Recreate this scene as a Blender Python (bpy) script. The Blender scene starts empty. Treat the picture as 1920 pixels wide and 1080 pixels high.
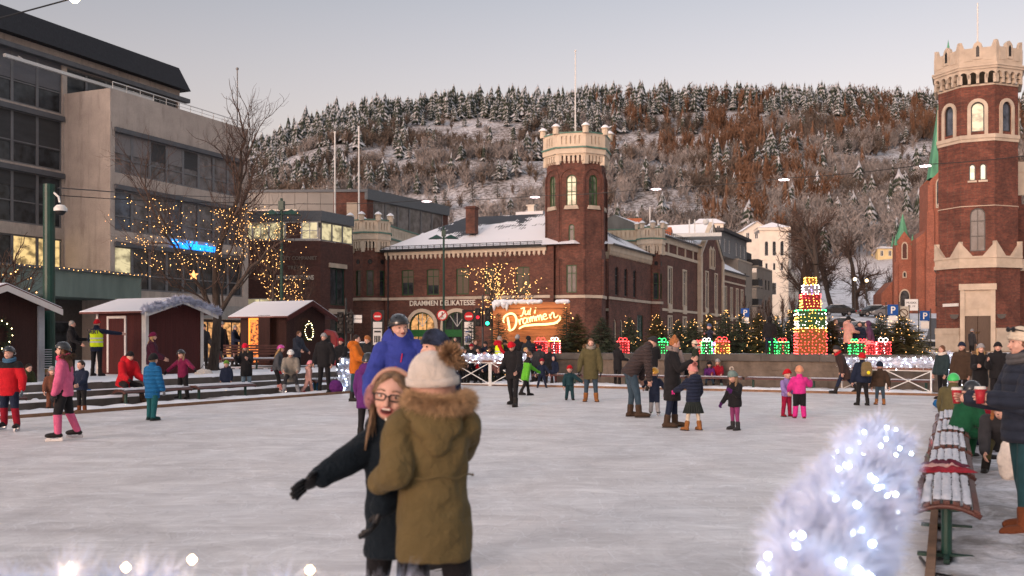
import bpy, bmesh, math, random
import numpy as np
from mathutils import Vector, Matrix, noise
R = math.radians; PI = math.pi
rnd = random.Random(7)
scn = bpy.context.scene
C = scn.collection
# ------------------------------------------------------------------ camera
F = 1867.0; EYE = 1.6; HOR = 638.0
cd = bpy.data.cameras.new('camera'); cam = bpy.data.objects.new('camera', cd); C.objects.link(cam)
cam.location = (0, 0, EYE); cam.rotation_euler = (R(90), 0, 0)
cd.sensor_width = 36; cd.lens = 36*F/1920; cd.shift_y = (HOR-540)/1920
cd.clip_start = .1; cd.clip_end = 6000
cd.dof.use_dof = True; cd.dof.focus_distance = 22; cd.dof.aperture_fstop = 2.5
scn.camera = cam
# ------------------------------------------------------------------ sky, sun, exposure
w = bpy.data.worlds.new('World'); scn.world = w; w.use_nodes = True
nt = w.node_tree; bg = nt.nodes['Background']
sky = nt.nodes.new('ShaderNodeTexSky'); sky.sky_type = 'NISHITA'; sky.sun_disc = False
SUN_EL, SUN_AZ = 5.0, 215.0      # low evening sun far behind the camera, to the left
sky.sun_elevation = R(SUN_EL); sky.sun_rotation = R(SUN_AZ); sky.dust_density = 3.0; sky.ozone_density = 2.0; sky.air_density = 1.2
hs = nt.nodes.new('ShaderNodeHueSaturation'); hs.inputs['Saturation'].default_value = .42
tint = nt.nodes.new('ShaderNodeMix'); tint.data_type = 'RGBA'; tint.blend_type = 'MULTIPLY'; tint.inputs[0].default_value = 1; tint.inputs[7].default_value = (1.065, .97, .95, 1)
nt.links.new(sky.outputs[0], hs.inputs['Color']); nt.links.new(hs.outputs[0], tint.inputs[6]); 
# paler, warmer evening air low above the horizon, all the way round
tg = nt.nodes.new('ShaderNodeTexCoord'); sg = nt.nodes.new('ShaderNodeSeparateXYZ'); rg = nt.nodes.new('ShaderNodeValToRGB'); mg = nt.nodes.new('ShaderNodeMix'); mg.data_type = 'RGBA'; mg.blend_type = 'MULTIPLY'; mg.inputs[0].default_value = 1
nt.links.new(tg.outputs['Generated'], sg.inputs[0]); nt.links.new(sg.outputs[2], rg.inputs[0])
e_ = rg.color_ramp.elements; e_[0].position = .08; e_[0].color = (1.62, 1.33, 1.26, 1); e_[1].position = .36; e_[1].color = (.86, .87, .92, 1); e3 = e_.new(.62); e3.color = (2.15, 2.08, 2.02, 1)
nt.links.new(tint.outputs[2], mg.inputs[6]); nt.links.new(rg.outputs[0], mg.inputs[7]); nt.links.new(mg.outputs[2], bg.inputs[0])
bg.inputs[1].default_value = .15
sl = bpy.data.lights.new('sun', 'SUN'); sl.energy = .42; sl.angle = R(25); sl.color = (1, .80, .64)
so = bpy.data.objects.new('sun', sl); C.objects.link(so)
_az, _el = R(SUN_AZ), R(14)
so.rotation_euler = Vector((math.sin(_az)*math.cos(_el), math.cos(_az)*math.cos(_el), math.sin(_el))).to_track_quat('Z', 'Y').to_euler()
vs = scn.view_settings; vs.view_transform = 'Standard'; vs.look = 'None'; vs.exposure = 1.30; vs.gamma = 1
scn.render.engine = 'CYCLES'
cy = scn.cycles; cy.use_denoising = True; cy.max_bounces = 5; cy.transparent_max_bounces = 6
cy.sample_clamp_indirect = 3; cy.caustics_reflective = False; cy.caustics_refractive = False
# ------------------------------------------------------------------ helpers
def WX(px, Y): return (px-960)*Y/F
def WZ(py, Y): return EYE+(HOR-py)*Y/F
def G(px, py, z=0):
    Y = F*(EYE-z)/(py-HOR); return WX(px, Y), Y
def sm(x, a, b):
    t = min(1, max(0, (x-a)/(b-a))); return t*t*(3-2*t)

def tag(o, label=None, cat=None, group=None, kind=None):
    if label: o['label'] = label
    if cat: o['category'] = cat
    if group: o['group'] = group
    if kind: o['kind'] = kind
    return o
def thing(name, label, cat, loc=(0, 0, 0), rz=0, group=None):
    o = bpy.data.objects.new(name, None); C.objects.link(o); o.empty_display_size = .2
    o.location = loc; o.rotation_euler = (0, 0, rz)
    return tag(o, label, cat, group)
def copy_tree(o, parent=None):
    c = o.copy(); C.objects.link(c)
    if parent: c.parent = parent
    for ch in KIDS.get(o.name, []): 
        copy_tree(ch, c)
    return c
KIDS = {}
def link(o, parent):
    C.objects.link(o)
    if parent:
        o.parent = parent; KIDS.setdefault(parent.name, []).append(o)

class MB:
    def __init__(s): s.v = []; s.f = []; s.m = []; s.M = None; s.mi = 0
    def at(s, x=0, y=0, z=0, rz=0): s.M = Matrix.Translation((x, y, z)) @ Matrix.Rotation(rz, 4, 'Z'); return s
    def mat4(s, M): s.M = M; return s
    def add(s, vs, fs, mi=None):
        n = len(s.v)
        if s.M is not None: vs = [tuple(s.M @ Vector(p)) for p in vs]
        s.v += vs; s.f += [tuple(i+n for i in f) for f in fs]; s.m += [s.mi if mi is None else mi]*len(fs)
    def box(s, x0, x1, y0, y1, z0, z1, mi=None):
        s.add([(x0,y0,z0),(x1,y0,z0),(x1,y1,z0),(x0,y1,z0),(x0,y0,z1),(x1,y0,z1),(x1,y1,z1),(x0,y1,z1)],
              [(0,3,2,1),(4,5,6,7),(0,1,5,4),(1,2,6,5),(2,3,7,6),(3,0,4,7)], mi)
    def prism(s, pts, z0, z1, mi=None, cap=True, top=None):
        n = len(pts); tp = top or pts
        s.add([(x,y,z0) for x,y in pts]+[(x,y,z1) for x,y in tp],
              [(i,(i+1)%n,n+(i+1)%n,n+i) for i in range(n)]+([tuple(range(n))[::-1], tuple(range(n,2*n))] if cap else []), mi)
    def cone(s, pts, z0, apex, mi=None):
        n = len(pts); s.add([(x,y,z0) for x,y in pts]+[apex], [(i,(i+1)%n,n) for i in range(n)], mi)
    def quad(s, a, b, c, d, mi=None): s.add([a,b,c,d], [(0,1,2,3)], mi)
    def ext(s, pts, y0, y1, mi=None):     # polygon in xz extruded along y
        n = len(pts)
        s.add([(x,y0,z) for x,z in pts]+[(x,y1,z) for x,z in pts],
              [(i,(i+1)%n,n+(i+1)%n,n+i) for i in range(n)]+[tuple(range(n))[::-1], tuple(range(n,2*n))], mi)
    def tube(s, pts, rad, n=6, mi=None, cap=True, sc=None):
        pts = [Vector(p) for p in pts]
        if not hasattr(rad, '__len__'): rad = [rad]*len(pts)
        vs = []; fs = []; ref = None
        for i, p in enumerate(pts):
            d = (pts[min(i+1,len(pts)-1)]-pts[max(i-1,0)])
            if d.length < 1e-9: d = Vector((0,0,1))
            d.normalize()
            if ref is None: ref = d.orthogonal().normalized()
            else: ref = (ref-d*ref.dot(d)).normalized()
            b = d.cross(ref)
            for k in range(n):
                a = 2*PI*k/n; vs.append(tuple(p+(ref*math.cos(a)+b*math.sin(a))*rad[i]))
        for i in range(len(pts)-1):
            for k in range(n): fs.append((i*n+k, i*n+(k+1)%n, (i+1)*n+(k+1)%n, (i+1)*n+k))
        if cap: fs += [tuple(range(n))[::-1], tuple(range((len(pts)-1)*n, len(pts)*n))]
        s.add(vs, fs, mi)
    def bar(s, a, b, r, n=4, mi=None): s.tube([a, b], r, n, mi)
    def lathe(s, prof, n=12, c=(0,0,0), mi=None):
        vs = []; fs = []
        for r, z in prof:
            for k in range(n): vs.append((c[0]+r*math.cos(2*PI*k/n), c[1]+r*math.sin(2*PI*k/n), c[2]+z))
        for i in range(len(prof)-1):
            for k in range(n): fs.append((i*n+k, i*n+(k+1)%n, (i+1)*n+(k+1)%n, (i+1)*n+k))
        s.add(vs, fs, mi)
    def ball(s, c, r, n=8, m=6, mi=None, rot=None):
        if not hasattr(r, '__len__'): r = (r, r, r)
        vs = [];
        for i in range(m+1):
            t = PI*i/m
            for k in range(n):
                a = 2*PI*k/n; p = Vector((math.sin(t)*math.cos(a)*r[0], math.sin(t)*math.sin(a)*r[1], math.cos(t)*r[2]))
                if rot is not None: p = rot @ p
                vs.append((c[0]+p.x, c[1]+p.y, c[2]+p.z))
        fs = [(i*n+k, (i+1)*n+k, (i+1)*n+(k+1)%n, i*n+(k+1)%n) for i in range(m) for k in range(n)]
        s.add(vs, fs, mi)
    def octa(s, c, r, mi=None):
        x, y, z = c
        s.add([(x+r,y,z),(x,y+r,z),(x-r,y,z),(x,y-r,z),(x,y,z+r),(x,y,z-r)],
              [(0,1,4),(1,2,4),(2,3,4),(3,0,4),(1,0,5),(2,1,5),(3,2,5),(0,3,5)], mi)
    def wall(s, L, z0, z1, ops=(), dep=.2, mi=None, y=0, x0=0, rmi=None):
        """wall in plane y, from x0 to L, outward -y; ops = (xa, xb, za, zb, arch)"""
        if rmi is None: rmi = mi
        xs = sorted({x0, L, *[o[0] for o in ops], *[o[1] for o in ops]}); zs = sorted({z0, z1, *[o[2] for o in ops], *[o[3] for o in ops]})
        for i in range(len(xs)-1):
            for j in range(len(zs)-1):
                cx, cz = (xs[i]+xs[i+1])/2, (zs[j]+zs[j+1])/2
                if any(o[0] < cx < o[1] and o[2] < cz < o[3] for o in ops): continue
                s.quad((xs[i],y,zs[j]),(xs[i+1],y,zs[j]),(xs[i+1],y,zs[j+1]),(xs[i],y,zs[j+1]), mi)
        for o in ops:
            a, b, c, d = o[:4]; arch = len(o) > 4 and o[4]
            if arch:
                r = (b-a)/2; cx = (a+b)/2; zc = d-r*arch; N = 8
                arc = [(cx-r*math.cos(PI*k/N), zc+r*arch*math.sin(PI*k/N)) for k in range(N+1)]
                for k in range(N):
                    (xa, za), (xb, zb) = arc[k], arc[k+1]
                    s.quad((xa,y,za),(xb,y,zb),(xb,y,d),(xa,y,d), mi)
                    s.quad((xa,y,za),(xa,y+dep,za),(xb,y+dep,zb),(xb,y,zb), rmi)
                d2 = zc
            else:
                d2 = d; s.quad((a,y,d),(a,y+dep,d),(b,y+dep,d),(b,y,d), rmi)
            s.quad((a,y,c),(b,y,c),(b,y+dep,c),(a,y+dep,c), rmi)
            s.quad((a,y,c),(a,y+dep,c),(a,y+dep,d2),(a,y,d2), rmi)
            s.quad((b,y,c),(b,y,d2),(b,y+dep,d2),(b,y+dep,c), rmi)
    def build(s, name, mats, parent=None, smooth=False, label=None, cat=None, group=None, kind=None, world=False, bevel=0):
        if world and parent is not None:
            o = Matrix.Translation(parent.location) @ parent.rotation_euler.to_matrix().to_4x4(); inv = o.inverted()
            s.v = [tuple(inv @ Vector(p)) for p in s.v]
        me = bpy.data.meshes.new(name); me.from_pydata(s.v, [], s.f)
        if not isinstance(mats, (list, tuple)): mats = [mats]
        for m in mats: me.materials.append(m)
        if len(mats) > 1: me.polygons.foreach_set('material_index', s.m)
        if smooth: me.polygons.foreach_set('use_smooth', [True]*len(me.polygons))
        me.update()
        ob = bpy.data.objects.new(name, me); link(ob, parent)
        if bevel:
            bm = ob.modifiers.new('b', 'BEVEL'); bm.width = bevel; bm.segments = 2
        return tag(ob, label, cat, group, kind)
def mesh_np(name, V, Fc, mats, parent=None, mi=None, smooth=False, **kw):
    """V (n,3), Fc (m,k) numpy, all faces the same size"""
    V = np.asarray(V, dtype=np.float32); Fc = np.asarray(Fc, dtype=np.int32)
    me = bpy.data.meshes.new(name); me.vertices.add(len(V)); me.vertices.foreach_set('co', V.ravel())
    k = Fc.shape[1]; me.loops.add(Fc.size); me.loops.foreach_set('vertex_index', Fc.ravel())
    me.polygons.add(len(Fc)); me.polygons.foreach_set('loop_start', np.arange(0, Fc.size, k, dtype=np.int32))
    if not isinstance(mats, (list, tuple)): mats = [mats]
    for m in mats: me.materials.append(m)
    if mi is not None: me.polygons.foreach_set('material_index', np.asarray(mi, dtype=np.int32))
    if smooth: me.polygons.foreach_set('use_smooth', np.ones(len(Fc), dtype=bool))
    me.update(calc_edges=True)
    ob = bpy.data.objects.new(name, me); link(ob, parent)
    return tag(ob, **kw)
# ------------------------------------------------------------------ materials
MATS = {}
class N:
    """tiny node helper"""
    def __init__(s, m): s.t = m.node_tree; s.b = s.t.nodes.get('Principled BSDF')
    def n(s, typ, **kw):
        nd = s.t.nodes.new('ShaderNode'+typ)
        for k, v in kw.items():
            if k.startswith('i_'): nd.inputs[k[2:].replace('_', ' ')].default_value = v
            else: setattr(nd, k, v)
        return nd
    def l(s, a, b): s.t.links.new(a, b)
    def coords(s, obj=True, scale=(1,1,1), rot=(0,0,0)):
        tc = s.n('TexCoord'); mp = s.n('Mapping'); mp.inputs['Scale'].default_value = scale; mp.inputs['Rotation'].default_value = rot
        s.l(tc.outputs['Object'], mp.inputs[0]); return mp.outputs[0]
    def noise(s, co, scale, detail=4, rough=.6, dist=0):
        nd = s.n('TexNoise'); nd.inputs['Scale'].default_value = scale; nd.inputs['Detail'].default_value = detail
        nd.inputs['Roughness'].default_value = rough; nd.inputs['Distortion'].default_value = dist; s.l(co, nd.inputs['Vector']); return nd.outputs['Fac']
    def ramp(s, f, stops):
        r = s.n('ValToRGB'); e = r.color_ramp.elements
        while len(e) < len(stops): e.new(.5)
        for i, (p, c) in enumerate(stops):
            e[i].position = p; e[i].color = (*c, 1) if len(c) == 3 else c
        s.l(f, r.inputs[0]); return r.outputs[0]
    def mix(s, f, a, b, mode='MIX'):
        m = s.n('Mix', data_type='RGBA', blend_type=mode)
        for v, i in ((f, 0), (a, 6), (b, 7)):
            if isinstance(v, (int, float)): m.inputs[i].default_value = v
            elif isinstance(v, tuple): m.inputs[i].default_value = (*v, 1)
            else: s.l(v, m.inputs[i])
        return m.outputs[2]
    def bump(s, h, strength=.3, dist=.05):
        b = s.n('Bump'); b.inputs['Strength'].default_value = strength; b.inputs['Distance'].default_value = dist
        s.l(h, b.inputs['Height']); s.l(b.outputs[0], s.b.inputs['Normal'])
def newmat(name):
    m = bpy.data.materials.new(name); m.use_nodes = True; MATS[name] = m; return m, N(m)
def pm(name, c, rough=.7, var=.25, sc=8, bump=0, bsc=None, metal=0, coat=0, spec=.3, scale=(1,1,1), detail=4, sheen=0):
    if name in MATS: return MATS[name]
    m, n = newmat(name); co = n.coords(scale=scale)
    f = n.noise(co, sc, detail)
    a = tuple(x*(1-var) for x in c); b = tuple(min(1, x*(1+var)) for x in c)
    n.l(n.ramp(f, [(.3, a), (.7, b)]), n.b.inputs['Base Color'])
    n.b.inputs['Roughness'].default_value = rough; n.b.inputs['Metallic'].default_value = metal
    n.b.inputs['Specular IOR Level'].default_value = spec
    if coat: n.b.inputs['Coat Weight'].default_value = coat
    if sheen: n.b.inputs['Sheen Weight'].default_value = sheen
    if bump: n.bump(n.noise(co, bsc or sc*3, 5), bump, .03)
    return m
def em(name, c, s, sample=False):
    if name in MATS: return MATS[name]
    m, n = newmat(name); n.b.inputs['Base Color'].default_value = (*[x*.5 for x in c], 1)
    n.b.inputs['Emission Color'].default_value = (*c, 1); n.b.inputs['Emission Strength'].default_value = s
    if not sample: m.cycles.emission_sampling = 'NONE'
    return m
def brickmat(name, c1, c2, mortar, k=.6, var=.5):
    m, n = newmat(name); tc = n.n('TexCoord'); sp = n.n('SeparateXYZ'); n.l(tc.outputs['Object'], sp.inputs[0])
    a = n.n('Math', operation='MULTIPLY_ADD'); n.l(sp.outputs[1], a.inputs[0]); a.inputs[1].default_value = k; n.l(sp.outputs[0], a.inputs[2])
    cb = n.n('CombineXYZ'); n.l(a.outputs[0], cb.inputs[0]); n.l(sp.outputs[2], cb.inputs[1])
    b = n.n('TexBrick'); n.l(cb.outputs[0], b.inputs['Vector']); b.inputs['Scale'].default_value = 1
    b.inputs['Brick Width'].default_value = .26; b.inputs['Row Height'].default_value = .09; b.inputs['Mortar Size'].default_value = .008
    b.inputs['Color1'].default_value = (*c1, 1); b.inputs['Color2'].default_value = (*c2, 1); b.inputs['Mortar'].default_value = (*mortar, 1)
    f1 = n.noise(tc.outputs['Object'], .5, 8, .72, .8); f2 = n.noise(tc.outputs['Object'], 5, 4, .7)
    s1 = n.ramp(f1, [(.3, (1-var*.6,)*3), (.7, (1.0+var*.25,)*3)]); s2 = n.ramp(f2, [(.3, (.72,.70,.70)), (.7, (1.22,1.2,1.18))])
    c = n.mix(1.0, b.outputs['Color'], s1, 'MULTIPLY'); c = n.mix(1.0, c, s2, 'MULTIPLY')
    n.l(c, n.b.inputs['Base Color']); n.b.inputs['Roughness'].default_value = .9; n.bump(b.outputs['Fac'], -.3, .01)
    return m
def snowtop(name, base, snow=(.78,.79,.82), thr=.35, sc=3, soft=.12, rough=.8, amount=.5, var=.3):
    """a surface that carries snow on its upward faces, in patches"""
    m, n = newmat(name); ge = n.n('NewGeometry'); sp = n.n('SeparateXYZ'); n.l(ge.outputs['Normal'], sp.inputs[0])
    tc = n.n('TexCoord'); f = n.noise(tc.outputs['Object'], sc, 5)
    a = n.n('Math', operation='MULTIPLY_ADD'); n.l(f, a.inputs[0]); a.inputs[1].default_value = 1.6*(1-amount)+.2; n.l(sp.outputs[2], a.inputs[2])
    mk = n.ramp(a.outputs[0], [(thr, (0,0,0)), (min(1, thr+soft), (1,1,1))]) if False else None
    mr = n.n('MapRange'); n.l(a.outputs[0], mr.inputs[0]); mr.inputs[1].default_value = thr+.8*(1-amount)+.1; mr.inputs[2].default_value = thr+.8*(1-amount)+.1+soft
    f2 = n.noise(tc.outputs['Object'], sc*2.3, 4)
    bc = n.ramp(f2, [(.3, tuple(x*(1-var) for x in base)), (.7, tuple(x*(1+var) for x in base))])
    n.l(n.mix(mr.outputs[0], bc, snow), n.b.inputs['Base Color']); n.b.inputs['Roughness'].default_value = rough
    return m
def glassmat(name, c=(.03,.035,.04), rough=.2, spec=.28):
    if name in MATS: return MATS[name]
    m, n = newmat(name); co = n.coords()
    f = n.noise(co, 1.3, 3); n.l(n.ramp(f, [(.35, tuple(x*.5 for x in c)), (.65, tuple(x*1.8 for x in c))]), n.b.inputs['Base Color'])
    n.b.inputs['Roughness'].default_value = rough; n.b.inputs['Specular IOR Level'].default_value = spec
    n.bump(n.noise(co, .8, 2), .04, .05)
    return m
def litmat(name, c, s, sc=1.5, dark=.25):
    """interior seen lit through a window: uneven warm light"""
    if name in MATS: return MATS[name]
    m, n = newmat(name); co = n.coords(scale=(1,1,1.6)); f = n.noise(co, sc, 3, .5)
    col = n.ramp(f, [(.38, tuple(x*dark for x in c)), (.56, c)])
    n.l(col, n.b.inputs['Emission Color']); n.b.inputs['Emission Strength'].default_value = s
    n.b.inputs['Base Color'].default_value = (.05,.04,.03,1); n.b.inputs['Roughness'].default_value = .2
    m.cycles.emission_sampling = 'NONE'
    return m
BRICK = brickmat('brick_red', (.175,.060,.040), (.105,.040,.029), (.14,.10,.08), var=.95)
BRICKD = brickmat('brick_dark', (.105,.040,.030), (.075,.030,.024), (.07,.05,.045))
BRICKR = brickmat('brick_tower', (.20,.060,.038), (.115,.038,.027), (.12,.08,.062), var=1.1)
BRICKC = brickmat('brick_church', (.33,.105,.065), (.27,.09,.055), (.24,.14,.10))
CREAM = pm('cream_stone', (.58,.49,.38), .8, .12, 1.5, .2)
CREAM2 = pm('cream_stone_grey', (.46,.39,.31), .85, .18, 1.2, .2)
WHITEP = pm('white_plaster', (.70,.64,.55), .8, .08, .8)
COPPER = pm('copper_green', (.10,.20,.16), .6, .3, 1.5)
COPPERB = pm('copper_bright', (.09,.28,.17), .6, .35, 1.0, scale=(1,1,.2))
SNOW = pm('snow', (.80,.81,.84), .75, .05, 2, .35, 9)
SLATE = pm('dark_slate', (.035,.035,.04), .6, .3, 4, .3)
ROOFS = None
GLASS = glassmat('window_glass'); GLASSB = glassmat('window_glass_blue', (.06,.075,.10))
BLIND = pm('brown_blind', (.13,.10,.075), .8, .1, 3, scale=(1,1,12))
GREENF = pm('green_window_frame', (.03,.075,.03), .5, .2, 3)
DARKM = pm('dark_metal', (.03,.033,.035), .4, .2, 6)
GREENP = pm('green_lamp_metal', (.012,.045,.035), .4, .2, 6)
WHITEM = pm('white_metal', (.62,.62,.60), .45, .08, 6)
BLACK = pm('black_plastic', (.012,.012,.013), .4, .2, 10)
def blades_np(P, D, w, rs):
    """triangles from points P along vectors D with base half width w"""
    P = np.asarray(P); D = np.asarray(D); S = np.cross(D, rs.normal(size=D.shape)); S /= (np.linalg.norm(S, axis=1, keepdims=True)+1e-9); S *= np.asarray(w).reshape(-1, 1) if hasattr(w, '__len__') else w
    V = np.stack([P-S, P+S, P+D], 1).reshape(-1, 3); return V, np.arange(len(V)).reshape(-1, 3)
def octas_np(P, r):
    P = np.asarray(P); o = np.array([(1,0,0),(0,1,0),(-1,0,0),(0,-1,0),(0,0,1),(0,0,-1)], float); r = np.broadcast_to(np.asarray(r, float), (len(P),))
    V = (P[:,None,:]+o[None]*r[:,None,None]).reshape(-1, 3); f = np.array([(0,1,4),(1,2,4),(2,3,4),(3,0,4),(1,0,5),(2,1,5),(3,2,5),(0,3,5)])
    return V, (f[None]+6*np.arange(len(P))[:,None,None]).reshape(-1, 3)
def bulbs(name, P, r, mat, parent, **kw):
    V, Fq = octas_np(P, r)
    if len(P) > 100: kw['kind'] = 'stuff'
    return mesh_np(name, V, Fq, mat, parent, **kw)
# ------------------------------------------------------------------ terrain, ice, square
def ridge(px):
    xs = [-800,-100,250,400,470,540,640,760,1080,1300,1450,1750,1950,2700]
    ys = [520,470,400,330,300,262,226,216,205,200,196,208,214,300]
    return float(np.interp(px, xs, ys))
YR0, YR1 = 250., 640.
def T(x, y):
    if y <= 60: return 0.0
    px = 960+F*x/y; a = sm(px, 1330, 1560)
    z = a*5.6*sm(y, 66, 150)+(1-a)*2.0*sm(y, 90, 200)+a*11*sm(y, 165, 250)
    if y > YR0:
        s = min(1, (y-YR0)/(YR1-YR0)); top = (HOR-ridge(px))*YR1/F+EYE-z
        prof = .9*s+.1*s*s+.035*math.sin(s*9+px*.004)*(1-s)
        nz = noise.noise(Vector((x*.012, y*.012, 0)))*9+noise.noise(Vector((x*.04, y*.04, 3)))*3
        k = sm(s, 0, .15)
        z += top*prof+nz*k*(1-.75*sm(s, .8, 1))
        if y > YR1: z -= (y-YR1)*.02
    return z
rows = list(np.arange(-60, 66, 6.))+list(np.arange(66, 250, 7.))+list(np.arange(250, 700, 5.))+[720,760,850,1000,1300,1800,2600]
nt_ = 240; V = []; 
for y in rows:
    Wd = 70+max(0, y)*.85
    for k in range(nt_+1):
        x = (2*k/nt_-1)*Wd; V.append((x, y, T(x, y)-.03))
idx = np.arange(len(rows)*(nt_+1)).reshape(len(rows), nt_+1)
Fc = np.stack([idx[:-1,:-1], idx[:-1,1:], idx[1:,1:], idx[1:,:-1]], -1).reshape(-1, 4)
m, n = newmat('ground_mix'); co = n.coords()
f1 = n.noise(co, .035, 8, .68); f2 = n.noise(co, .6, 6, .7); f3 = n.noise(co, 4, 5, .7)
snow_c = n.ramp(f3, [(.3, (.42,.42,.45)), (.65, (.74,.75,.79))]); rock = n.ramp(f2, [(.3, (.035,.028,.022)), (.7, (.16,.12,.09))])
ge = n.n('NewGeometry'); sp = n.n('SeparateXYZ'); n.l(ge.outputs['Position'], sp.inputs[0])
hill = n.n('MapRange'); n.l(sp.outputs[1], hill.inputs[0]); hill.inputs[1].default_value = 240; hill.inputs[2].default_value = 300
patch = n.ramp(f1, [(.44, (1,1,1)), (.58, (0,0,0))]); patch2 = n.ramp(f2, [(.42, (1,1,1)), (.6, (0,0,0))])
hc = n.mix(n.mix(.6, patch, patch2), snow_c, rock)
n.l(n.mix(hill.outputs[0], n.mix(n.ramp(f2, [(.50, (0,0,0)), (.66, (1,1,1))]), snow_c, (.14,.135,.135)), hc), n.b.inputs['Base Color'])
n.b.inputs['Roughness'].default_value = .85; n.bump(f3, .5, .1); GROUND = m
mesh_np('ground', V, Fc, GROUND, smooth=True, kind='structure')
# ice
m, n = newmat('rink_ice'); tc = n.n('TexCoord')
mp = n.n('Mapping'); mp.inputs['Rotation'].default_value = (0,0,R(-22)); mp.inputs['Scale'].default_value = (.35,2.6,1); n.l(tc.outputs['Object'], mp.inputs[0])
fa = n.noise(mp.outputs[0], 2.2, 9, .72, .6); fb = n.noise(tc.outputs['Object'], .22, 5, .6); fc = n.noise(tc.outputs['Object'], 14, 6, .75)
c = n.ramp(fa, [(.25, (.52,.51,.52)), (.75, (.88,.87,.87))])
c = n.mix(n.ramp(fb, [(.35, (0,0,0)), (.65, (1,1,1))]), c, n.mix(.40, c, (.60,.52,.47)))
c = n.mix(n.ramp(fc, [(.55, (0,0,0)), (.72, (.35,.35,.35))]), c, (.84,.84,.86))
vo = n.n('TexVoronoi', feature='DISTANCE_TO_EDGE'); mp2 = n.n('Mapping'); mp2.inputs['Scale'].default_value = (.9,.35,1); mp2.inputs['Rotation'].default_value = (0,0,R(35))
nz = n.n('TexNoise'); nz.inputs['Scale'].default_value = .8; n.l(tc.outputs['Object'], nz.inputs['Vector'])
av = n.n('VectorMath', operation='MULTIPLY_ADD'); n.l(nz.outputs['Color'], av.inputs[0]); av.inputs[1].default_value = (3,3,3); n.l(tc.outputs['Object'], av.inputs[2])
n.l(av.outputs[0], mp2.inputs[0]); n.l(mp2.outputs[0], vo.inputs['Vector']); vo.inputs['Scale'].default_value = 1.3
scr = n.ramp(vo.outputs['Distance'], [(0, (.5,.5,.5)), (.012, (0,0,0))])
c = n.mix(scr, c, (.86,.86,.88))
for sc_, rt_, wd_, st_ in ((2.1, 70, .018, .45), (3.3, -15, .022, .40), (1.0, 12, .008, .55)):
    vq = n.n('TexVoronoi', feature='DISTANCE_TO_EDGE'); mq = n.n('Mapping'); mq.inputs['Scale'].default_value = (1.6,.28,1); mq.inputs['Rotation'].default_value = (0,0,R(rt_)); n.l(av.outputs[0], mq.inputs[0]); n.l(mq.outputs[0], vq.inputs['Vector']); vq.inputs['Scale'].default_value = sc_
    c = n.mix(n.ramp(vq.outputs['Distance'], [(0, (st_,)*3), (wd_, (0,0,0))]), c, (.90,.90,.92) if sc_ != 3.3 else (.42,.41,.42))
fd = n.noise(tc.outputs['Object'], 1.1, 7, .7, 1.0)
c = n.mix(1.0, c, n.ramp(fd, [(.30, (.74,.725,.72)), (.70, (1.12,1.12,1.12))]), 'MULTIPLY')
n.l(c, n.b.inputs['Base Color']); n.b.inputs['Specular IOR Level'].default_value = .35
n.l(n.ramp(fa, [(.3, (.36,)*3), (.7, (.62,)*3)]), n.b.inputs['Roughness'])
mx = n.n('Math', operation='MULTIPLY_ADD'); n.l(fc, mx.inputs[0]); mx.inputs[1].default_value = .6; n.l(fa, mx.inputs[2])
n.bump(mx.outputs[0], .5, .02); ICE = m
RFL, RFR, RNR, RNL = Vector((-1.9,35.6,0)), Vector((12.3,28.5,0)), Vector((.62,1.75,0)), Vector((-20.5,1.2,0))
mb = MB(); mb.quad(tuple(RNL), tuple(RNR), tuple(RFR), tuple(RFL)); mb.build('ice_rink', ICE, kind='structure')
# snowy rim boards of the rink
WOODB = pm('rim_board', (.20,.115,.07), .8, .3, 4, .3)
m, n = newmat('footworn_snow'); co = n.coords(); f = n.noise(co, 1.4, 8, .72, .6); g = n.noise(co, 9, 6, .75)
c = n.mix(n.ramp(f, [(.44, (0,0,0)), (.60, (1,1,1))]), (.66,.66,.70), (.27,.255,.25)); c = n.mix(1, c, n.ramp(g, [(.3, (.72,)*3), (.7, (1.15,)*3)]), 'MULTIPLY')
n.l(c, n.b.inputs['Base Color']); n.b.inputs['Roughness'].default_value = .8; n.bump(g, .9, .05); SNOWR = m
SNOWD = snowtop('trodden_snow', (.30,.27,.25), thr=.45, sc=2.2, amount=.62)
def lump_strip(name, a, b, w, h, seed, mat, nx=120, ny=10, z0=0, label=None, cat=None, kind=None, parent=None, sag=0):
    """a lumpy bank of snow from a to b, w wide to the left of a>b"""
    a = Vector(a); b = Vector(b); d = (b-a); nrm = Vector((-d.y, d.x, 0)).normalized(); V = []
    for i in range(nx+1):
        for j in range(ny+1):
            u, v = i/nx, j/ny; e = math.sin(PI*v)**.5*min(1, 20*u, 20*(1-u))
            p = a+d*u+nrm*(v*w)
            ww = noise.noise(Vector((p.x*1.7+seed, p.y*1.7, 0)))*.5+noise.noise(Vector((p.x*6+seed, p.y*6, 0)))*.3
            q = p+nrm*(noise.noise(Vector((p.x*2.5, p.y*2.5, seed+5)))*w*.25*(1 if v in (0, 1) else 0))
            V.append((q.x, q.y, z0+a.z+(b.z-a.z)*u+h*e*(.6+ww) if 0 < v < 1 else z0+a.z+(b.z-a.z)*u-.01))
    idx = np.arange((nx+1)*(ny+1)).reshape(nx+1, ny+1)
    Fq = np.stack([idx[:-1,:-1], idx[1:,:-1], idx[1:,1:], idx[:-1,1:]], -1).reshape(-1, 4)
    return mesh_np(name, V, Fq, mat, parent, smooth=True, label=label, cat=cat, kind=kind)
dL = (RFL-RNL).normalized(); nL = Vector((-dL.y, dL.x, 0)); dF = (RFR-RFL).normalized(); nF = Vector((-dF.y, dF.x, 0)); dR = (RFR-RNR).normalized(); nR = Vector((dR.y, -dR.x, 0))
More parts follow.
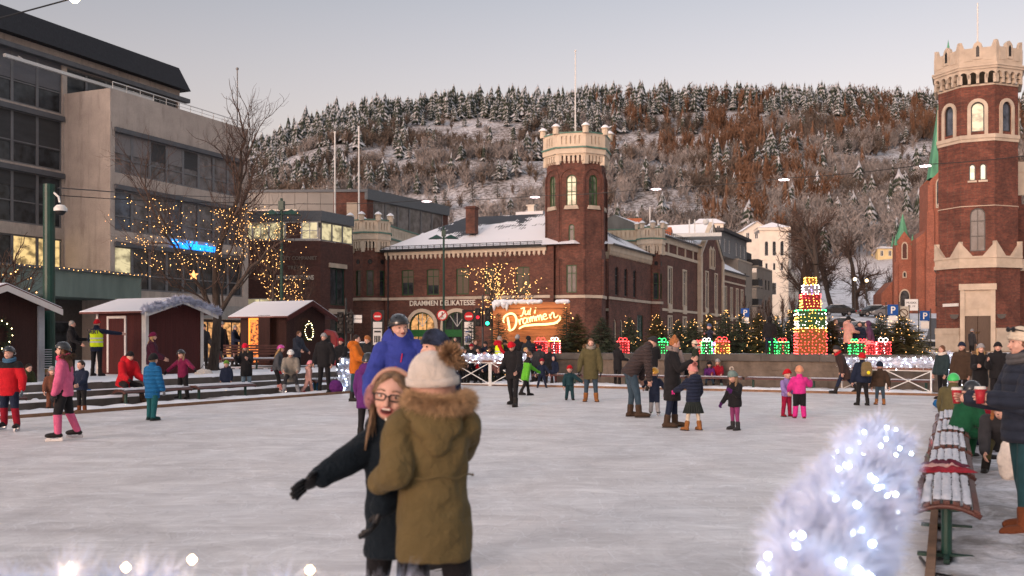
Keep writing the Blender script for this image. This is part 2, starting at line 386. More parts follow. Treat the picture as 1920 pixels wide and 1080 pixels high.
def board(a, b, nrm, label):
    mb = MB(); a = Vector(a); b = Vector(b); q = [a, b, b+nrm*.06, a+nrm*.06]
    mb.prism([(p.x, p.y) for p in q], -.02, .07); mb.build('rink_edge_board', WOODB, label=label, cat='edge board')
board(RNL, RFL, nL, 'brown snowy timber edge board along the left side of the ice')
board(RFL+dF*.1, RFR, nF, 'brown timber edge board along the far side of the ice')
board(RNR+dR*.1, RFR, nR, 'timber edge board along the right side of the ice by the benches')
lump_strip('snow', RFL+nF*.1+Vector((.2,0,0)), RFR+nF*.1, 1.7, .16, 3, SNOW, kind='structure', nx=160)
lump_strip('snow', RFL+nL*.1, RNL+nL*.1, -1.2, .12, 9, SNOWD, kind='structure', nx=220)
lump_strip('snow', RFR+nR*.1, RNR+nR*.1, 4.8, .09, 14, SNOWR, kind='structure', nx=420, ny=80)
# left steps up to the huts' platform
STONE = pm('dark_step_stone', (.085,.07,.06), .85, .35, 2.5, .4)
STEPM = snowtop('step_stone_snow', (.085,.07,.06), thr=.5, sc=1.3, amount=.55)
def off(p, n_, k): return p+n_*k
for k, (o0, z1) in enumerate(((1.9,.17),(2.5,.34),(3.1,.52))):
    a, b = RNL+nL*o0, RFL+nL*o0+dL*6; c2, e2 = b+nL*(.6 if k < 2 else 26), a+nL*(.6 if k < 2 else 26)
    mb = MB(); mb.prism([(p.x, p.y) for p in (a, b, c2, e2)], -.05, z1)
    mb.build('stone_step' if k < 2 else 'platform', STEPM, kind='structure')
lump_strip('snow', RFL+nL*3.15, RNL+nL*3.15, -.8, .10, 21, SNOW, kind='structure', nx=240, z0=.52)
lump_strip('snow', RFL+nL*2.0, RNL+nL*2.0, -.45, .07, 25, SNOW, kind='structure', nx=240, z0=.17)
# terrace wall on the far side
TZ = 1.13
tA = RFL+nF*2.6+dF*2.6; tB = RFR+nF*2.2+dF*9
mb = MB()
L = (tB-tA).length; dT = (tB-tA).normalized(); aT = math.atan2(dT.y, dT.x)
TERR = thing('terrace', None, None, (tA.x, tA.y, 0), aT); TERR['kind'] = 'structure'
GRAN = pm('granite_blocks', (.125,.10,.08), .85, .4, 2.2, .5)
for row in range(3):
    z0 = row*.3; x = -.9*(row % 2)*.5
    while x < L:
        wdt = 1.15+rnd.random()*.25; mb.box(max(0,x)+.012, min(L, x+wdt)-.012, rnd.random()*.03, .5, z0+.010, z0+.290); x += wdt
mb.box(0, L, .03, 11, -.1, .9)
mb.build('terrace_wall', GRAN, TERR)
mb = MB(); x = 0
while x < L:
    wdt = 1.9; mb.box(x+.005, min(L, x+wdt)-.005, -.06, 1.2, .905, TZ); x += wdt
mb.build('coping', pm('coping_granite', (.075,.068,.062), .7, .3, 2, .3), TERR)
mb = MB(); mb.box(0, L, 1.2, 11, .9, TZ-.02); mb.build('terrace_floor', STEPM, TERR)
# asphalt road beyond and up to the church
ASPH = pm('road_asphalt', (.075,.073,.075), .85, .25, 3, .4)
def strip(name, pts, wd, mat, dz, n_=6):
    V = []; Fq = []
    for i, (x, y) in enumerate(pts):
        j = min(i+1, len(pts)-1); k = max(i-1, 0); d = Vector((pts[j][0]-pts[k][0], pts[j][1]-pts[k][1], 0)).normalized(); q = Vector((-d.y, d.x, 0))
        for t in range(n_+1):
            p = Vector((x, y, 0))+q*wd*(t/n_-.5); V.append((p.x, p.y, T(p.x, p.y)+dz))
    for i in range(len(pts)-1):
        for t in range(n_): a = i*(n_+1)+t; Fq.append((a, a+1, a+n_+2, a+n_+1))
    return mesh_np(name, V, Fq, mat, smooth=True, kind='structure')
strip('road', [(-60+i*4, 68-i*.55) for i in range(40)], 8, ASPH, .02)
strip('road', [(WX(1755, y)+3*math.sin((y-60)/30), y) for y in np.arange(50, 125, 2.5)], 7, ASPH, .05)
# ------------------------------------------------------------------ buildings
LITY = litmat('lit_room_yellow', (1.0,.68,.28), .42, 1.6); LITW = litmat('lit_room_warm', (1.0,.48,.17), .40, 2.4)
LITP = litmat('lit_room_pale', (.95,.80,.46), .34, 1.3, .35)
ALU = pm('aluminium_frame', (.16,.165,.175), .5, .1, 2, metal=.3)
CONC = None
m, n = newmat('concrete_wall'); co = n.coords(); st = n.coords(scale=(.9,.9,.12))
f = n.noise(co, .7, 7, .65); g = n.noise(st, 2.2, 5, .7); h = n.noise(co, 14, 4, .7)
c = n.ramp(f, [(.3, (.38,.32,.28)), (.7, (.53,.46,.40))]); c = n.mix(n.ramp(g, [(.52, (0,0,0)), (.72, (.6,.6,.6))]), c, (.20,.165,.14)); c = n.mix(.5, c, n.mix(1, c, n.ramp(h, [(.3, (.75,)*3), (.7, (1.2,)*3)]), 'MULTIPLY'))
n.l(c, n.b.inputs['Base Color']); n.b.inputs['Roughness'].default_value = .9; n.bump(h, .3, .01); CONC = m
MANS = pm('mansard_sheet', (.018,.019,.024), .75, .3, 3, .3, scale=(4,4,.2))
FASC = pm('grey_fascia', (.10,.105,.115), .6, .15, 2)
OXID = pm('oxidised_fascia', (.14,.185,.165), .8, .25, .8, scale=(1,1,.25))
BLINDG = pm('dark_blind_slats', (.045,.047,.05), .6, .2, 3, .8, 40, scale=(.2,.2,1))
REFL = glassmat('window_glass_sky', (.10,.095,.10), .12)
def xform(mb, x=0, y=0, z=0, rz=0): return mb.at(x, y, z, rz)
def window(parent, fr, x0, x1, z0, z1, mf, mp, bars=(), hb=(), fw=.07, arch=0, y=.1, label=None, blind=0, bm_=None, name='window'):
    """a framed window set in the frame's wall plane; fr = (x, y, rz) of the wall's frame"""
    f = MB().at(fr[0], fr[1], 0, fr[2]); d = .07
    if arch:
        r = (x1-x0)/2; cx = (x0+x1)/2; zc = z1-r*arch; Nn = 8
        f.box(x0, x0+fw, y-.03, y+d, z0, zc); f.box(x1-fw, x1, y-.03, y+d, z0, zc); f.box(x0+fw, x1-fw, y-.03, y+d, z0, z0+fw)
        for k in range(Nn):
            a, b = PI*k/Nn, PI*(k+1)/Nn
            q = [(cx+math.cos(t)*rr, zc+math.sin(t)*rr*arch) for t, rr in ((a, r), (b, r), (b, r-fw), (a, r-fw))]
            f.ext(q, y-.03, y+d)
        pp = [(x0+fw*.5, z0+fw*.5), (x1-fw*.5, z0+fw*.5)]+[(cx+(r-fw*.5)*math.cos(PI*k/Nn), zc+arch*(r-fw*.5)*math.sin(PI*k/Nn)) for k in range(Nn+1)]
    else:
        f.box(x0, x0+fw, y-.03, y+d, z0, z1); f.box(x1-fw, x1, y-.03, y+d, z0, z1)
        f.box(x0+fw, x1-fw, y-.03, y+d, z0, z0+fw); f.box(x0+fw, x1-fw, y-.03, y+d, z1-fw, z1)
        pp = [(x0+.01, z0+.01), (x1-.01, z0+.01), (x1-.01, z1-.01), (x0+.01, z1-.01)]
    for b in bars: xx = x0+(x1-x0)*b; f.box(xx-fw*.4, xx+fw*.4, y-.02, y+d-.005, z0+fw, (z1 if not arch else z1-(x1-x0)*.02)-fw)
    for b in hb: zz = z0+(z1-z0)*b; f.box(x0+fw, x1-fw, y-.015, y+d-.01, zz-fw*.4, zz+fw*.4)
    wo = f.build(name, mf, parent, label=label)
    p = MB().at(fr[0], fr[1], 0, fr[2]); p.ext(pp, y+d*.45, y+d*.8); p.build('pane', mp, wo)
    if blind:
        p = MB().at(fr[0], fr[1], 0, fr[2]); p.box(x0+fw, x1-fw, y-.01, y+.02, z1-(z1-z0)*blind, z1-fw*.9); p.build('blind', bm_ or BLIND, wo)
    return wo
# --- modern office building, left
OB = thing('office_building', 'pale concrete office building with grey window bands and black mansard roof at the left', 'building', (-23.4, 58, 0), math.atan2(.919,.395))
bands = [(11.45,14.05),(8.05,10.7),(4.6,7.35)]
mb = MB(); ops = [(.35, 12.0, z0, z1) for z0, z1 in bands]
mb.wall(12.6, 3.9, 16.3, ops, .25)
mb.at(12.6, 0, 0, R(90)); mb.wall(12, 0, 16.3, (), .2)
mb.at(0, 3.6, 0, R(-90)); mb.wall(3.6, 0, 16.3, (), .2)
mb.M = None; mb.quad((0,0,16.3),(12.6,0,16.3),(12.6,.3,16.3),(0,.3,16.3)); mb.quad((0,.3,16.3),(.3,.3,16.3),(.3,3.6,16.3),(0,3.6,16.3)); mb.quad((.3,.3,16.3),(.3,.3,15.3),(12.6,.3,15.3),(12.6,.3,16.3))
mb.quad((0,0,15.3),(12.6,0,15.3),(12.6,12,15.3),(0,12,15.3))
mb.at(-26, 3.6); mb.wall(26, 5.3, 18.75, [(.2, 25.85, z0, z0+3.05) for z0 in (15.05,11.65,8.25)]+[(.2, 25.85, 5.5, 7.6)], .3)
mb.at(0, 3.6); mb.wall(9.8, 15.3, 18.75, [(.2, 9.6, 15.5, 17.95)], .3)
mb.at(9.8, 3.6, 0, R(90)); mb.wall(9, 15.3, 18.75)
mb.build('wall', CONC, OB)
for z0, z1 in bands:
    nn = 8; wd = (12.0-.35)/nn
    mb = MB(); mb.box(.3, 12.05, -.14, .05, z1-.22, z1+.05); mb.build('sunshade_box', FASC, OB)
    for i in range(nn):
        lit = LITP if (z1 < 8 and i == 0) else (GLASSB if (z1 > 8 and z1 < 11 and i in (0,3)) else (REFL if z1 > 8 else GLASS))
        window(OB, (0,0,0), .35+i*wd, .35+(i+1)*wd, z0, z1-.2, ALU, lit, hb=(.36,), fw=.10, y=.12, blind=(.5 if z1 > 13 and i < 5 else 0), bm_=BLINDG if i in (2,4) else pm('pale_blind', (.20,.19,.19), .7, .1))
for r_, z0 in enumerate((15.05,11.65,8.25)):
    mb = MB(); mb.box(-25.9, -.1, 3.44, 3.62, z0+2.95, z0+3.25); mb.build('sunshade_box', FASC, OB)
    for i in range(15):
        x0 = -25.8+i*1.71
        window(OB, (0,3.6,0), x0, x0+1.71, z0, z0+3.0, ALU, GLASS, hb=(.42,), fw=.09, y=.12, blind=(.55, .62, .3)[r_] if i % 5 != 4 or r_ < 2 else .0, bm_=BLINDG if r_ else pm('grey_blind_slats', (.13,.135,.15), .6, .1, 3, .8, 40, scale=(.2,.2,1)))
for i in range(15):
    x0 = -25.8+i*1.71
    window(OB, (0,3.6,0), x0, x0+1.71, 5.5, 7.6, ALU, LITY if i in (10,11,13,14) else GLASS, fw=.09, y=.12)
for i in range(6): window(OB, (0,3.6,0), .2+i*1.56, .2+(i+1)*1.56, 15.5, 17.9, ALU, GLASS, fw=.08, y=.12)
mb = MB(); mb.box(-26.5, 10.4, 3.2, 3.62, 17.98, 18.25)
mb.build('eaves_band', FASC, OB)
mb = MB(); pr = [(3.05,18.75),(3.75,20.35),(13,20.6),(13,18.75)]
vs = [(-26.5,y,z) for y,z in pr]+[(10.3,y,z) for y,z in pr[:1]]+[(9.9,y,z) for y,z in pr[1:3]]+[(10.3,13,18.75)]
mb.add(vs, [(0,1,2,3),(4,7,6,5),(0,4,5,1),(1,5,6,2),(2,6,7,3),(3,7,4,0)])
mb.build('mansard_roof', MANS, OB)
mb = MB(); mb.box(-5, 6.2, 2.5, 2.68, 17.1, 17.28); mb.tube([(-3.5,3.3,17.6),(-3.5,2.6,17.2)], .04, 6); mb.tube([(5.2,3.3,17.6),(5.2,2.6,17.2)], .04, 6); mb.build('awning', WHITEM, OB)
mb = MB(); mb.tube([(.3,.12,16.75),(12.5,.12,16.75)], .03, 6)
for i in range(12): mb.tube([(.3+i*1.1,.12,16.3),(.3+i*1.1,.12,16.75)], .02, 5)
mb.tube([(.3,.12,16.52),(12.5,.12,16.52)], .015, 5); mb.build('railing', WHITEM, OB)
mb = MB(); mb.tube([(-1.2,8,20.4),(-1.2,8,23.2)], .25, 8); mb.tube([(-1.2,8,23.2),(-1.2,8,27)], .05, 6); mb.build('antenna_mast', pm('mast_grey', (.2,.2,.2), .6, .1), OB)
# podium canopy with oxidised fascia, and shopfront
mb = MB(); mb.box(-26, 1.2, -1.2, 3.6, 3.95, 5.35); mb.build('canopy_fascia', OXID, OB)
mb = MB(); mb.box(-26.1, 1.35, -1.35, -1.1, 5.35, 5.5); mb.box(1.1, 1.35, -1.1, 3.5, 5.35, 5.5); mb.build('canopy_edge', FASC, OB)
mb = MB(); mb.box(1.3, 13, -.55, 0, 3.0, 3.9); mb.build('shop_canopy', pm('shop_canopy', (.32,.31,.29), .7, .15), OB)
SHW = pm('shop_wall', (.09,.08,.075), .7, .2); mb = MB(); mb.wall(12.6, 0, 3.0, [(.4+i*2.45, .4+i*2.45+2.1, .35, 2.9) for i in range(5)], .25, y=.25); mb.build('shop_wall', SHW, OB); mb = MB().at(-26, 2.2); mb.wall(26, 0, 3.95, [(.5+i*3.15, .5+i*3.15+2.8, .9, 2.7) for i in range(8)], .2)
mb.build('shop_wall', SHW, OB)
for i in range(5): window(OB, (0,.25,0), .4+i*2.45, .4+i*2.45+2.1, .35, 2.9, FASC, LITW if i in (1,4,3) else GLASS, bars=(.5,), fw=.09, y=.1, name='shop_window')
for i in range(8): window(OB, (-26,2.2,0), .5+i*3.15, .5+i*3.15+2.8, .9, 2.7, FASC, LITW if i in (5,) else GLASS, bars=(.5,), fw=.09, y=.1, name='shop_window')
def textobj(name, body, size, mat, loc, rot, parent=None, ext=.02, shear=0, font=None, align='CENTER', extra=0, sx=1, world=True, **kw):
    cu = bpy.data.curves.new(name, 'FONT'); cu.body = body; cu.size = size; cu.extrude = ext; cu.align_x = align; cu.shear = shear; cu.offset = extra
    cu.resolution_u = 3
    o = bpy.data.objects.new(name, cu); C.objects.link(o); bpy.context.view_layer.update()
    me = bpy.data.meshes.new_from_object(o); bpy.data.objects.remove(o)
    me.name = name; me.materials.clear(); me.materials.append(mat)
    ob = bpy.data.objects.new(name, me); link(ob, parent)
    ob.location = loc; ob.rotation_euler = rot; ob.scale = (sx, 1, 1)
    return tag(ob, **kw)
BLUEL = em('blue_sign_light', (.01,.26,1.0), 1.3)
textobj('lettering', 'Handelsbanken', .78, BLUEL, (7.0,-.12,7.45), (R(90),0,0), OB, .05, extra=0, sx=.86, label='glowing blue bank sign lettering')
# --- brick office behind it, lit glazed top floor
BO = thing('brick_office', 'dark brick office with lit glazed top floor and painted lettering behind the right hut', 'building', (-15.0, 78, 0), R(-3))
ANG_R = math.atan2(.907,.42)-R(-3)
mb = MB().at(-16, 0); mb.wall(16, 0, 9.4, [(13.2,15.0,0,2.6),(8.5,12.5,4.2,4.9)], .25)
mb.at(0,0,0,ANG_R); mb.wall(4.5, 0, 9.4, [(1.3,3.3,4.4,7.4),(1.3,3.3,.3,3.6)], .3)
mb.build('wall', BRICKD, BO)
mb = MB(); q = [(-16,-.12),(.12,-.12),(.12+4.5*math.cos(ANG_R), 4.5*math.sin(ANG_R)-.1),(-16,7)]
mb.prism(q, 10.95, 11.75); mb.build('roof_fascia', pm('zinc_fascia', (.11,.125,.14), .5, .15), BO)
mb = MB(); mb.box(-15.9, 0, .05, .2, 9.4, 9.52); mb.box(-15.9, 0, .05, .2, 10.85, 10.95)
mb.build('glazing_rail', WHITEM, BO)
mb = MB(); mb.box(-15.9,-11,.1,4,9.45,10.95); mb.build('inner_wall', pm('office_interior', (.3,.27,.2), .8), BO)
for i, lit in enumerate((1,1,0,1,1,1,0,1)):
    x0 = -10.6+i*1.3
    window(BO, (0,0,0), x0, x0+1.3, 9.5, 10.9, WHITEM if i not in (2,) else ALU, LITP if lit else BRICKD, bars=(.5,) if i in (4,7) else (), hb=(.5,) if i in (7,) else (), fw=.07, y=.0)
for i in range(3): window(BO, (0,0,ANG_R), .1+i*1.45, .1+(i+1)*1.45, 9.45, 10.9, ALU, LITP, fw=.07, y=.02)
for a_ in ((1.3,3.3,4.4,7.4),(1.3,3.3,.3,3.6)): window(BO, (0,0,ANG_R), *a_, GREENP, GLASS, bars=(.5,), fw=.1, y=.1)
window(BO, (-16,0,0), 13.2, 15.0, 0.02, 2.6, ALU, LITW, bars=(.5,), y=.1, name='door'); window(BO, (-16,0,0), 8.5, 12.5, 4.2, 4.9, WHITEM, LITP, bars=(.33,.66), y=.1)
mb = MB().at(0,0,0,ANG_R); mb.box(1.1,3.5,-.12,.0,7.4,7.75); mb.box(1.1,3.5,-.12,.0,3.7,4.1); mb.build('lintel', CREAM2, BO)
PALEL = pm('sign_letter_pale', (.62,.58,.5), .6, .1)
textobj('lettering', 'EIENDOMSFINANS', .5, PALEL, (-2.0,-.05,6.35), (R(90),0,0), BO, .04, extra=.01, sx=.72, label='pale capitals on dark brick')
textobj('lettering', 'CITY COMPANIET', .42, pm('sign_letter_dim', (.22,.19,.16), .7, .1), (-1.7,-.04,7.9), (R(90),0,0), BO, .03, sx=.85)
textobj('lettering', 'TREVAS', .42, MATS['sign_letter_dim'], (-1.9,-.04,7.15), (R(90),0,0), BO, .03)
# --- setback office block above/behind
UB = thing('rooftop_block', 'brick and grey panel block with zinc roof edge rising behind the dark brick office', 'building', (WX(688,94), 94, 0), R(-2))
AU = math.atan2(.907,.42)+R(2)+R(-4)
mb = MB().at(-3.2,0); mb.wall(3.2, 0, 15.7); mb.at(0,0,0,AU); mb.wall(1.0, 0, 15.7, x0=0); mb.at(0,0,0,AU); mb.wall(34, 0, 12.3, x0=1.0); mb.at(0,0,0,AU); mb.wall(14.2, 12.3, 15.7, x0=13.2); mb.build('brick_wall', BRICK, UB)
PANL = pm('grey_cladding', (.26,.25,.235), .7, .12, .5)
mb = MB()
for i in range(8): mb.box(-13+i*1.23, -13+(i+1)*1.23-.03, 0, .4, 0, 15.6)
mb.build('cladding', PANL, UB)
mb = MB(); mb.box(-13.2,-6.5,-.7,.0,12.6,13.9); mb.build('white_canopy', WHITEP, UB)
for i in range(4): window(UB, (0,0,0), -12.9+i*1.5, -12.9+(i+1)*1.5, 12.8, 13.7, ALU, LITP, y=-.78, fw=.06)
mb = MB(); mb.box(-1.9,-.9,-.12,0,11.5,14.6); mb.build('vent_panel', CREAM2, UB)
for i in range(6): window(UB, (0,0,AU), 1.0+i*2.03, 1.0+(i+1)*2.03, 12.3, 14.9, ALU, REFL, y=.05, fw=.09)
for i in range(9): window(UB, (0,0,AU), 14.4+i*2.0, 14.4+(i+1)*2.0, 10.2, 12.2, ALU, REFL if i % 3 else WHITEP, y=-.12, fw=.12)
ZINC = MATS['zinc_fascia']
mb = MB().at(0,0,0,AU); mb.box(-.1,14.3,-.15,6,14.9,15.9); mb.box(14.3,34,-.25,8,12.2,13.3); mb.at(0,0); mb.box(-13.2,.1,-.12,6,15.6,15.85); mb.build('roof_fascia', ZINC, UB)
# ------------------------------------------------ brick hall with towers
def octagon(r, rot=0, sq=1.0, cx=0, cy=0, flat=True):
    """regular octagon of across-flats 2r"""
    R_ = r/math.cos(PI/8); return [(cx+R_*math.cos(rot+PI/8+PI/4*k-PI/2-PI/4), cy+R_*math.sin(rot+PI/8+PI/4*k-PI/2-PI/4)) for k in range(8)]
def chamf(w, c, rot=0, cx=0, cy=0):
    """square of side w with corners cut by c; first edge is the front (-y)"""
    h = w/2; p = [(-h+c,-h),(h-c,-h),(h,-h+c),(h,h-c),(h-c,h),(-h+c,h),(-h,h-c),(-h,-h+c)]
    co_, si = math.cos(rot), math.sin(rot); return [(cx+x*co_-y*si, cy+x*si+y*co_) for x, y in p]
def edges(pts):
    for i in range(len(pts)):
        a, b = pts[i], pts[(i+1) % len(pts)]
        yield i, a, b, math.hypot(b[0]-a[0], b[1]-a[1]), math.atan2(b[1]-a[1], b[0]-a[0])
def crown(parent, sh, z, mats, gen, teeth=5, caps=True, capc=None, slot=6, sc=1.0, cap_n=8):
    """projecting corbel table, slotted parapet and turret caps on a prism tower; gen(off) gives the outline"""
    CR, GR = mats; zc, zt, zp = z     # corbel bottom, cornice, parapet top
    mb = MB(); mb.prism(gen(.34*sc), zc+(zt-zc)*.62, zt); mb.prism(gen(.22*sc), zc+(zt-zc)*.5, zc+(zt-zc)*.62)
    for i, a, b, Ls, an in edges(gen(.0)):
        mb.at(a[0], a[1], 0, an); k = max(3, round(Ls/(.34*sc)))
        for j in range(k):
            xc = (j+.5)*Ls/k; wq = Ls/k*.30; big = 1.0
            mb.box(xc-wq, xc+wq, -.20*sc, .0, zc+.10*(zt-zc), zc+(zt-zc)*.52); mb.box(xc-wq*.6, xc+wq*.6, -.1*sc, .0, zc-.02*(zt-zc), zc+(zt-zc)*.10)
        mb.box(-.17*sc, .17*sc, -.26*sc, .12, zc-.12*(zt-zc), zc+(zt-zc)*.5)
    mb.M = None
    go = gen(.30*sc); gi = gen(.30*sc-.22)
    for i, a, b, Ls, an in edges(go):
        mb.at(a[0], a[1], 0, an); k = max(2, int((Ls-.5*sc)/(.36*sc))); s0 = (Ls-k*.36*sc)/2
        mb.wall(Ls, zt, zp, [(s0+j*.36*sc+.12*sc, s0+j*.36*sc+.24*sc, zt+(zp-zt)*.25, zp-(zp-zt)*.22) for j in range(k)], .12)
    mb.M = None; mb.prism(gen(.30*sc-.12), zt, zp-.03)
    mb.build('parapet', CR, parent)
    mb = MB(); mb.prism(gen(.44*sc), zt-.02, zt+.10); mb.prism(gen(.36*sc), zp-.06, zp+.05); mb.build('copper_edge', GR, parent)
    if caps:
        for i, p in enumerate(capc or go):
            mb = MB(); mb.lathe([(0,zp-.1),(.27*sc,zp-.1),(.27*sc,zp+.40*sc),(.36*sc,zp+.42*sc),(.36*sc,zp+.48*sc)], 10, (p[0],p[1],0)); 
            o = mb.build('parapet_turret', CR, parent)
            mb = MB(); mb.lathe([(.385*sc,zp+.47*sc),(.36*sc,zp+.52*sc),(.2*sc,zp+.68*sc),(.0,zp+.78*sc)], 10, (p[0],p[1],0)); mb.build('snow_cap', SNOW, o, smooth=True)
BH = thing('brick_hall', 'red brick hall with cream corbel eaves, snow patched slate roof and delicatessen lettering', 'building', (-11.0, 86.3, 0), R(-21))
LF = 14.8
opsF = []
for xa, xb in ((1.6,2.75),(4.0,5.15),(6.75,7.9),(9.35,10.5),(12.15,13.3)): opsF.append((xa, xb, 5.45, 7.65, .12))
arc = [(2.35,4.75,.0,4.0,1.0),(5.6,8.0,.0,4.0,1.0)]
mb = MB(); mb.wall(LF+.6, 0, 9.3, opsF+arc, .28)
SA = math.atan2(11.0,5.1)-R(-21)      # right side facade
T0 = Vector((2.78+1.1,81.2-.2,0)); inv = (Matrix.Translation(BH.location) @ Matrix.Rotation(R(-21),4,'Z')).inverted()
s0 = inv @ Vector((8.1,83.4,0)); LS = 12.6
opsS = [(1.6,2.5,5.45,7.9,.3),(4.1,5.0,5.45,7.9,.3),(6.6,7.5,5.45,7.9,.3)]+[(x,x+.8,1.2,3.4,1.0) for x in (1.2,2.9,5.9)]+[(7.8,9.6,1.4,3.9)]
mb.at(s0.x, s0.y, 0, SA); mb.wall(LS, 0, 9.6, opsS, .28)
mb.build('wall', BRICK, BH)
for i, o in enumerate(opsF):
    window(BH, (0,0,0), *o[:4], GREENF, GLASS, bars=(.5,), hb=(.72,), fw=.09, arch=0, y=.12, blind=(.5,.62,.97,.97,.97)[i])
for o in opsS[:3]: window(BH, (s0.x,s0.y,SA), *o[:4], DARKM, GLASS, bars=(.5,), hb=(.7,), fw=.08, y=.12)
for o in opsS[3:6]: window(BH, (s0.x,s0.y,SA), *o[:4], CREAM, GLASS, fw=.09, arch=1, y=.1)
window(BH, (s0.x,s0.y,SA), *opsS[6][:4], GREENP, glassmat('green_pane', (.04,.07,.06)), bars=(.5,), y=.1)
for i, o in enumerate(arc):
    xa, xb, za, zb, _ = o; cx = (xa+xb)/2
    dw = window(BH, (0,0,0), xa, xb, .0, 4.0, GREENF, LITW if i == 0 else GLASS, bars=(.33,.66), hb=(.5,), fw=.1, arch=1.0, y=.14, name='arched_door')
    mb = MB(); mb.box(xa+.1, xb-.1, .02, .1, 1.9, 2.5); mb.build('green_awning', pm('green_awning', (.015,.12,.03), .6), dw)
    mb = MB()
    for k in (.3,.5,.7): mb.bar((cx,.1,2.75),(cx+1.15*math.cos(PI*k),.1,2.75+1.15*math.sin(PI*k)), .03)
    mb.build('fanlight_bars', WHITEM, dw)
    mb = MB()
    for k in range(14):
        a, b = PI*k/14, PI*(k+1)/14; mb.ext([(cx+math.cos(t)*rr, 2.8+math.sin(t)*rr) for t, rr in ((a,1.5),(b,1.5),(b,1.2),(a,1.2))], -.07, .12)
    mb.box(cx-1.5, cx-1.2, -.07, .12, 0, 2.8); mb.box(cx+1.2, cx+1.5, -.07, .12, 0, 2.8)
    mb.build('arch_surround', CREAM, dw)
def corbel_row(parent, fr, L, z0, z1, mat=CREAM, step=.42, out=.16):
    mb = MB().at(fr[0], fr[1], 0, fr[2]); mb.box(0, L, -out, .0, z0+(z1-z0)*.45, z1)
    k = int(L/step)
    for j in range(k):
        x = (j+.5)*L/k; mb.box(x-step*.25, x+step*.25, -out*.8, 0, z0+(z1-z0)*.12, z0+(z1-z0)*.45); mb.box(x-step*.13, x+step*.13, -out*.5, 0, z0, z0+(z1-z0)*.12)
    mb.build('corbel_cornice', mat, parent)
corbel_row(BH, (0,0,0), LF, 8.55, 9.35); corbel_row(BH, (s0.x,s0.y,SA), LS, 8.75, 9.6, step=.4)
mb = MB(); mb.box(-.3, LF+.3, -.09, 0, 5.05, 5.28); mb.at(s0.x,s0.y,0,SA); mb.box(0, LS, -.09, 0, 5.05, 5.28)
mb.M = None; mb.box(-.2, LF, -.06, 0, .0, .7)
mb.build('string_course', CREAM2, BH)
textobj('lettering', 'DRAMMEN DELIKATESSE', .62, pm('sign_letter_cream', (.75,.70,.6), .6, .05), (5.45,-.05,4.55), (R(90),0,0), BH, .04, extra=.008, sx=.90, label='cream serif capitals above the arches')
# roofs
m, n = newmat('snowy_tiles'); tc = n.n('TexCoord'); co = tc.outputs['Object']
wv = n.n('TexWave', wave_type='BANDS', bands_direction='X'); wv.inputs['Scale'].default_value = 1.3; n.l(co, wv.inputs[0])
wz = n.n('TexWave', wave_type='BANDS', bands_direction='Z'); wz.inputs['Scale'].default_value = 2.2; n.l(co, wz.inputs[0])
f = n.noise(co, .28, 6, .65, .5); sp = n.n('SeparateXYZ'); n.l(co, sp.inputs[0])
zr = n.n('MapRange'); n.l(sp.outputs[2], zr.inputs[0]); zr.inputs[1].default_value = 10.2; zr.inputs[2].default_value = 12.9; zr.inputs[3].default_value = .10; zr.inputs[4].default_value = -.10
ad = n.n('Math', operation='ADD'); n.l(f, ad.inputs[0]); n.l(zr.outputs[0], ad.inputs[1])
ad2 = n.n('Math', operation='MULTIPLY_ADD'); n.l(wv.outputs['Fac'], ad2.inputs[0]); ad2.inputs[1].default_value = -.05; n.l(ad.outputs[0], ad2.inputs[2])
mk = n.ramp(ad2.outputs[0], [(.455, (0,0,0)), (.475, (1,1,1))])
n.l(n.mix(mk, n.mix(wv.outputs['Fac'], (.02,.022,.03), (.045,.05,.06)), (.80,.80,.83)), n.b.inputs['Base Color']); n.b.inputs['Roughness'].default_value = .7
n.bump(mk, .6, .08); TILES = m
mb = MB(); e0, e1 = 9.35, 9.35; rz_ = 12.9; ov = .45
def loc_(px, py, Y): return tuple(inv @ Vector((WX(px, Y), Y, WZ(py, Y))))
s1 = (s0.x+LS*math.cos(SA), s0.y+LS*math.sin(SA))
Rg0 = (4.6, 7.2, rz_); Rg1 = (16.5, 7.6, rz_); Rg2 = (s1[0]-6, s1[1]-1, rz_)
A_ = (-.5,-ov,e0); B_ = (s0.x+.3, -ov, e0); Cc = (s0.x+ov, s0.y, 9.65); D_ = (s1[0]+ov*.9, s1[1]+1, 9.65)
mb.add([A_, (LF+2.4,-ov,e0), Rg1, Rg0], [(0,1,2,3)]); mb.add([A_, Rg0, (-.5,14.5,e0)], [(0,1,2)]); mb.add([Cc, D_, Rg2, Rg1], [(0,1,2,3)]); mb.add([(LF+2.4,-ov,e0), Cc, Rg1], [(0,1,2)])
mb.build('roof', TILES, BH)
mb = MB(); mb.tube([(-.5,-ov,e0-.02),(LF-.3,-ov,e0-.02)], .09, 6); mb.tube([Cc, D_], .09, 6)
for i in range(24): mb.box(i*.6, i*.6+.05, -ov+.15, -ov+.2, e0+.05, e0+.35)
mb.tube([(-.3,-ov+.2,e0+.32),(LF-.3,-ov+.2,e0+.32)], .03, 5); mb.tube([(-.3,-ov+.2,e0+.2),(LF-.3,-ov+.2,e0+.2)], .02, 5)
mb.box(-.4, LF, -ov+.02, 0, e0-.16, e0-.06)
mb.build('gutter_and_snow_guard', DARKM, BH)
mb = MB(); mb.tube([(.35,-.12,9.2),(.35,-.12,0)], .06, 6); mb.build('downpipe', DARKM, BH)
c1 = inv @ Vector((WX(885,86),86,0)); mb = MB(); mb.box(c1.x-.42, c1.x+.42, c1.y-.4, c1.y+.4, 10.8, 13.15); mb.box(c1.x-.5, c1.x+.5, c1.y-.48, c1.y+.48, 12.95, 13.05); mb.build('chimney', BRICK, BH)
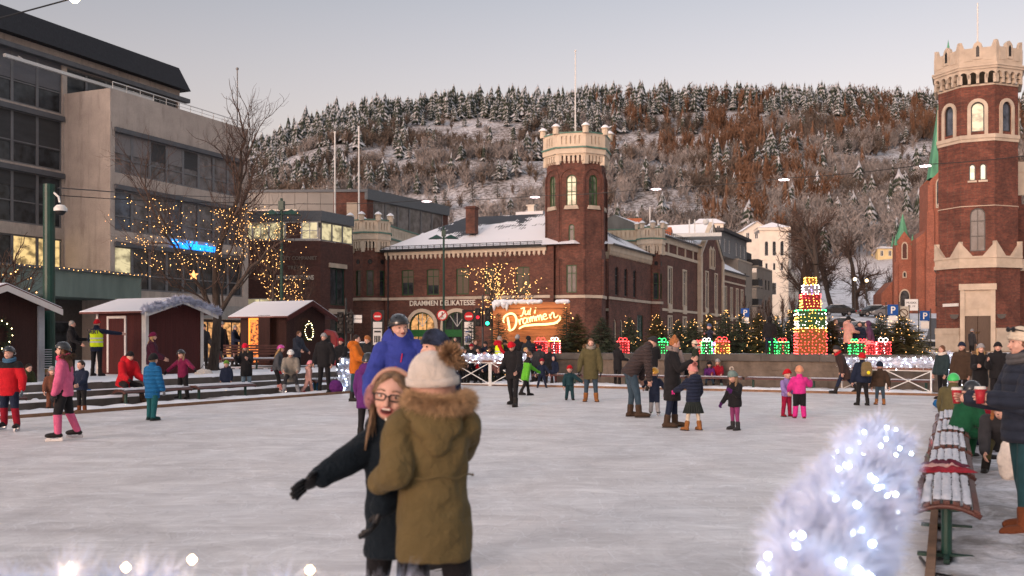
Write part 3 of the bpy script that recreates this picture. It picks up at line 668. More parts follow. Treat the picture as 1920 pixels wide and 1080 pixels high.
c1 = inv @ Vector((WX(995,90),90,0)); mb = MB(); mb.box(c1.x-1.3, c1.x+1.3, c1.y-.4, c1.y+1, 12.2, 13.2); mb.build('roof_hatch', SNOW, BH); mb = MB(); mb.box(c1.x-.3,c1.x+.3,c1.y,c1.y+.5,13.2,13.75); mb.box(c1.x-.4,c1.x+.4,c1.y-.1,c1.y+.6,13.75,13.85); mb.build('chimney', WHITEP, BH)
def turret(parent, cx, cy, r, zs, rot, sc=1.0, wins=(0,1,7,2), caps=True, wz=(5.45,7.65), mf=GREENF, mp=GLASS):
    gen = lambda o: octagon(r+o, rot, cx=cx, cy=cy)
    mb = MB()
    for i, a, b, Ls, an in edges(gen(0)):
        ops = []
        if i in wins: ops = [(Ls/2-.33*sc, Ls/2+.33*sc, wz[0], wz[1], .12)]
        mb.at(a[0], a[1], 0, an); mb.wall(Ls, 0, zs[0]+.2, ops, .2)
        if i in wins:
            window(parent, (a[0],a[1],an), *ops[0][:4], mf, mp, hb=(.6,), fw=.07, y=.08)
    mb.build('turret_wall', BRICK, parent)
    mb = MB()
    for z_, o_ in ((5.05,.09),): mb.prism(gen(o_), z_, z_+.23)
    mb.build('string_course', CREAM2, parent)
    mb = MB()
    for i, a, b, Ls, an in edges(gen(0)):
        if i in wins:
            mb.at(a[0], a[1], 0, an); mb.mat4(mb.M @ Matrix.Translation((Ls/2, -.01, zs[0]-1.0)) @ Matrix.Rotation(R(90),4,'X')); mb.lathe([(0,.01),(.17,.01),(.21,.03),(.21,-.02)], 10)
    mb.build('round_vent', BLACK, parent)
    crown(parent, None, zs, (CREAM, COPPER), gen, sc=sc, caps=caps, capc=gen(.3*sc))
    return gen
tc0 = inv @ Vector((WX(695,87.4),87.4,0)); turret(BH, tc0.x, tc0.y, 1.46, (9.4,10.85,12.0), R(21+6), .9)
# parapet wing running back from the left turret
mb = MB(); q0 = Vector((tc0.x+.7, tc0.y+.2, 0)); q1 = inv @ Vector((WX(795,99),99,0)); an = math.atan2(q1.y-q0.y, q1.x-q0.x); Lq = (q1-q0).length
mb.at(q0.x, q0.y, 0, an); k = int(Lq/.42)
mb.wall(Lq, 10.8, 11.9, [(j*.42+.14, j*.42+.28, 11.05, 11.65) for j in range(k)], .12); mb.box(0, Lq, .12, .3, 10.8, 11.85); mb.wall(Lq, 9.2, 10.8, y=.05)
mb.build('parapet', CREAM, BH)
mb = MB().at(q0.x, q0.y, 0, an); mb.box(0, Lq, -.12, .35, 10.72, 10.84); mb.box(0, Lq, -.08, .4, 11.86, 11.98); mb.build('copper_edge', COPPER, BH)
mb = MB().at(q0.x, q0.y, 0, an); mb.lathe([(0,11.5),(.25,11.5),(.25,12.0),(.33,12.03)], 10, (Lq,.1,0)); o = mb.build('parapet_turret', CREAM, BH); mb = MB().at(q0.x, q0.y, 0, an); mb.lathe([(.34,12.03),(.2,12.2),(0,12.3)], 10, (Lq,.1,0)); mb.build('snow_cap', SNOW, o)
tc1 = inv @ Vector((WX(1221,95.3),95.3,0)); turret(BH, tc1.x, tc1.y, 0.98*1.0, (9.9,11.2,12.3), R(21+20), .85, wins=(0,1,7), wz=(5.5,8.0))
mb = MB(); q1 = Vector((tc1.x-.3, tc1.y+.2, 0)); q0 = inv @ Vector((WX(1136,96),96,0)); an = math.atan2(q1.y-q0.y, q1.x-q0.x); Lq = (q1-q0).length
mb.at(q0.x, q0.y, 0, an); k = int(Lq/.42); mb.wall(Lq, 11.2, 12.25, [(j*.42+.14, j*.42+.28, 11.45, 12.0) for j in range(k)], .12); mb.box(0, Lq, .12, .3, 9.5, 12.2); mb.build('parapet', CREAM, BH)
mb = MB().at(q0.x, q0.y, 0, an); mb.box(0, Lq, -.12, .35, 11.12, 11.24); mb.box(0, Lq, -.08, .4, 12.2, 12.32); mb.build('copper_edge', COPPER, BH)
mb = MB(); q = inv @ Vector((WX(1180,110),110,0)); mb.at(q.x, q.y, 0, R(10)); mb.box(-2.6,4.6,0,4,8,14.0); mb.box(-.3,1.4,-.6,.0,8,15.0); mb.build('roof_stairhouse', pm('orange_brick', (.33,.105,.05), .85, .2, 1), BH)
mb = MB(); mb.at(q.x, q.y, 0, R(10))
for x in (2.2,3.1,6.5,7.1,9.0): mb.tube([(x,1,13),(x,1,16.4 if x < 3 else 14.9)], .07, 6)
mb.ball((8.3,1,14.6),.35); mb.box(2,10,.8,5,13,13.4); mb.build('roof_pipes', WHITEM, BH)
# main tower
TCx = inv @ Vector((WX(1081,82.7),82.7,0)); rotT = R(21-14)
gen = lambda o: chamf(4.55+2*o, 1.18+.6*o, rotT, TCx.x, TCx.y)
mb = MB()
E = list(edges(gen(0)))
for i, a, b, Ls, an in E:
    m_ = Ls/2
    ops = [(m_-.42, m_+.42, 12.5, 15.0, 1.0)] if i != 4 else []
    if i == 0: ops += [(m_-.42, m_+.42, 5.45, 7.7), (m_-.24, m_+.24, 9.6, 11.0, 1.0)]
    if i in (1,): pass
    if i == 2: ops += [(m_-.3, m_+.3, 5.6, 7.6), (m_-.2, m_+.2, 9.6, 10.8, 1.0)]
    mb.at(a[0], a[1], 0, an); mb.wall(Ls, 0, 16.4, ops, .25)
    for j, o in enumerate(ops):
        window(BH, (a[0],a[1],an), *o[:4], GREENF, (LITP if (i == 0 and o[2] == 12.5) else (glassmat('window_glass_green', (.10,.11,.08)) if o[2] == 12.5 else GLASS)), bars=(.5,) if o[1]-o[0] > .5 else (), hb=(.45,.75) if o[2] == 12.5 else (.7,), fw=.08, arch=1.0 if len(o) > 4 else 0, y=.1)
    if Ls > 1.5:
        mb.M = mb.M @ Matrix.Identity(4)
        N_ = 10; rr = .86
        for k in range(N_):
            p, q = PI*k/N_, PI*(k+1)/N_; mb.ext([(m_+math.cos(t)*r_, 14.6+math.sin(t)*r_) for t, r_ in ((p,rr+.16),(q,rr+.16),(q,rr),(p,rr))], -.07, .0)
        mb.box(m_-rr-.16, m_-rr, -.07, 0, 9.0, 14.6); mb.box(m_+rr, m_+rr+.16, -.07, 0, 9.0, 14.6)
        mb.box(m_-rr-.16, m_-rr, -.07, 0, 5.3, 8.2); mb.box(m_+rr, m_+rr+.16, -.07, 0, 5.3, 8.2)
mb.build('tower_wall', BRICK, BH)
for i, a, b, Ls, an in E:
    mb = MB().at(a[0], a[1], 0, an); mb.ext([(Ls/2-.62,12.2),(Ls/2+.62,12.2),(Ls/2+.5,12.5),(Ls/2-.5,12.5)], -.16, .02); mb.build('window_sill', CREAM2, BH)
mb = MB(); mb.prism(gen(.1), 5.02, 5.26); mb.build('string_course', CREAM2, BH)
crown(BH, None, (15.95,17.1,18.35), (CREAM, COPPER), gen, teeth=6, capc=gen(.3))
mb = MB(); mb.tube([(TCx.x-.1,TCx.y,18),(TCx.x-.1,TCx.y,25.6)], [.075,.045], 8); mb.ball((TCx.x-.1,TCx.y,25.65), .09); mb.build('flagpole', WHITEM, BH)
mb = MB().at(E[0][1][0], E[0][1][1], 0, E[0][4]); mb.box(-1.2,-.5,-.5,.2,1.0,4.4); mb.build('door_surround', CREAM, BH)
# --- second brick building with gable
B2 = thing('gabled_brick_building', 'long red brick building with cream trimmed gable and snowy roof right of the hall', 'building', (14.4, 98, 0), math.atan2(.905,.425))
mb = MB(); sec = [(0,15.2,12.0),(15.2,26.0,12.0),(26.0,40,10.2)]
wz = []
def wcol(xc, pairs, wd=1.0, ar=0): return [(xc-wd/2, xc+wd/2, a, b, ar) if ar else (xc-wd/2, xc+wd/2, a, b) for a, b in pairs]
o1 = [w_ for xc in (4.0,9.6) for w_ in wcol(xc, ((.9,4.0),(5.3,9.0)), 1.3)]
o2 = [w_ for xc in (18.2,22.6) for w_ in wcol(xc, ((.9,3.6),(5.3,9.4)), 1.2, 1.0)]+wcol(20.0, ((11.0,13.0),), .9, 1.0)+wcol(21.3, ((11.0,13.0),), .9, 1.0)
o3 = [w_ for xc in (28.5,31.8,35.1,38.0) for w_ in wcol(xc, ((.9,3.6),(4.9,8.2)), 1.1)]
mb.wall(15.2, 0, 12.0, o1, .25)
mb.at(15.2,-.25); mb.wall(10.8, 0, 11.0, [(a-15.2,b-15.2,*r_) for a,b,*r_ in o2 if r_[1] < 11], .25)
apex = 15.0
gp = [(0,11.0),(10.8,11.0),(5.4,apex)]
mb.ext(gp, -.0, .3)
mb.M = None; mb.at(0,0); mb.wall(40, 0, 10.2, o3, .25, x0=26.0)
mb.at(-.0,9,0,R(-90)); mb.wall(9, 0, 12.0)
mb.build('wall', BRICK, B2)
def surr(mb, o, t=.16):
    a, b, c_, d = o[:4]; mb.box(a-t, a, -.06, .06, c_-.1, d+t); mb.box(b, b+t, -.06, .06, c_-.1, d+t); mb.box(a, b, -.06, .06, d, d+t); mb.box(a-.05, b+.05, -.1, .05, c_-.9 if d-c_ > 3 else c_-.3, c_-.02)
mb = MB(); [surr(mb, o) for o in o1+o3]; mb.at(0,-.25); [surr(mb, o) for o in o2 if o[3] < 11]; mb.M=None
mb.at(0,-.25)
for xc in (20.0,21.3): mb.ext([(xc-.65,9.9),(xc+.65,9.9),(xc+.65,12.1),(xc,12.6),(xc-.65,12.1)], -.06, .0)
mb.M = None
mb.box(0,15.1,-.08,0,4.55,4.8); mb.box(26,40,-.08,0,4.3,4.55); mb.box(15.2,26,-.36,-.2,4.5,4.75)
mb.box(0,15.1,-.15,0,11.4,12.0); mb.box(0,15.1,-.1,0,10.2,10.5); mb.box(26,40,-.12,0,9.7,10.2); mb.box(26,40,-.1,0,8.8,9.0)
for xq in (0.2,3.2,6.4,9.6,12.8): mb.box(xq,xq+.3,-.1,0,10.5,11.4)
mb.box(15.0,15.7,-.45,0,0,12.3); mb.box(25.5,26.2,-.45,0,0,11.2)
mb.at(15.2,-.25); mb.ext([(-.3,10.7),(-.3,11.2),(5.4,apex+.45),(5.4,apex-.15)], -.15, .35); mb.ext([(11.1,10.7),(5.4,apex-.15),(5.4,apex+.45),(11.1,11.2)], -.15, .35)
mb.at(0,9,0,R(-90)); mb.box(0,9,-.15,0,11.4,12.0); mb.box(0,9,-.1,0,10.2,10.5); mb.box(0,9,-.08,0,4.55,4.8)
mb.build('cream_trim', CREAM, B2)
for o in o1+o3: window(B2, (0,0,0), *o[:4], WHITEP, GLASS, bars=(.5,), hb=(.65,), fw=.08, y=.1)
for o in o2:
    if o[3] < 11: window(B2, (0,-.25,0), *o[:4], WHITEP, GLASS, bars=(.5,), hb=(.65,), fw=.08, arch=1.0, y=.1)
for xc in (20.0,21.3): window(B2, (0,-.37,0), xc-.4, xc+.4, 10.1, 12.3, CREAM, BRICKD, fw=.1, arch=1.0, y=-.02)
ROOF2 = snowtop('snowy_sheet_roof', (.07,.08,.085), thr=.42, sc=.35, amount=.55, soft=.04)
mb = MB(); mb.add([(-.3,-.4,12.0),(15.4,-.4,12.0),(15.4,4.5,14.2),(-.3,4.5,14.2)],[(0,1,2,3)]); mb.add([(-.3,9,12.0),(15.4,9,12.0),(15.4,4.5,14.2),(-.3,4.5,14.2)],[(3,2,1,0)]); mb.add([(-.3,-.4,12.0),(-.3,4.5,14.2),(-.3,9,12)],[(0,1,2)])
mb.add([(14.9,-.5,11.0),(20.6,-.5,apex+.3),(20.6,10,apex+.3),(14.9,10,11.0)],[(0,1,2,3)]); mb.add([(26.4,-.5,11.0),(26.4,10,11.0),(20.6,10,apex+.3),(20.6,-.5,apex+.3)],[(0,1,2,3)])
mb.add([(26,-.4,10.2),(40.3,-.4,10.2),(40.3,4.5,13),(26,4.5,13)],[(0,1,2,3)]); mb.add([(40.3,-.4,10.2),(40.3,9,10.2),(40.3,4.5,13)],[(0,1,2)])
mb.build('roof', ROOF2, B2)
mb = MB(); mb.tube([(-.3,-.45,12.0),(15,-.45,12.0)], .1, 6); mb.tube([(26.3,-.45,10.2),(40.3,-.45,10.2)], .1, 6)
for i in range(20): mb.box(.3+i*.72,.36+i*.72,.0,.06,12.2,12.6)
mb.tube([(0,.03,12.6),(15,.03,12.6)], .03, 5); mb.build('gutter_and_snow_guard', DARKM, B2)
window(B2, (20.6-.0,-.62,0), -.35,.35, .5, 3.9, CREAM, LITW, arch=1.0, y=.1, name='door')
# --- grey apartments
AP = thing('apartment_block', 'beige grey apartment block with stacked balconies between brick gable and white villa', 'building', (WX(1384,140), 140, 2), math.atan2(.905,.425))
APW = pm('beige_render', (.30,.265,.225), .85, .1, .6); APD = pm('blue_grey_render', (.18,.185,.19), .85, .1, .6)
mb = MB(); oa = [(x, x+1.1, z, z+1.7) for x in (1,4.2) for z in (1.2,4.4,7.6)]; ob = [(x, x+1.2, z, z+1.6) for x in (14.0,16.4,19.5,22) for z in (1.2,4.4,7.6)]
mb.wall(9.5, 0, 11.0, oa, .2); mb.wall(25.5, 0, 10.8, ob, .2, x0=12.8); mb.at(9.5,1.4); mb.wall(3.3, 0, 10.8)
mb.at(25.5,0,0,R(90)); mb.wall(9, 0, 10.8); mb.at(0,9,0,R(-90)); mb.wall(9,0,11); mb.build('wall', APW, AP)
mb = MB(); oc = [(x, x+1.0, 11.6, 13.4) for x in (-6,-3.2,1.2,4,6.5)]; mb.wall(8.5, 11.0, 14.2, oc, .2, y=.6, x0=-8); mb.at(8.5,.6,0,R(90)); mb.wall(7, 11, 14.2); mb.at(-8,8,0,R(-90)); mb.wall(7.4,11,14.2); mb.build('upper_wall', APD, AP)
for o in oa+ob: window(AP, (0,0,0), *o, DARKM, GLASS, bars=(.5,), fw=.07, y=.1)
for o in oc: window(AP, (0,.6,0), *o, WHITEM, GLASSB, bars=(.5,), fw=.07, y=.1)
mb = MB(); mb.box(-8.6,9.2,.0,8,14.2,14.6); mb.box(9.3,13,.8,8,10.8,12.8); mb.build('roof', SLATE, AP)
for z in (1.8,4.7,7.6,10.6):
    mb = MB(); mb.box(9.6,12.7,-.9,1.4,z,z+.15); o = mb.build('balcony', CREAM2, AP)
    mb = MB(); mb.box(9.6,12.7,-.92,-.86,z+.15,z+1.1); mb.box(9.6,9.66,-.86,1.3,z+.15,z+1.1); mb.build('railing', DARKM, o)
mb = MB(); mb.box(13,25,-.08,.3,10.8,11.0); mb.box(0,9.5,-.08,.5,10.9,11.1); mb.build('roof_edge', CREAM2, AP)
# --- white villa with square tower
WV = thing('white_villa', 'cream white villa with square tower of three arched windows behind the apartment block', 'building', (WX(1424,190), 190, T(WX(1424,190),190)), R(-6))
zb = WV.location.z
def zv(py, Y=190): return WZ(py, Y)-zb
mb = MB(); ow = [(.95+i*1.45, .95+i*1.45+.75, zv(480), zv(452), 1.0) for i in range(3)]+[(.95+i*1.45+.1, .95+i*1.45+.65, zv(507), zv(493)) for i in range(3)]+[(1.0,3.2,zv(553),zv(530))]
mb.wall(5.4, -3, zv(432), ow, .3); mb.at(5.4,0,0,R(75)); mb.wall(22, -3, zv(505), [(2.2+i*2.4, 3.1+i*2.4, z, z+1.8, 1.0) for i in range(8) for z in (zv(575),zv(540))], .2); mb.wall(5.4, zv(505), zv(432), [(1+i*1.3,1.7+i*1.3,zv(480),zv(452),1.0) for i in range(3)], .2)
mb.at(-7,1); mb.wall(7, -3, zv(520)); mb.build('wall', WHITEP, WV)
for o in ow: window(WV, (0,0,0), *o[:4], WHITEM, GLASS, arch=1.0 if len(o) > 4 else 0, fw=.08, y=.12, bars=(.5,) if o[1]-o[0] > 1 else ())
for i in range(8):
    for z in (zv(575),zv(540)): window(WV, (5.4,0,R(75)), 2.2+i*2.4, 3.1+i*2.4, z, z+1.8, WHITEM, GLASS, arch=1.0, y=.1)
mb = MB(); mb.box(-.35,5.75,-.35,5.6,zv(432),zv(427)); mb.box(-.15,5.55,-.12,0,zv(488),zv(485)); mb.box(-.15,5.55,-.12,0,zv(520),zv(517)); mb.build('cornice', WHITEP, WV)
mb = MB(); mb.cone([(-.45,-.45),(5.85,-.45),(5.85,5.6),(-.45,5.6)], zv(427), (2.7,2.6,zv(414))); mb.at(5.4,0,0,R(75)); mb.add([(5,-.3,zv(505)),(22.3,-.3,zv(505)),(22,5,zv(488)),(5,5,zv(488))],[(0,1,2,3)]); mb.add([(22.3,-.3,zv(505)),(22.3,9,zv(505)),(22,5,zv(488))],[(0,1,2)]); mb.build('roof', SNOW, WV)
def house(px0, px1, pyb, pyr, Y, wallm, label, pye, nw=3, lit=None, gable=False, roofm=None, name='house'):
    x0, x1 = WX(px0, Y), WX(px1, Y); z0 = T((x0+x1)/2, Y)
    h = thing(name, label, 'house', (x0, Y, z0), R(rnd.uniform(-6, 4)))
    ze, zr2, zb_ = WZ(pye, Y)-z0, WZ(pyr, Y)-z0, min(0, WZ(pyb, Y)-z0)-2; L = x1-x0
    ww = L/nw; ops = [(ww*i+ww*.3, ww*i+ww*.7, ze-min(2.0,(ze-zb_)*.55), ze-.5) for i in range(nw)]
    D = L*.7
    mb = MB(); mb.wall(L, zb_, ze, ops, .2); mb.at(L,0,0,R(90)); mb.wall(D, zb_, ze); mb.at(0,D,0,R(-90)); mb.wall(D, zb_, ze)
    mb.M = None
    if gable: mb.ext([(0,ze),(L,ze),(L/2,zr2)], 0.02, .3)
    mb.build('wall', wallm, h)
    for o in ops: window(h, (0,0,0), *o, WHITEM, lit or GLASS, bars=(.5,), fw=.1, y=.08)
    mb = MB()
    if gable: mb.add([(-.5,-.6,ze-.2),(L/2,-.6,zr2+.1),(L/2,D,zr2+.1),(-.5,D,ze-.2),(L+.5,-.6,ze-.2),(L+.5,D,ze-.2)], [(0,1,2,3),(1,4,5,2)])
    else: mb.add([(-.5,-.6,ze),(L+.5,-.6,ze),(L+.5,D+.5,ze),(-.5,D+.5,ze),(L*.2,D/2,zr2),(L*.8,D/2,zr2)], [(0,1,5,4),(1,2,5),(2,3,4,5),(3,0,4),(0,3,2,1)])
    mb.build('roof', roofm or SNOW, h); return h
YEL = pm('yellow_plaster', (.62,.50,.27), .8, .08, .8); REDW = pm('red_wood', (.20,.05,.03), .8, .15); BRNW = pm('brown_timber', (.10,.065,.045), .8, .2)
house(1303, 1356, 440, 408, 250, WHITEP, 'white house with snowy roof above the gabled brick building', 419, 3)
house(1342, 1378, 462, 430, 215, REDW, 'red timber house with black roof and glowing windows behind the gable', 448, 4, LITW, roofm=SLATE)
house(1394, 1444, 462, 415, 240, WHITEP, 'white gabled wooden house left of the white villa tower', 432, 3, gable=True)
house(1646, 1692, 500, 460, 262, YEL, 'yellow villa with white trim above the snowy park', 466, 3)
house(1585, 1640, 500, 462, 300, WHITEP, 'long pale house with flat roof between park trees', 470, 4, roofm=SLATE)
house(985, 1022, 306, 290, 520, BRNW, 'dark timber cabin with snowy roof high on the hillside beside the tower', 300, 4, LITP)
house(948, 974, 308, 299, 520, BRNW, 'small dark hut with thin snowy roof on the hillside', 303, 3)
# --- church
CH = thing('church', 'red brick gothic church with green copper spires behind the right tower', 'church', (WX(1778,150), 150, 4), R(-10))
def zc(py): return WZ(py,150)-4
mb = MB(); hw = 3.4
mb.box(-hw,hw,-hw,hw,-3,zc(345))
for sx in (-1,1):
    for k, (w_, t_) in enumerate(((1.3,470),(1.0,400),(.7,352))): mb.box(sx*hw-w_/2, sx*hw+w_/2, -hw-w_*.5, -hw+w_, -3, zc(t_))
mb.ext([(-hw,zc(345)),(hw,zc(345)),(0,zc(300))], -hw, -hw+.4); 
mb.ext([(y,z) for y,z in ((-hw,zc(345)),(hw,zc(345)),(0,zc(300)))], hw-.4, hw)
mb.at(-3.4,-3,0,0); mb.ext([(-1.8,-3),(0,-3),(0,zc(430)),(-.8,zc(440)),(-1.8,zc(450))], 0, 9)
mb.build('wall', BRICKC, CH)
mb = MB(); tx, ty = [WX(1708,150)-WX(1778,150)-.6, 1.5]
sq = [(tx-1.25,ty-1.25),(tx+1.25,ty-1.25),(tx+1.25,ty+1.25),(tx-1.25,ty+1.25)]
mb.prism(sq, -3, zc(455)); mb.box(tx-1.5,tx-1.0,ty-1.5,ty-1,-3,zc(490)); mb.box(tx+1.0,tx+1.5,ty-1.5,ty-1,-3,zc(490))
mb.ext([(tx-1.25,zc(455)),(tx+1.25,zc(455)),(tx,zc(432))], ty-1.3, ty+1.3); mb.build('stair_turret', BRICKC, CH)
mb = MB(); mb.cone([(tx+1.2*math.cos(k*PI/4),ty+1.2*math.sin(k*PI/4)) for k in range(8)], zc(452), (tx,ty,zc(396)))
for sx in (-1,1):
    for sy in (-1,1): mb.cone([(tx+sx*1.2+.3*math.cos(k*PI/2),ty+sy*1.2+.3*math.sin(k*PI/2)) for k in range(4)], zc(458), (tx+sx*1.2,ty+sy*1.2,zc(436)))
mb.build('turret_spire', COPPERB, CH)
mb = MB(); mb.cone([(3.1*math.cos(k*PI/4+PI/8),3.1*math.sin(k*PI/4+PI/8)) for k in range(8)], zc(335), (0,0,zc(74))); mb.build('spire', COPPERB, CH)
def gwin(x, y, z0, z1, w_, mat, fm=CREAM2, name='window'): return window(CH, (x,y,0), 0, w_, z0, z1, fm, mat, arch=1.5, fw=.14, y=-.12, name=name)
gwin(tx-.45, ty-1.32, zc(485), zc(452), .9, BRICKD); gwin(tx-.3, ty-1.3, zc(520), zc(507), .6, GLASS); gwin(tx-.8, ty-1.32, zc(576), zc(541), 1.6, GLASS, name='door')
gwin(-1.9, -hw-.05, zc(470), zc(435), 1.3, LITY); gwin(.6, -hw-.05, zc(470), zc(435), 1.3, LITY); gwin(-2.6, -hw-.05, zc(395), zc(340), 1.2, GLASS)
gwin(-3.0, -hw-.08, zc(577), zc(507), 3.2, GLASS, BRICKC, 'portal')
mb = MB().mat4(Matrix.Translation((-1.5,-hw-.15,zc(391))) @ Matrix.Rotation(R(90),4,'X')); mb.lathe([(0,.06),(.75,.06),(.85,.0),(.85,-.1)], 20); mb.build('clock_face', WHITEP, CH)
mb = MB(); mb.box(-1.53,-1.47,-hw-.24,-hw-.22,zc(391),zc(391)+.6); mb.box(-1.5,-1.1,-hw-.24,-hw-.22,zc(391)-.03,zc(391)+.03); mb.build('clock_hands', BLACK, CH)
mb = MB(); mb.box(-2.0,-1.3,-hw-.6,-hw-.55,zc(560),zc(540)); mb.build('banner', pm('purple_banner', (.10,.05,.25), .7), CH)
mb = MB(); mb.octa((-1.6,-hw-.8,zc(567)), .28); mb.octa((-.2,-hw-.8,zc(562)), .12); mb.build('lantern', em('lantern_warm', (1,.6,.2), 6), CH)
mb = MB(); mb.box(tx-2.9,tx-1.3,ty+1,ty+8,-3,zc(548)); mb.ext([(tx-2.9,zc(548)),(tx-1.3,zc(548)),(tx-1.3,zc(525))],ty+1,ty+8); mb.build('side_aisle', BRICKC, CH)
# --- right tower
RT = thing('brick_tower_house', 'tall red brick octagonal tower with cream battlements and arched windows at right', 'building', (WX(1833,67.6), 67.6, 0), 0)
rr0 = 2.42; rot = R(-25)
gen = lambda o: octagon(rr0+o, rot)
mb = MB(); E = list(edges(gen(0)))
FRONT = min(E, key=lambda e: .906*(e[1][1]+e[2][1])+.423*(e[1][0]+e[2][0]))[0]
for i, a, b, Ls, an in E:
    m_ = Ls/2; ops = [(m_-.40, m_+.40, 15.3, 17.25, 1.0)]
    if i == FRONT: ops += [(m_-.46, m_+.46, 7.45, 10.3, 1.0), (m_-.52, m_-.12, 12.1, 13.2, 1.0), (m_+.12, m_+.52, 12.1, 13.2, 1.0)]
    mb.at(a[0], a[1], 0, an); mb.wall(Ls, 6.4, 18.4, ops, .25)
    for o in ops:
        wide = o[3] > 16
        window(RT, (a[0],a[1],an), *o[:4], DARKM, LITP if (wide and i == FRONT) else (GLASSB if wide else (litmat('lit_dim', (.8,.72,.5), .5, 2, .6) if o[2] > 12 else GLASS)), bars=() if o[1]-o[0] < .6 else (.5,) if o[2] < 8 else (), hb=(.35,.7) if o[2] < 8 else (), fw=.07, arch=1.0, y=.1)
mb.build('tower_wall', BRICKR, RT)
mb = MB()
for i, a, b, Ls, an in E:
    m_ = Ls/2; mb.at(a[0], a[1], 0, an)
    for k in range(10):
        p, q = PI*k/10, PI*(k+1)/10; mb.ext([(m_+math.cos(t)*r_, 16.85+math.sin(t)*r_) for t, r_ in ((p,.62),(q,.62),(q,.40),(p,.40))], -.09, .02)
    mb.box(m_-.62, m_-.40, -.09, .02, 15.1, 16.85); mb.box(m_+.40, m_+.62, -.09, .02, 15.1, 16.85)
    if i == FRONT:
        mb.box(m_-.6,m_-.05,-.08,0,11.98,12.1); mb.box(m_+.05,m_+.6,-.08,0,11.98,12.1)
mb.M = None; mb.prism(gen(.12), 14.85, 15.1); mb.prism(gen(.06), 14.65, 14.85); mb.prism(gen(.04), 10.4, 10.45)
mb.build('window_surround', CREAM2, RT)
# battlement
mb = MB()
for i, a, b, Ls, an in edges(gen(.0)):
    mb.at(a[0], a[1], 0, an)
    k = 4
    for j in range(k+1):
        xc = j*Ls/k; mb.box(xc-.09, xc+.09, -.26, 0, 18.42, 19.0)
for i, a, b, Ls, an in edges(gen(.26)):
    mb.at(a[0], a[1], 0, an); k = 4; w_ = Ls/k
    mb.wall(Ls, 18.75, 19.35, [(w_*(j+.5)-w_*.36, w_*(j+.5)+w_*.36, 18.75, 19.17, 1.0) for j in range(k)], .22)
mb.M = None; mb.prism(gen(.05), 18.3, 18.42); mb.prism(gen(.34), 19.35, 19.5); mb.prism(gen(.4), 19.5, 19.62)
for i, a, b, Ls, an in edges(gen(.24)):
    mb.at(a[0], a[1], 0, an); zt = 20.75
    prof = [(0,19.6),(Ls,19.6),(Ls,zt+.45),(Ls*.93,zt+.42),(Ls*.86,zt)]
    prof += [(Ls*.64,zt),(Ls*.60,zt+.28),(Ls*.5,zt+.45),(Ls*.40,zt+.28),(Ls*.36,zt),(Ls*.14,zt),(Ls*.07,zt+.42),(0,zt+.45)]
    mb.ext(prof, 0, .25)
    mb.box(Ls*.5-.24,Ls*.5+.24,-.05,.0,20.0,20.9); mb.box(Ls*.12,Ls*.36,-.03,0,19.9,20.5); mb.box(Ls*.64,Ls*.88,-.03,0,19.9,20.5)
mb.build('battlement', CREAM2, RT)
for i, a, b, Ls, an in edges(gen(.24)):
    mb = MB().at(a[0], a[1], 0, an); mb.ext([(Ls*.5-.1,20.15),(Ls*.5+.1,20.15),(Ls*.5+.1,20.75),(Ls*.5,20.9),(Ls*.5-.1,20.75)], -.06, -.052); mb.build('arrow_slit', BLACK, RT)
mb = MB(); mb.tube([(0,0,19.6),(0,0,24.5)], .05, 8); mb.build('flagpole', WHITEM, RT)
# lower stage
g2 = lambda o: octagon(rr0+.12+o, rot); E2 = list(edges(g2(0))); mb = MB()
for i, a, b, Ls, an in E2:
    mb.at(a[0], a[1], 0, an); mb.wall(Ls, 0, 6.5, [(Ls/2-.78, Ls/2+.78, .0, 4.0)] if i == FRONT else [], .3)
mb.build('base_wall', BRICKR, RT)
mb = MB(); mb.prism(g2(.16), 6.35, 6.6); mb.prism(g2(.1), 6.6, 7.0); mb.prism(g2(.16), 7.0, 7.12)
for i, a, b, Ls, an in edges(g2(.1)):
    mb.at(a[0], a[1], 0, an)
    for e_ in (0, Ls): mb.ext([(max(0,e_-.82),7.1),(min(Ls,e_+.82),7.1),(e_,8.1)], -.04, .3)
for i, a, b, Ls, an in E2:
    mb.at(a[0], a[1], 0, an)
    if i == FRONT:
        mb.box(0.02,Ls/2-1.05,-.1,0,2.0,2.4); mb.box(Ls/2+1.05,Ls-.02,-.1,0,2.0,2.4); mb.box(.02,Ls/2-1.05,-.07,0,.9,2.0); mb.box(Ls/2+1.05,Ls-.02,-.07,0,.9,2.0)
        for s_ in (-1,1):
            x_ = Ls/2+s_*.91; mb.box(x_-.14,x_+.14,-.14,.05,.9,4.9)
        mb.box(Ls/2-1.12,Ls/2+1.12,-.2,.05,4.9,5.3); mb.box(Ls/2-.77,Ls/2+.77,-.02,.1,3.2,4.9)
        for j in range(4): mb.ext([(Ls/2-.6+j*.33,3.7),(Ls/2-.36+j*.33,3.7),(Ls/2-.36+j*.33,4.1),(Ls/2-.48+j*.33,4.22),(Ls/2-.6+j*.33,4.1)], -.06, -.01)
    else: mb.box(.02,Ls-.02,-.1,0,2.0,2.4); mb.box(.02,Ls-.02,-.07,0,.9,2.0)
mb.build('stone_trim', CREAM2, RT)
mb = MB(); mb.prism(g2(.12), 0, .9); 
for i, a, b, Ls, an in E2:
    if i == FRONT: mb.at(a[0], a[1], 0, an); mb.box(Ls/2-1.2,Ls/2+1.2,-1.2,-.1,0,.5)
mb.build('plinth', pm('plinth_stone', (.27,.21,.16), .85, .2, 1.5, .3), RT)
a, b, Ls, an = E2[FRONT][1:]
mb = MB().at(a[0],a[1],0,an)
for s_ in (0,1):
    x0 = Ls/2-.76+s_*.77; mb.box(x0,x0+.74,.0,.1,.9,3.2)
    for z_ in (1.1,2.2): mb.box(x0+.12,x0+.62,-.03,.0,z_,z_+.85)
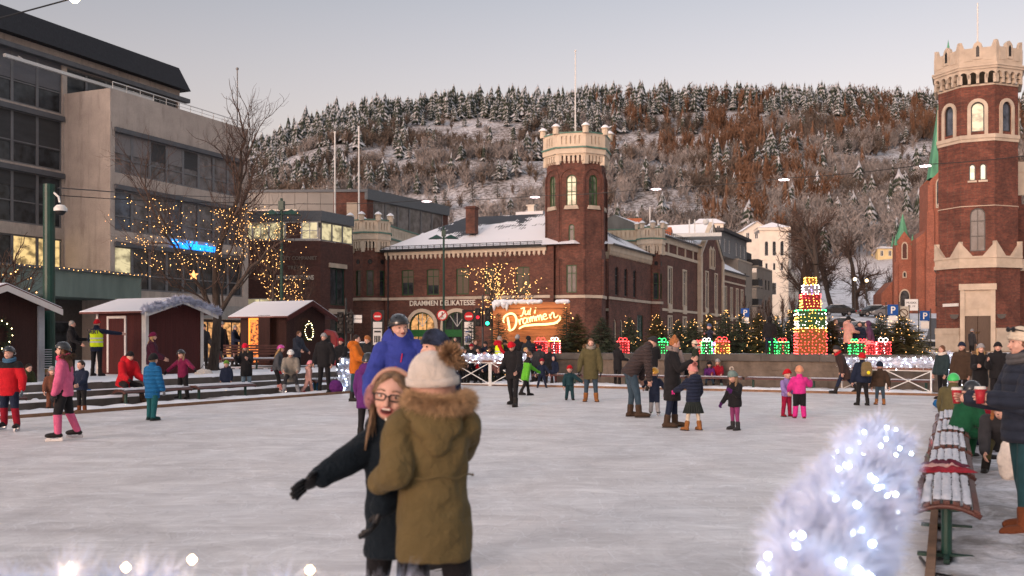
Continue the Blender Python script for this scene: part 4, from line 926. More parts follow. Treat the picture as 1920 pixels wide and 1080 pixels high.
dr = mb.build('door', pm('dark_oak_door', (.06,.035,.022), .5, .2, 4, scale=(6,6,1)), RT)
mb = MB().at(a[0],a[1],0,an); mb.octa((Ls/2+.08,-.06,2.1),.06); mb.octa((Ls/2-.08,-.06,2.1),.06); mb.build('handle', pm('brass', (.5,.35,.12), .35, .1, metal=1), dr)
for s_ in (-1,1):
    x_ = Ls/2+s_*(Ls/2+.35); mb = MB().at(a[0],a[1],0,an); mb.ext([(x_-.28,3.3),(x_+.28,3.3),(x_+.2,3.05),(x_,2.98),(x_-.2,3.05)],-.28,-.12); mb.build('plaque', BLACK, RT)
mb = MB().at(E2[FRONT-1][1][0],E2[FRONT-1][1][1],0,E2[FRONT-1][4]); Lq = E2[FRONT-1][3]; mb.box(Lq*.3,Lq*.95,-.06,-.02,3.85,4.05); mb.build('street_name_plate', WHITEM, RT)
mb = MB().at(2.0,1.2,0,R(0)); mb.wall(14,0,13.2,[(1.6,2.6,11,12.6,1.0)],.2); mb.build('side_wall', BRICKR, RT)
mb = MB().at(2.0,1.2,0,R(0)); mb.box(0,14,-.12,0,11.6,13.2); mb.box(0,14,-.2,0,13.2,13.9); mb.box(0,14,-.15,0,6.4,7.2); mb.box(0,14,-.12,0,.9,2.4); mb.box(.3,1.0,-.25,0,12.2,12.8); mb.build('cornice', CREAM, RT)
# ------------------------------------------------------------------ hillside woods (far off, one mass each)
def tris_conifer(rs, lay=6, seg=7, w=.22):
    """unit-height jagged conifer; returns V, F"""
    V = []; Fq = []
    for k in range(lay):
        z0 = .12+.80*k/lay; z1 = z0+.88/lay*1.9; r = w*(1-k/lay)**.8*(.8+.4*rs.random())
        n0 = len(V); V.append((rs.normal(0,.006), rs.normal(0,.006), min(1, z1)))
        for j in range(seg*2):
            a = PI*j/seg+k; rr = r*(1.0 if j % 2 else .42)*(.7+.6*rs.random()); V.append((rr*math.cos(a), rr*math.sin(a), z0-(.05 if j % 2 else -.03)*(.5+rs.random())))
        for j in range(seg*2): Fq.append((n0, n0+1+j, n0+1+(j+1) % (seg*2)))
    V += [(.015,0,0),(-.015,.01,0),(0,0,.3)]; Fq.append((len(V)-3, len(V)-2, len(V)-1))
    return np.array(V), np.array(Fq)
def tris_bare(rs, nb=46, spread=.30):
    V = []; Fq = []
    def blade(a, b, w):
        n0 = len(V); d = np.array(b)-np.array(a); s = np.cross(d, rs.normal(size=3)); s = s/np.linalg.norm(s)*w
        V.extend([np.array(a)-s, np.array(a)+s, np.array(b)]); Fq.append((n0, n0+1, n0+2))
    blade((0,0,0), (0,0,.8), .03)
    for i in range(nb):
        h = .25+.5*rs.random(); a = rs.random()*2*PI; r = spread*(.4+.6*rs.random())*math.sqrt(max(.1, 1-(h-.5)**2*2)); p = (rs.normal(0,.05), rs.normal(0,.05), h-.1)
        q = (r*math.cos(a), r*math.sin(a), min(1, h+.1+.25*rs.random())); blade(p, q, .022)
        if i % 2: blade(q, (q[0]+rs.normal(0,.06), q[1]+rs.normal(0,.06), q[2]+.10), .018)
    return np.array(V), np.array(Fq)
def forest(name, protos, spots, mat, label, cat='trees'):
    Vs = []; Fs = []; n0 = 0
    for (x, y, h, wq, a) in spots:
        V, Fq = protos[int(a*1000) % len(protos)]; c_, s_ = math.cos(a), math.sin(a)
        P = np.empty_like(V); P[:,0] = (V[:,0]*c_-V[:,1]*s_)*h*wq+x; P[:,1] = (V[:,0]*s_+V[:,1]*c_)*h*wq+y; P[:,2] = V[:,2]*h+T(x, y)-.3
        Vs.append(P); Fs.append(Fq+n0); n0 += len(V)
    return mesh_np(name, np.concatenate(Vs), np.concatenate(Fs), mat, label=label, cat=cat, kind='stuff')
rs = np.random.RandomState(5)
CONM = snowtop('hill_conifer', (.024,.034,.020), snow=(.62,.62,.64), thr=.64, sc=.35, amount=.52, soft=.2, var=.45)
LARM = snowtop('hill_larch', (.125,.064,.034), snow=(.5,.45,.42), thr=.85, sc=.3, amount=.42, soft=.2, var=.35)
BARM = pm('hill_bare_twigs', (.12,.095,.078), .9, .45, .05)
BARW = pm('hill_frosted_twigs', (.235,.215,.205), .9, .45, .08)
pc = [tris_conifer(rs) for _ in range(8)]; pl = [tris_conifer(rs, 8, 6, .20) for _ in range(3)]+[tris_bare(rs, 60, .22) for _ in range(4)]; pb = [tris_bare(rs) for _ in range(8)]
cs, ls_, bs, bw = [], [], [], []
for _ in range(26000):
    y = rs.uniform(255, 655); px = rs.uniform(380, 2000)
    if rs.random() > (y/655)**1.0: continue
    s = (y-YR0)/(YR1-YR0); x = WX(px, y); nz = noise.noise(Vector((x*.014, y*.014, 7))); n2 = noise.noise(Vector((x*.03, y*.03, 17)))
    open_ = noise.noise(Vector((x*.012, y*.03, 31)))
    left = sm(px, 480, 900)
    larch = sm(px, 1080, 1180)*(sm(s, .52, .66))*(.75 if not 1480 < px < 1600 else .35)+ .9*math.exp(-((px-1440)/110)**2-((s-.38)/.16)**2)*(nz > -.15)
    con = .10+.85*sm(s, .78, .95)+.45*(nz > .22)*sm(s, .35, .6)+.45*(1-left)*sm(s, .3, .6)
    if s > .9: con = .9
    if open_ > .02 and s < .93 and rs.random() < .94: continue
    if 1450 < px < 1560 and .60 < s < .72 and rs.random() < .8: continue
    u = rs.random(); a = rs.random()*6.28
    if u < larch*(.34 if nz > 0 else .10): ls_.append((x, y, rs.uniform(9, 16), rs.uniform(.8, 1.1), a))
    elif rs.random() < con*.62: cs.append((x, y, rs.uniform(6, 13)*(1.0+.25*(s > .9))*(.75+.5*rs.random()), rs.uniform(.9, 1.6), a))
    else:
        if s > .9 and rs.random() < .8: continue
        (bw if n2+.9*(.35-s)+.25*left > .05 else bs).append((x, y, rs.uniform(5, 9.5), rs.uniform(.9, 1.4), a))
forest('conifer_wood', pc, cs, CONM, 'dark snow dusted conifers massed along the ridge and upper hillside')
forest('larch_wood', pl, ls_, LARM, 'rust brown larches massed on the right half of the hillside')
forest('leafless_wood', pb, bs, BARM, 'brown leafless trees covering the middle of the hillside')
forest('leafless_wood', pb, bw, BARW, 'pale frosted leafless trees covering the lower hillside')
# ------------------------------------------------------------------ single trees
BARK = pm('bark', (.060,.046,.038), .9, .35, 6, .5, scale=(3,3,.6)); TWIG = pm('twig', (.075,.050,.040), .9, .3, 8)
BULB = em('warm_bulb', (1.0,.50,.16), 3.2); BULBW = em('white_led', (.80,.88,1.0), 9)
def bare_tree(label, x, y, z, H, tr, seed, lv=5, fork=.33, spread=.5, lights=0, lz=(0, 1), br=.02, group=None, up=.35, lean=0, twn=1.0, cat='tree', name='leafless_tree', wide=1.0):
    rs_ = np.random.RandomState(seed); label = label; t = thing(name, label, cat, (x, y, z), 0, group); lim = MB(); tw = MB(); LP = []
    def grow(p, d, L, r, lev):
        pts = [p.copy()]; k = 4 if lev < 2 else 3; rad = [r]; dd = d.copy()
        for i in range(k):
            dd = (dd+Vector(rs_.normal(0, .10+.03*lev, 3))+Vector((0,0,up*.12))).normalized(); p = p+dd*(L/k); pts.append(p.copy()); rad.append(r*(1-.45*(i+1)/k))
        (lim if lev < 3 else tw).tube(pts, rad, 8 if lev == 0 else (6 if lev < 2 else (4 if lev < 4 else 3)), cap=False)
        if lights and lev >= 1:
            for i in range(len(pts)-1):
                for q in np.arange(0, 1, max(.02, .11/(L/k))): LP.append(tuple(pts[i].lerp(pts[i+1], q)+Vector(rs_.normal(0, .035, 3))))
        if lev >= lv: return
        nb = 3 if lev == 0 else (4 if lev < lv-1 else 4)
        nb = int(nb*twn+rs_.random()*.99)
        for b in range(nb):
            f = 1.0 if b == 0 else rs_.uniform(.35, 1.0); q = pts[-1] if f > .95 else pts[max(1, int(f*k))]
            ax = Vector(rs_.normal(0, 1, 3)); ax = (ax-dd*ax.dot(dd)).normalized(); ang = spread*(.35 if b == 0 else 1)*(.7+.6*rs_.random())
            nd = (dd*math.cos(ang)+ax*math.sin(ang)+Vector((0,0,up*.3))).normalized(); grow(q, nd, L*rs_.uniform(.58, .80)*(1.0 if lev else .85), r*(.62 if b == 0 else .42+.1*rs_.random()), lev+1)
    grow(Vector((0,0,-.1)), Vector((lean, 0, 1)).normalized(), H*fork, tr, 0)
    zmax = max(p[2] for p in tw.v); sc = H/zmax
    for m_ in (lim, tw): m_.v = [(a*(.5+.5*sc)*wide, b*(.5+.5*sc)*wide, c*sc) for a, b, c in m_.v]
    lim.build('trunk', BARK, t, smooth=True); tw.build('twigs', TWIG, t)
    if lights:
        LP = [(a*(.5+.5*sc)*wide, b*(.5+.5*sc)*wide, c*sc) for a, b, c in LP]; LP = [p for p in LP if H*lz[0] < p[2] < H*lz[1]]
        rs_.shuffle(LP); LP = LP[:lights]; bulbs('light_string', LP, br, BULB, t)
    return t
bare_tree('tall leafless tree with warm string lights between the two red huts on the left', WX(397,35.5), 35.5, .5, 10.2, .15, 14, lv=6, fork=.28, spread=.66, lights=520, lz=(.34, .56), br=.012, up=.50, wide=1.08)
bare_tree('smaller leafless tree with dense string lights behind the wreath hut', WX(497,52), 52, .4, 6.6, .14, 23, lv=5, fork=.30, spread=.62, lights=260, lz=(.25, .9), br=.018, up=.3)
bare_tree('leafless tree covered in warm lights before the brick hall arches', WX(928,60), 60, 0, 7.4, .16, 37, lv=5, fork=.40, spread=.72, lights=420, lz=(.3, .85), br=.022, up=.25)
bare_tree('dark leafless tree at the left edge behind the first hut', WX(-40,27), 27, .5, 6.4, .2, 41, lv=5, fork=.35, spread=.7, lights=60, lz=(.2, .5), br=.02)
bare_tree('leafless tree with reddish twigs right of the lamp behind the wreath hut', WX(575,60), 60, .2, 6.5, .1, 43, lv=5, fork=.3, spread=.6)
for i, (px, Y, H, lab, r_) in enumerate(((1605,165,15,'broad leafless park tree with spreading limbs on the snowy slope',.5),(1532,150,17,'dense dark leafless tree right of the white villa',.5),(1500,160,15,'dense dark leafless tree just behind the light tower',.45),(1562,175,17,'tall leafless tree left of the park lamp',.45),(1672,190,9,'small leafless tree beside the church side wall',.25),(1633,158,6,'low bushy leafless tree on the snow behind the parked cars',.12))):
    bare_tree(lab, WX(px,Y), Y, T(WX(px,Y),Y), H, r_, 60+i, lv=5, fork=.26, spread=.62, twn=1.15, up=.2)
for i, px in enumerate((1432,1447,1462,1478,1408,1492)):
    Y = 95+i; bare_tree(('clipped leafless street tree before the villa, %s' % ('first of the row','second of the row','third of the row','fourth of the row','nearest the apartment block','beside the light tower')[i]), WX(px,Y), Y, T(WX(px,Y),Y), 5.2, .12, 80+i, lv=4, fork=.25, spread=.4, up=.7, group='street trees before the white villa')
# snowy spruces on the lower hill and the fir trees on the terrace
def conifer(label, x, y, z, H, W, seed, mat, nb=150, lights=0, br=.022, group=None, name='spruce_tree', cat='tree', nd=26, droop=-.15, base=.05, bw_=.05):
    rs_ = np.random.RandomState(seed); t = thing(name, label, cat, (x, y, z), rs_.random()*6, group)
    mb = MB(); mb.tube([(0,0,-.1),(0,0,H*.5),(0,0,H*.98)], [H*.018+.01, H*.010+.006, .004], 6); mb.build('trunk', BARK, t)
    P = []; D = []; LP = []; Wd = []
    for b in range(nb):
        f = (b+.5)/nb; f = f**1.15; zz = H*(base+(1-base)*f*.97); L = W*(1-f)**.85*(.65+.55*rs_.random())+.03*H; a = b*2.4+rs_.normal(0,.25)
        dirv = np.array((math.cos(a), math.sin(a), droop+.5*f+rs_.normal(0,.08))); dirv /= np.linalg.norm(dirv); o = np.array((0,0,zz))
        side = np.array((-math.sin(a), math.cos(a), 0))
        P.append(o); D.append(dirv*L); Wd.append(.012*H*.3)
        for j in range(nd):
            u = .12+.88*j/nd; q = o+dirv*L*u+np.array((0,0,-.12*L*u*u)); s = (1 if j % 2 else -1)
            ln = L*.34*(1.05-u*.7)+.015*H; dv = (side*s*(.75)+dirv*.7+rs_.normal(0,.22,3)); P.append(q); D.append(dv*ln); Wd.append(ln*bw_/.3*.5)
        if lights: LP.append(o+dirv*L*rs_.uniform(.55, 1.02)+rs_.normal(0,.03,3)); LP.append(o+dirv*L*rs_.uniform(.8, 1.02)+rs_.normal(0,.04,3))
    V, Fq = blades_np(P, D, np.array(Wd), rs_); mesh_np('foliage', V, Fq, mat, t)
    if lights: rs_.shuffle(LP); bulbs('light_string', LP[:lights], br, BULB, t)
    return t
SPRM = snowtop('spruce_snowy', (.028,.036,.022), snow=(.66,.66,.68), thr=.46, sc=.5, amount=.5, soft=.2)
for i, (px, py, hpx) in enumerate(((1308,408,52),(1380,440,78),(1409,420,70),(1474,445,62),(1503,460,58),(1538,395,42),(1570,420,36),(1170,330,44),(1230,300,30),(815,345,38),(845,340,44),(886,385,46),(933,375,40),(835,395,48),(1338,320,36),(1455,300,40),(1705,430,50),(1285,366,26),(1620,345,34),(1560,300,60),(1590,292,50),(1640,260,40))):
    # walk up the slope until the ground shows at that height
    Y = 255
    while Y < 640 and HOR-(T(WX(px,Y),Y)-EYE)*F/Y > py: Y += 3
    H = hpx*Y/F; conifer('snow laden spruce on the hillside, %s' % ('one above the gabled building','tall one behind the gabled building roof','one left of the villa tower','one right of the villa tower','one above the villa wing','small one in mid slope right of the villa','small one above the dark park trees','broad one just right of the hall tower','small one high right of the hall tower','one furthest left above the office roof','one above the left turret','one beside the hall chimney','one between chimney and hall tower','low broad one behind the chimney','one above the second cable star','one in front of the larches','one beside the small church spire','one left of the third cable star','one in frosted scrub on the right','large one below the right ridge','second large one below the right ridge','upper one near the church spire')[i], WX(px,Y), Y, T(WX(px,Y),Y)-.5, H, H*.26, 100+i, SPRM, nb=60, nd=10, group='single snowy spruces on the hillside', bw_=.10)
FIRM = pm('fir_needles', (.020,.034,.016), .8, .5, 3, sheen=.1); FIRM2 = pm('fir_needles_yellow', (.045,.042,.016), .8, .5, 3)
ftl = ['plain dark fir just right of the wooden sign','second plain dark fir right of the wooden sign','fir with lights above the red present','fir with lights left of the green present','low fir with lights behind the woman with a bun','fir with lights left of the boy with raised arms','fir with lights behind the multicoloured present','fir with lights behind the gold and red present','fir with lights right of the gold and red present','fir with lights left of the dark standing figure','fir with lights behind the green present','fir with lights just left of the light tower','fir with lights right of the light tower','fir with lights behind the pink coat','broad fir with lights left of the parking sign','broadest bushy fir with lights at the terrace right end']
for i, (px, H, Y, lt, W) in enumerate(((1082,1.75,39.5,0,.6),(1128,1.6,39.2,0,.62),(1180,1.6,39,36,.5),(1232,1.75,38.6,40,.5),(1272,1.45,38.3,34,.5),(1298,1.5,38,36,.5),(1330,1.75,38,40,.5),(1360,1.85,37.6,44,.5),(1390,1.7,37.3,44,.55),(1422,1.7,37,44,.55),(1456,1.6,36.6,40,.5),(1482,1.8,36.2,30,.45),(1556,1.5,35.8,30,.5),(1592,1.2,35.5,26,.45),(1652,1.55,35,60,.62),(1692,1.5,34.2,72,.85))):
    conifer(ftl[i], WX(px,Y), Y, TZ-.02, H*.90, W*1.5, 200+i, FIRM if i % 3 else FIRM2, nb=190, nd=24, lights=int(lt*.95), br=.0125, group='cut fir trees standing on the terrace', name='fir_tree', base=.06)
for i, (px, H, Y, lab) in enumerate(((935,1.9,38.5,'dark fir at the left end of the wooden sign'),(1062,2.0,39.4,'dark fir overlapping the right end of the wooden sign'),(884,1.7,42,'dark fir behind the garlanded railing'))):
    conifer(lab, WX(px,Y), Y, TZ*.6 if i == 1 else 0.0, H+(.8 if i != 1 else .4), .8, 230+i, FIRM, nb=140, nd=18, lights=8, br=.018, group='cut fir trees by the wooden sign', name='fir_tree')
# ------------------------------------------------------------------ tinsel garlands
TINS = pm('white_tinsel', (.66,.73,.90), .45, .10, 20); TINS.node_tree.nodes['Principled BSDF'].inputs['Transmission Weight'].default_value = 0
def garland(label, path, r, clus, nbl, blen, bwid, seed, leds, led_r, group=None, mat=None, cat='garland', core=.45, ledm=None):
    rs_ = np.random.RandomState(seed); path = [Vector(p) for p in path]; t = thing('tinsel_garland', label, cat, path[0], 0, group); o = path[0]
    seg = [(path[i+1]-path[i]).length for i in range(len(path)-1)]; tot = sum(seg)
    def pt(u):
        d = u*tot
        for i, L in enumerate(seg):
            if d <= L or i == len(seg)-1: return path[i].lerp(path[i+1], min(1, d/L)), (path[i+1]-path[i]).normalized()
            d -= L
    P = []; D = []; LP = []
    for c in range(clus):
        p, d = pt(rs_.random()); ax = Vector(rs_.normal(0,1,3)); ax = (ax-d*ax.dot(d)).normalized(); rr = r*(.35+.45*rs_.random())
        lum = 1+(.34*math.sin(p.y*9+seed*2.1)+.20*math.sin(p.y*21+p.x*5) if clus > 700 else 0); q = p+ax*rr*lum-o; out = np.array(ax*.8+d*rs_.normal(0,.5)); q = np.array(q)
        dv = rs_.normal(0,.75,(nbl,3))+out[None]; dv /= np.linalg.norm(dv, axis=1, keepdims=True)
        kk = rs_.uniform(.6,1.45); P.append(np.repeat(q[None], nbl, 0)+rs_.normal(0,.1*blen,(nbl,3))); D.append(dv*blen*kk*rs_.uniform(.75,1.05,(nbl,1)))
    V, Fq = blades_np(np.concatenate(P), np.concatenate(D), bwid, rs_); mesh_np('tinsel', V, Fq, mat or TINS, t)
    mb = MB(); mb.tube([tuple(p-o) for p in path], r*core, 8); mb.build('core', mat or TINS, t, smooth=True)
    for c in range(leds):
        p, d = pt(rs_.random()); ax = Vector(rs_.normal(0,1,3)); ax = (ax-d*ax.dot(d)).normalized(); LP.append(tuple(p+ax*r*rs_.uniform(.75, 1.15)-o))
    if leds: bulbs('light_string', LP, led_r, ledm or BULBW, t)
    return t
def railing(label, a, b, h=.86, n=2, group=None, plank=True):
    a = Vector(a); b = Vector(b); L = (b-a).length; an = math.atan2(b.y-a.y, b.x-a.x); t = thing('railing', label, 'railing', a, an, group); w_ = L/n
    for i in range(n):
        mb = MB(); x0, x1 = i*w_+.03, (i+1)*w_-.03
        for x in (x0, x1): mb.box(x-.022, x+.022, -.022, .022, 0, h-.06)
        mb.box(x0+.022, x1-.022, -.018, .018, .06, .095); mb.box(x0+.022, x1-.022, -.018, .018, h-.10, h-.065)
        mb.bar((x0,-.0,.08),(x1,-.0,h-.09), .018); mb.bar((x0,.004,h-.09),(x1,.004,.08), .018); mb.build('frame', WHITEM, t)
    mb = MB(); mb.box(0, L, -.09 if plank else -.02, .09 if plank else .02, h-.06, h); mb.build('top_rail', pm('reddish_board', (.16,.07,.045), .7, .2, 3) if plank else WHITEM, t)
    return t, an
TIN2 = pm('tinsel_far', (.66,.70,.80), .6, .1, 6)
rl = []
a0 = Vector((*G(872,719.5),0)); a1 = Vector((*G(992,721),0)); a0 = Vector((WX(848,35.2),35.2,0)); a1 = Vector((WX(992,34.2),34.2,0))
railing('white braced railing with garland left of the person in the red beanie', a0, a1, .9, 2)
garland('white tinsel garland with lights on the railing left of the red beanie', [a0+Vector((0,0,.97)), a1+Vector((0,0,.97))], .15, 420, 22, .10, .006, 1, 110, .016, mat=TIN2)
a0 = Vector((WX(1577,31.2),31.2,0)); a1 = Vector((WX(1748,29.2),29.2,0))
railing('white braced railing with garland before the terrace at the far right corner', a0, a1, .78, 2)
garland('white tinsel garland with lights along the railing below the terrace right end', [a0+Vector((0,0,.88)), a1+Vector((0,0,.92)), a1+Vector((.35,-.1,.95))], .17, 520, 24, .11, .006, 2, 120, .015, mat=TIN2)
garland('upright white tinsel column with lights at the right rink corner', [a1+Vector((.25,-.3,1.1)), a1+Vector((.42,-.6,.9)), a1+Vector((.30,-.7,.5)), a1+Vector((.25,-.8,.0))], .22, 520, 26, .13, .007, 3, 170, .013, mat=TIN2)
p = Vector((WX(650,30.5),30.5,0)); garland('hanging white tinsel bunch with lights left of the man in the orange jacket', [p+Vector((.05,0,1.0)), p+Vector((-.05,0,.6)), p+Vector((.1,0,.1))], .24, 300, 26, .13, .008, 4, 50, .02, mat=TIN2)
# near railing and its garland, bottom right and bottom
q0 = Vector((.57,1.92,1.05)); q1 = Vector((1.43,3.92,1.155)); d_ = (q1-q0).normalized()
garland('thick white tinsel garland with bright lights in the right foreground', [q0, q0.lerp(q1,.35)+Vector((-.01,0,.02)), q0.lerp(q1,.7)+Vector((.01,0,-.015)), q1], .122, 760, 105, .072, .0016, 5, 110, .0056, core=.28, ledm=em('near_led', (.72,.86,1.0), 26, True))
garland('white tinsel garland with warm lights along the bottom edge of the picture', [Vector((-1.75,2.25,.985)), Vector((-.9,2.2,.985)), Vector((-.35,2.15,.955)), Vector((.3,2.1,.92))], .125, 620, 36, .075, .0014, 6, 26, .0065, core=.5, ledm=em('amber_led', (1,.66,.34), 22))
t_ = bpy.data.objects['tinsel_garland.005'] if 'tinsel_garland.005' in bpy.data.objects else C.objects[-1]
bulbs('light_string', [Vector((WX(p_,2.18),2.18,WZ(q_,2.18)))-t_.location for p_,q_ in ((236,1064),(360,1049),(581,1069),(130,1074))], .0085, em('amber_led', (1,.66,.34), 22), t_)
def near_rail(label, a, b):
    railing(label, a, b, .92, 2, plank=False)
near_rail('white braced railing under the foreground garland beside the benches', Vector((.70,1.93,0)), Vector((1.47,3.84,0)))
near_rail('white braced railing across the bottom of the picture below the garland', Vector((-1.8,2.3,0)), Vector((.4,2.15,0)))
# ------------------------------------------------------------------ benches
SLAT = pm('bench_slat_brown', (.085,.032,.026), .55, .3, 6, .3, coat=.2)
def lumpy_slab(mb, L, w_, t0, t1, seed, nx=20, ny=6, z=0, curve=None):
    V = []; 
    for i in range(nx+1):
        for j in range(ny+1):
            u, v = i/nx, j/ny; e = min(1, min(u, 1-u)*14, 1)*min(1, min(v, 1-v)*6); nz = noise.noise(Vector((u*L*3+seed, v*3, seed)))*.5+.5
            V.append((u*L+(rnd.random()-.5)*.02, (v-.5)*w_+(rnd.random()-.5)*.012, z+(curve((v-.5)*w_) if curve else 0)+(t0+(t1-t0)*nz)*e**.6))
    f = [(i*(ny+1)+j, (i+1)*(ny+1)+j, (i+1)*(ny+1)+j+1, i*(ny+1)+j+1) for i in range(nx) for j in range(ny)]
    mb.add(V, f)
def bench(label, p, an, L=1.7, w_=.42, h=.45, snow=1.0, group=None, back=False):
    t = thing('park_bench', label, 'bench', p, an, group); cur = lambda y: -.9*y*y
    mb = MB(); k = 7
    for i in range(k):
        y = (i-(k-1)/2)*w_/k*1.08; zz = h+cur(y)*1.6; sl = -2.9*y
        mb.add([(0,y-.024,zz-.0+.024*2.9*y-.03),(L,y-.024,zz+.024*2.9*y-.03),(L,y+.024,zz-.024*2.9*y-.03),(0,y+.024,zz-.024*2.9*y-.03),
                (0,y-.024,zz+.024*2.9*y),(L,y-.024,zz+.024*2.9*y),(L,y+.024,zz-.024*2.9*y),(0,y+.024,zz-.024*2.9*y)], [(0,3,2,1),(4,5,6,7),(0,1,5,4),(1,2,6,5),(2,3,7,6),(3,0,4,7)])
    mb.build('seat', SLAT, t, bevel=.006)
    mb = MB()
    for x in (.03, L-.03): mb.tube([(x,(v-.5)*w_*1.06,h-.045-1.5*((v-.5)*w_)**2) for v in np.linspace(0,1,9)], .022, 6)
    mb.build('end_rail', SLAT, t, smooth=True)
    for x in (.22, L-.22):
        mb = MB(); mb.tube([(x,0,0),(x,0,h-.08)], .038, 10); mb.box(x-.03,x+.03,-.17,.17,h-.10,h-.07); mb.box(x-.25,x+.25,-.02,.02,.0,.03); mb.box(x-.03,x+.03,-.2,.2,.0,.025); mb.build('leg', GREENP, t)
    if snow:
        mb = MB()
        for i in range(k):
            y = (i-(k-1)/2)*w_/k*1.08
            if abs(i-(k-1)/2) > k/2-.6 and snow < 2: 
                if i in (0, k-1): continue
            mb.M = Matrix.Translation((.02+.05*rnd.random(), y, 0)); lumpy_slab(mb, L*(.90+.08*rnd.random()), .060 if i % 3 else .070, -.004, .036*snow, (len(label)*7+i*13) % 97, nx=34, ny=4, z=h+cur(y)*1.6+.002)
        mb.M = None; o = mb.build('snow_cover', SNOWB, t, smooth=True)
    if back:
        mb = MB()
        for i in range(4): mb.box(0,L,.2+.02*i,.225+.02*i,h+.12+.1*i,h+.19+.1*i)
        mb.build('backrest', SLAT, t)
    return t
SNOWB = pm('bench_snow', (.60,.60,.64), .8, .12, 14, .6, 30)
dRa = math.atan2(dR.y, dR.x)
for i, (y0, lab) in enumerate(((7.15,'snow covered bench nearest the camera with a red scarf on its far end'),(9.05,'second snow covered bench from the camera, beyond the red scarf'),(10.95,'third snow covered bench from the camera in the right row'),(12.85,'fourth bench of the right row where the child in green sits'),(14.8,'fifth bench of the right row by the child in the green helmet'))):
    bench(lab, (3.12+(y0-7.15)*.445, y0, 0), dRa, 1.72, .43, .45, group='benches along the right side of the rink')
nb = 0
lt = ['behind the child in the red snowsuit','behind the child in pink','beside the man in the red jacket','behind the child in the blue jacket','behind the child in plum','with the small child in the green hat','behind the girl in the red beanie','by the girl in the pink helmet','by the pale pink toddler','beyond the man in black','past the corner garland']
for i in (0,1,2,4,5,7,8,9):
    u = 15.8+i*2.35
    p = RNL+dL*u+nL*1.05; bench('low snowy bench on the left ice edge '+lt[i], (p.x, p.y, 0), math.atan2(dL.y, dL.x), 2.15, .40, .42, 1.1, group='benches along the left side of the rink')
for i, lab in enumerate(('behind the boy in green','behind the two small boys','behind the woman in the green parka','behind the man bending down','under the two seated children','right of the two seated children','left of the girls in pink')):
    p = RFL+dF*(2.4+i*1.9)+nF*1.2; bench('red brown bench at the far ice edge '+lab, (p.x, p.y, 0), math.atan2(dF.y, dF.x), 1.8, .36, .42, .5, group='benches along the far side of the rink')
# slatted benches with backs on the platform
for px, lab in ((430,'left one'),(484,'right one')): bench('slatted bench with backrest beside the right hut, '+lab, (WX(px-14,37.2), 37.2, .52), R(5), 1.1, .4, .42, 1, back=True, group='benches on the hut platform')
# red scarf and clothes on the near bench
RED = pm('red_cloth', (.26,.012,.025), .8, .25, 20, .4); PURP = pm('plum_cloth', (.10,.012,.03), .8, .25, 20, .4)
def cloth_heap(name, label, cat, c, L, w_, h, an, mat, seed, nx=30, ny=14):
    V = []
    for i in range(nx+1):
        for j in range(ny+1):
            u, v = i/nx, j/ny; e = (math.sin(PI*u)*math.sin(PI*v))**.4; fz = abs(noise.noise(Vector((u*4, v*7+seed, seed))))*1.0+noise.noise(Vector((u*9, v*12, seed)))*.25
            wx = (u-.5)*L+.04*L*noise.noise(Vector((v*3, seed, 0))); wy = (v-.5)*w_+.12*w_*noise.noise(Vector((u*4, seed, 3)))
            V.append((wx, wy, max(-.25, h*e*(.5+fz))-(1.0*wx*wx if name == 'x' else 0)))
    f = [(i*(ny+1)+j, (i+1)*(ny+1)+j, (i+1)*(ny+1)+j+1, i*(ny+1)+j+1) for i in range(nx) for j in range(ny)]
    mb = MB(); mb.add(V, f); o = mb.build(name, mat, None, smooth=True, label=label, cat=cat); o.location = c; o.rotation_euler = (0,0,an); return o
cloth_heap('scarf', 'bright red knitted scarf lying across the bench nearest the camera', 'scarf', (3.80,8.70,.455), .47, .17, .05, R(-4), RED, 3)
cloth_heap('jacket', 'plum jacket heaped on the second bench from the camera', 'jacket', (3.98,9.15,.445), .34, .30, .07, R(20), PURP, 8)
cloth_heap('blanket', 'pale pink cloth heaped behind the red scarf', 'blanket', (3.84,8.92,.45), .34, .18, .06, R(5), pm('pale_pink_cloth', (.52,.30,.27), .8, .1, 20, .3), 12)
# ------------------------------------------------------------------ market huts
HRED = pm('hut_red_boards', (.062,.012,.011), .75, .25, 2, .9, 12, scale=(9,9,.2)); HDARK = pm('hut_dark_boards', (.035,.013,.011), .75, .25, 2, .9, 12, scale=(9,9,.2))
ROOFS = snowtop('hut_roof_snow', (.10,.03,.025), thr=.10, sc=1.2, amount=.75, soft=.08, snow=(.62,.63,.67))
def hut(label, p, L, W, he, hr, wall, trim, z=.52, ov=.35):
    """near corner at p; gable (length L) along the rink side, W deep away from the rink"""
    an = math.atan2(dL.y, dL.x); t = thing('market_hut', label, 'hut', (p[0], p[1], z), an)
    mb = MB(); mb.box(0, L, 0, W, 0, he); mb.ext([(0,he),(L,he),(L/2,hr)], .0, W); mb.build('wall', wall, t)
    mb = MB(); th = .09; hx = L/2+ov; sl = (hr-he)/(L/2)
    for s in (-1, 1):
        pr = [(L/2, hr+.02),(L/2+s*hx, hr+.02-sl*hx),(L/2+s*hx, hr+.02-sl*hx+th),(L/2, hr+.02+th)]
        mb.ext(pr if s > 0 else pr[::-1], -ov, W+ov)
    mb.build('roof', ROOFS, t, bevel=.02)
    mb = MB()
    for s in (-1, 1):
        pr = [(L/2, hr-.10),(L/2+s*hx, hr-.10-sl*hx),(L/2+s*hx, hr+.05-sl*hx),(L/2, hr+.05)]; mb.ext(pr if s > 0 else pr[::-1], -ov-.03, -ov+.0)
    mb.build('barge_board', trim, t)
    return t
TRIMW = pm('hut_white_trim', (.55,.53,.51), .7, .1, 4)
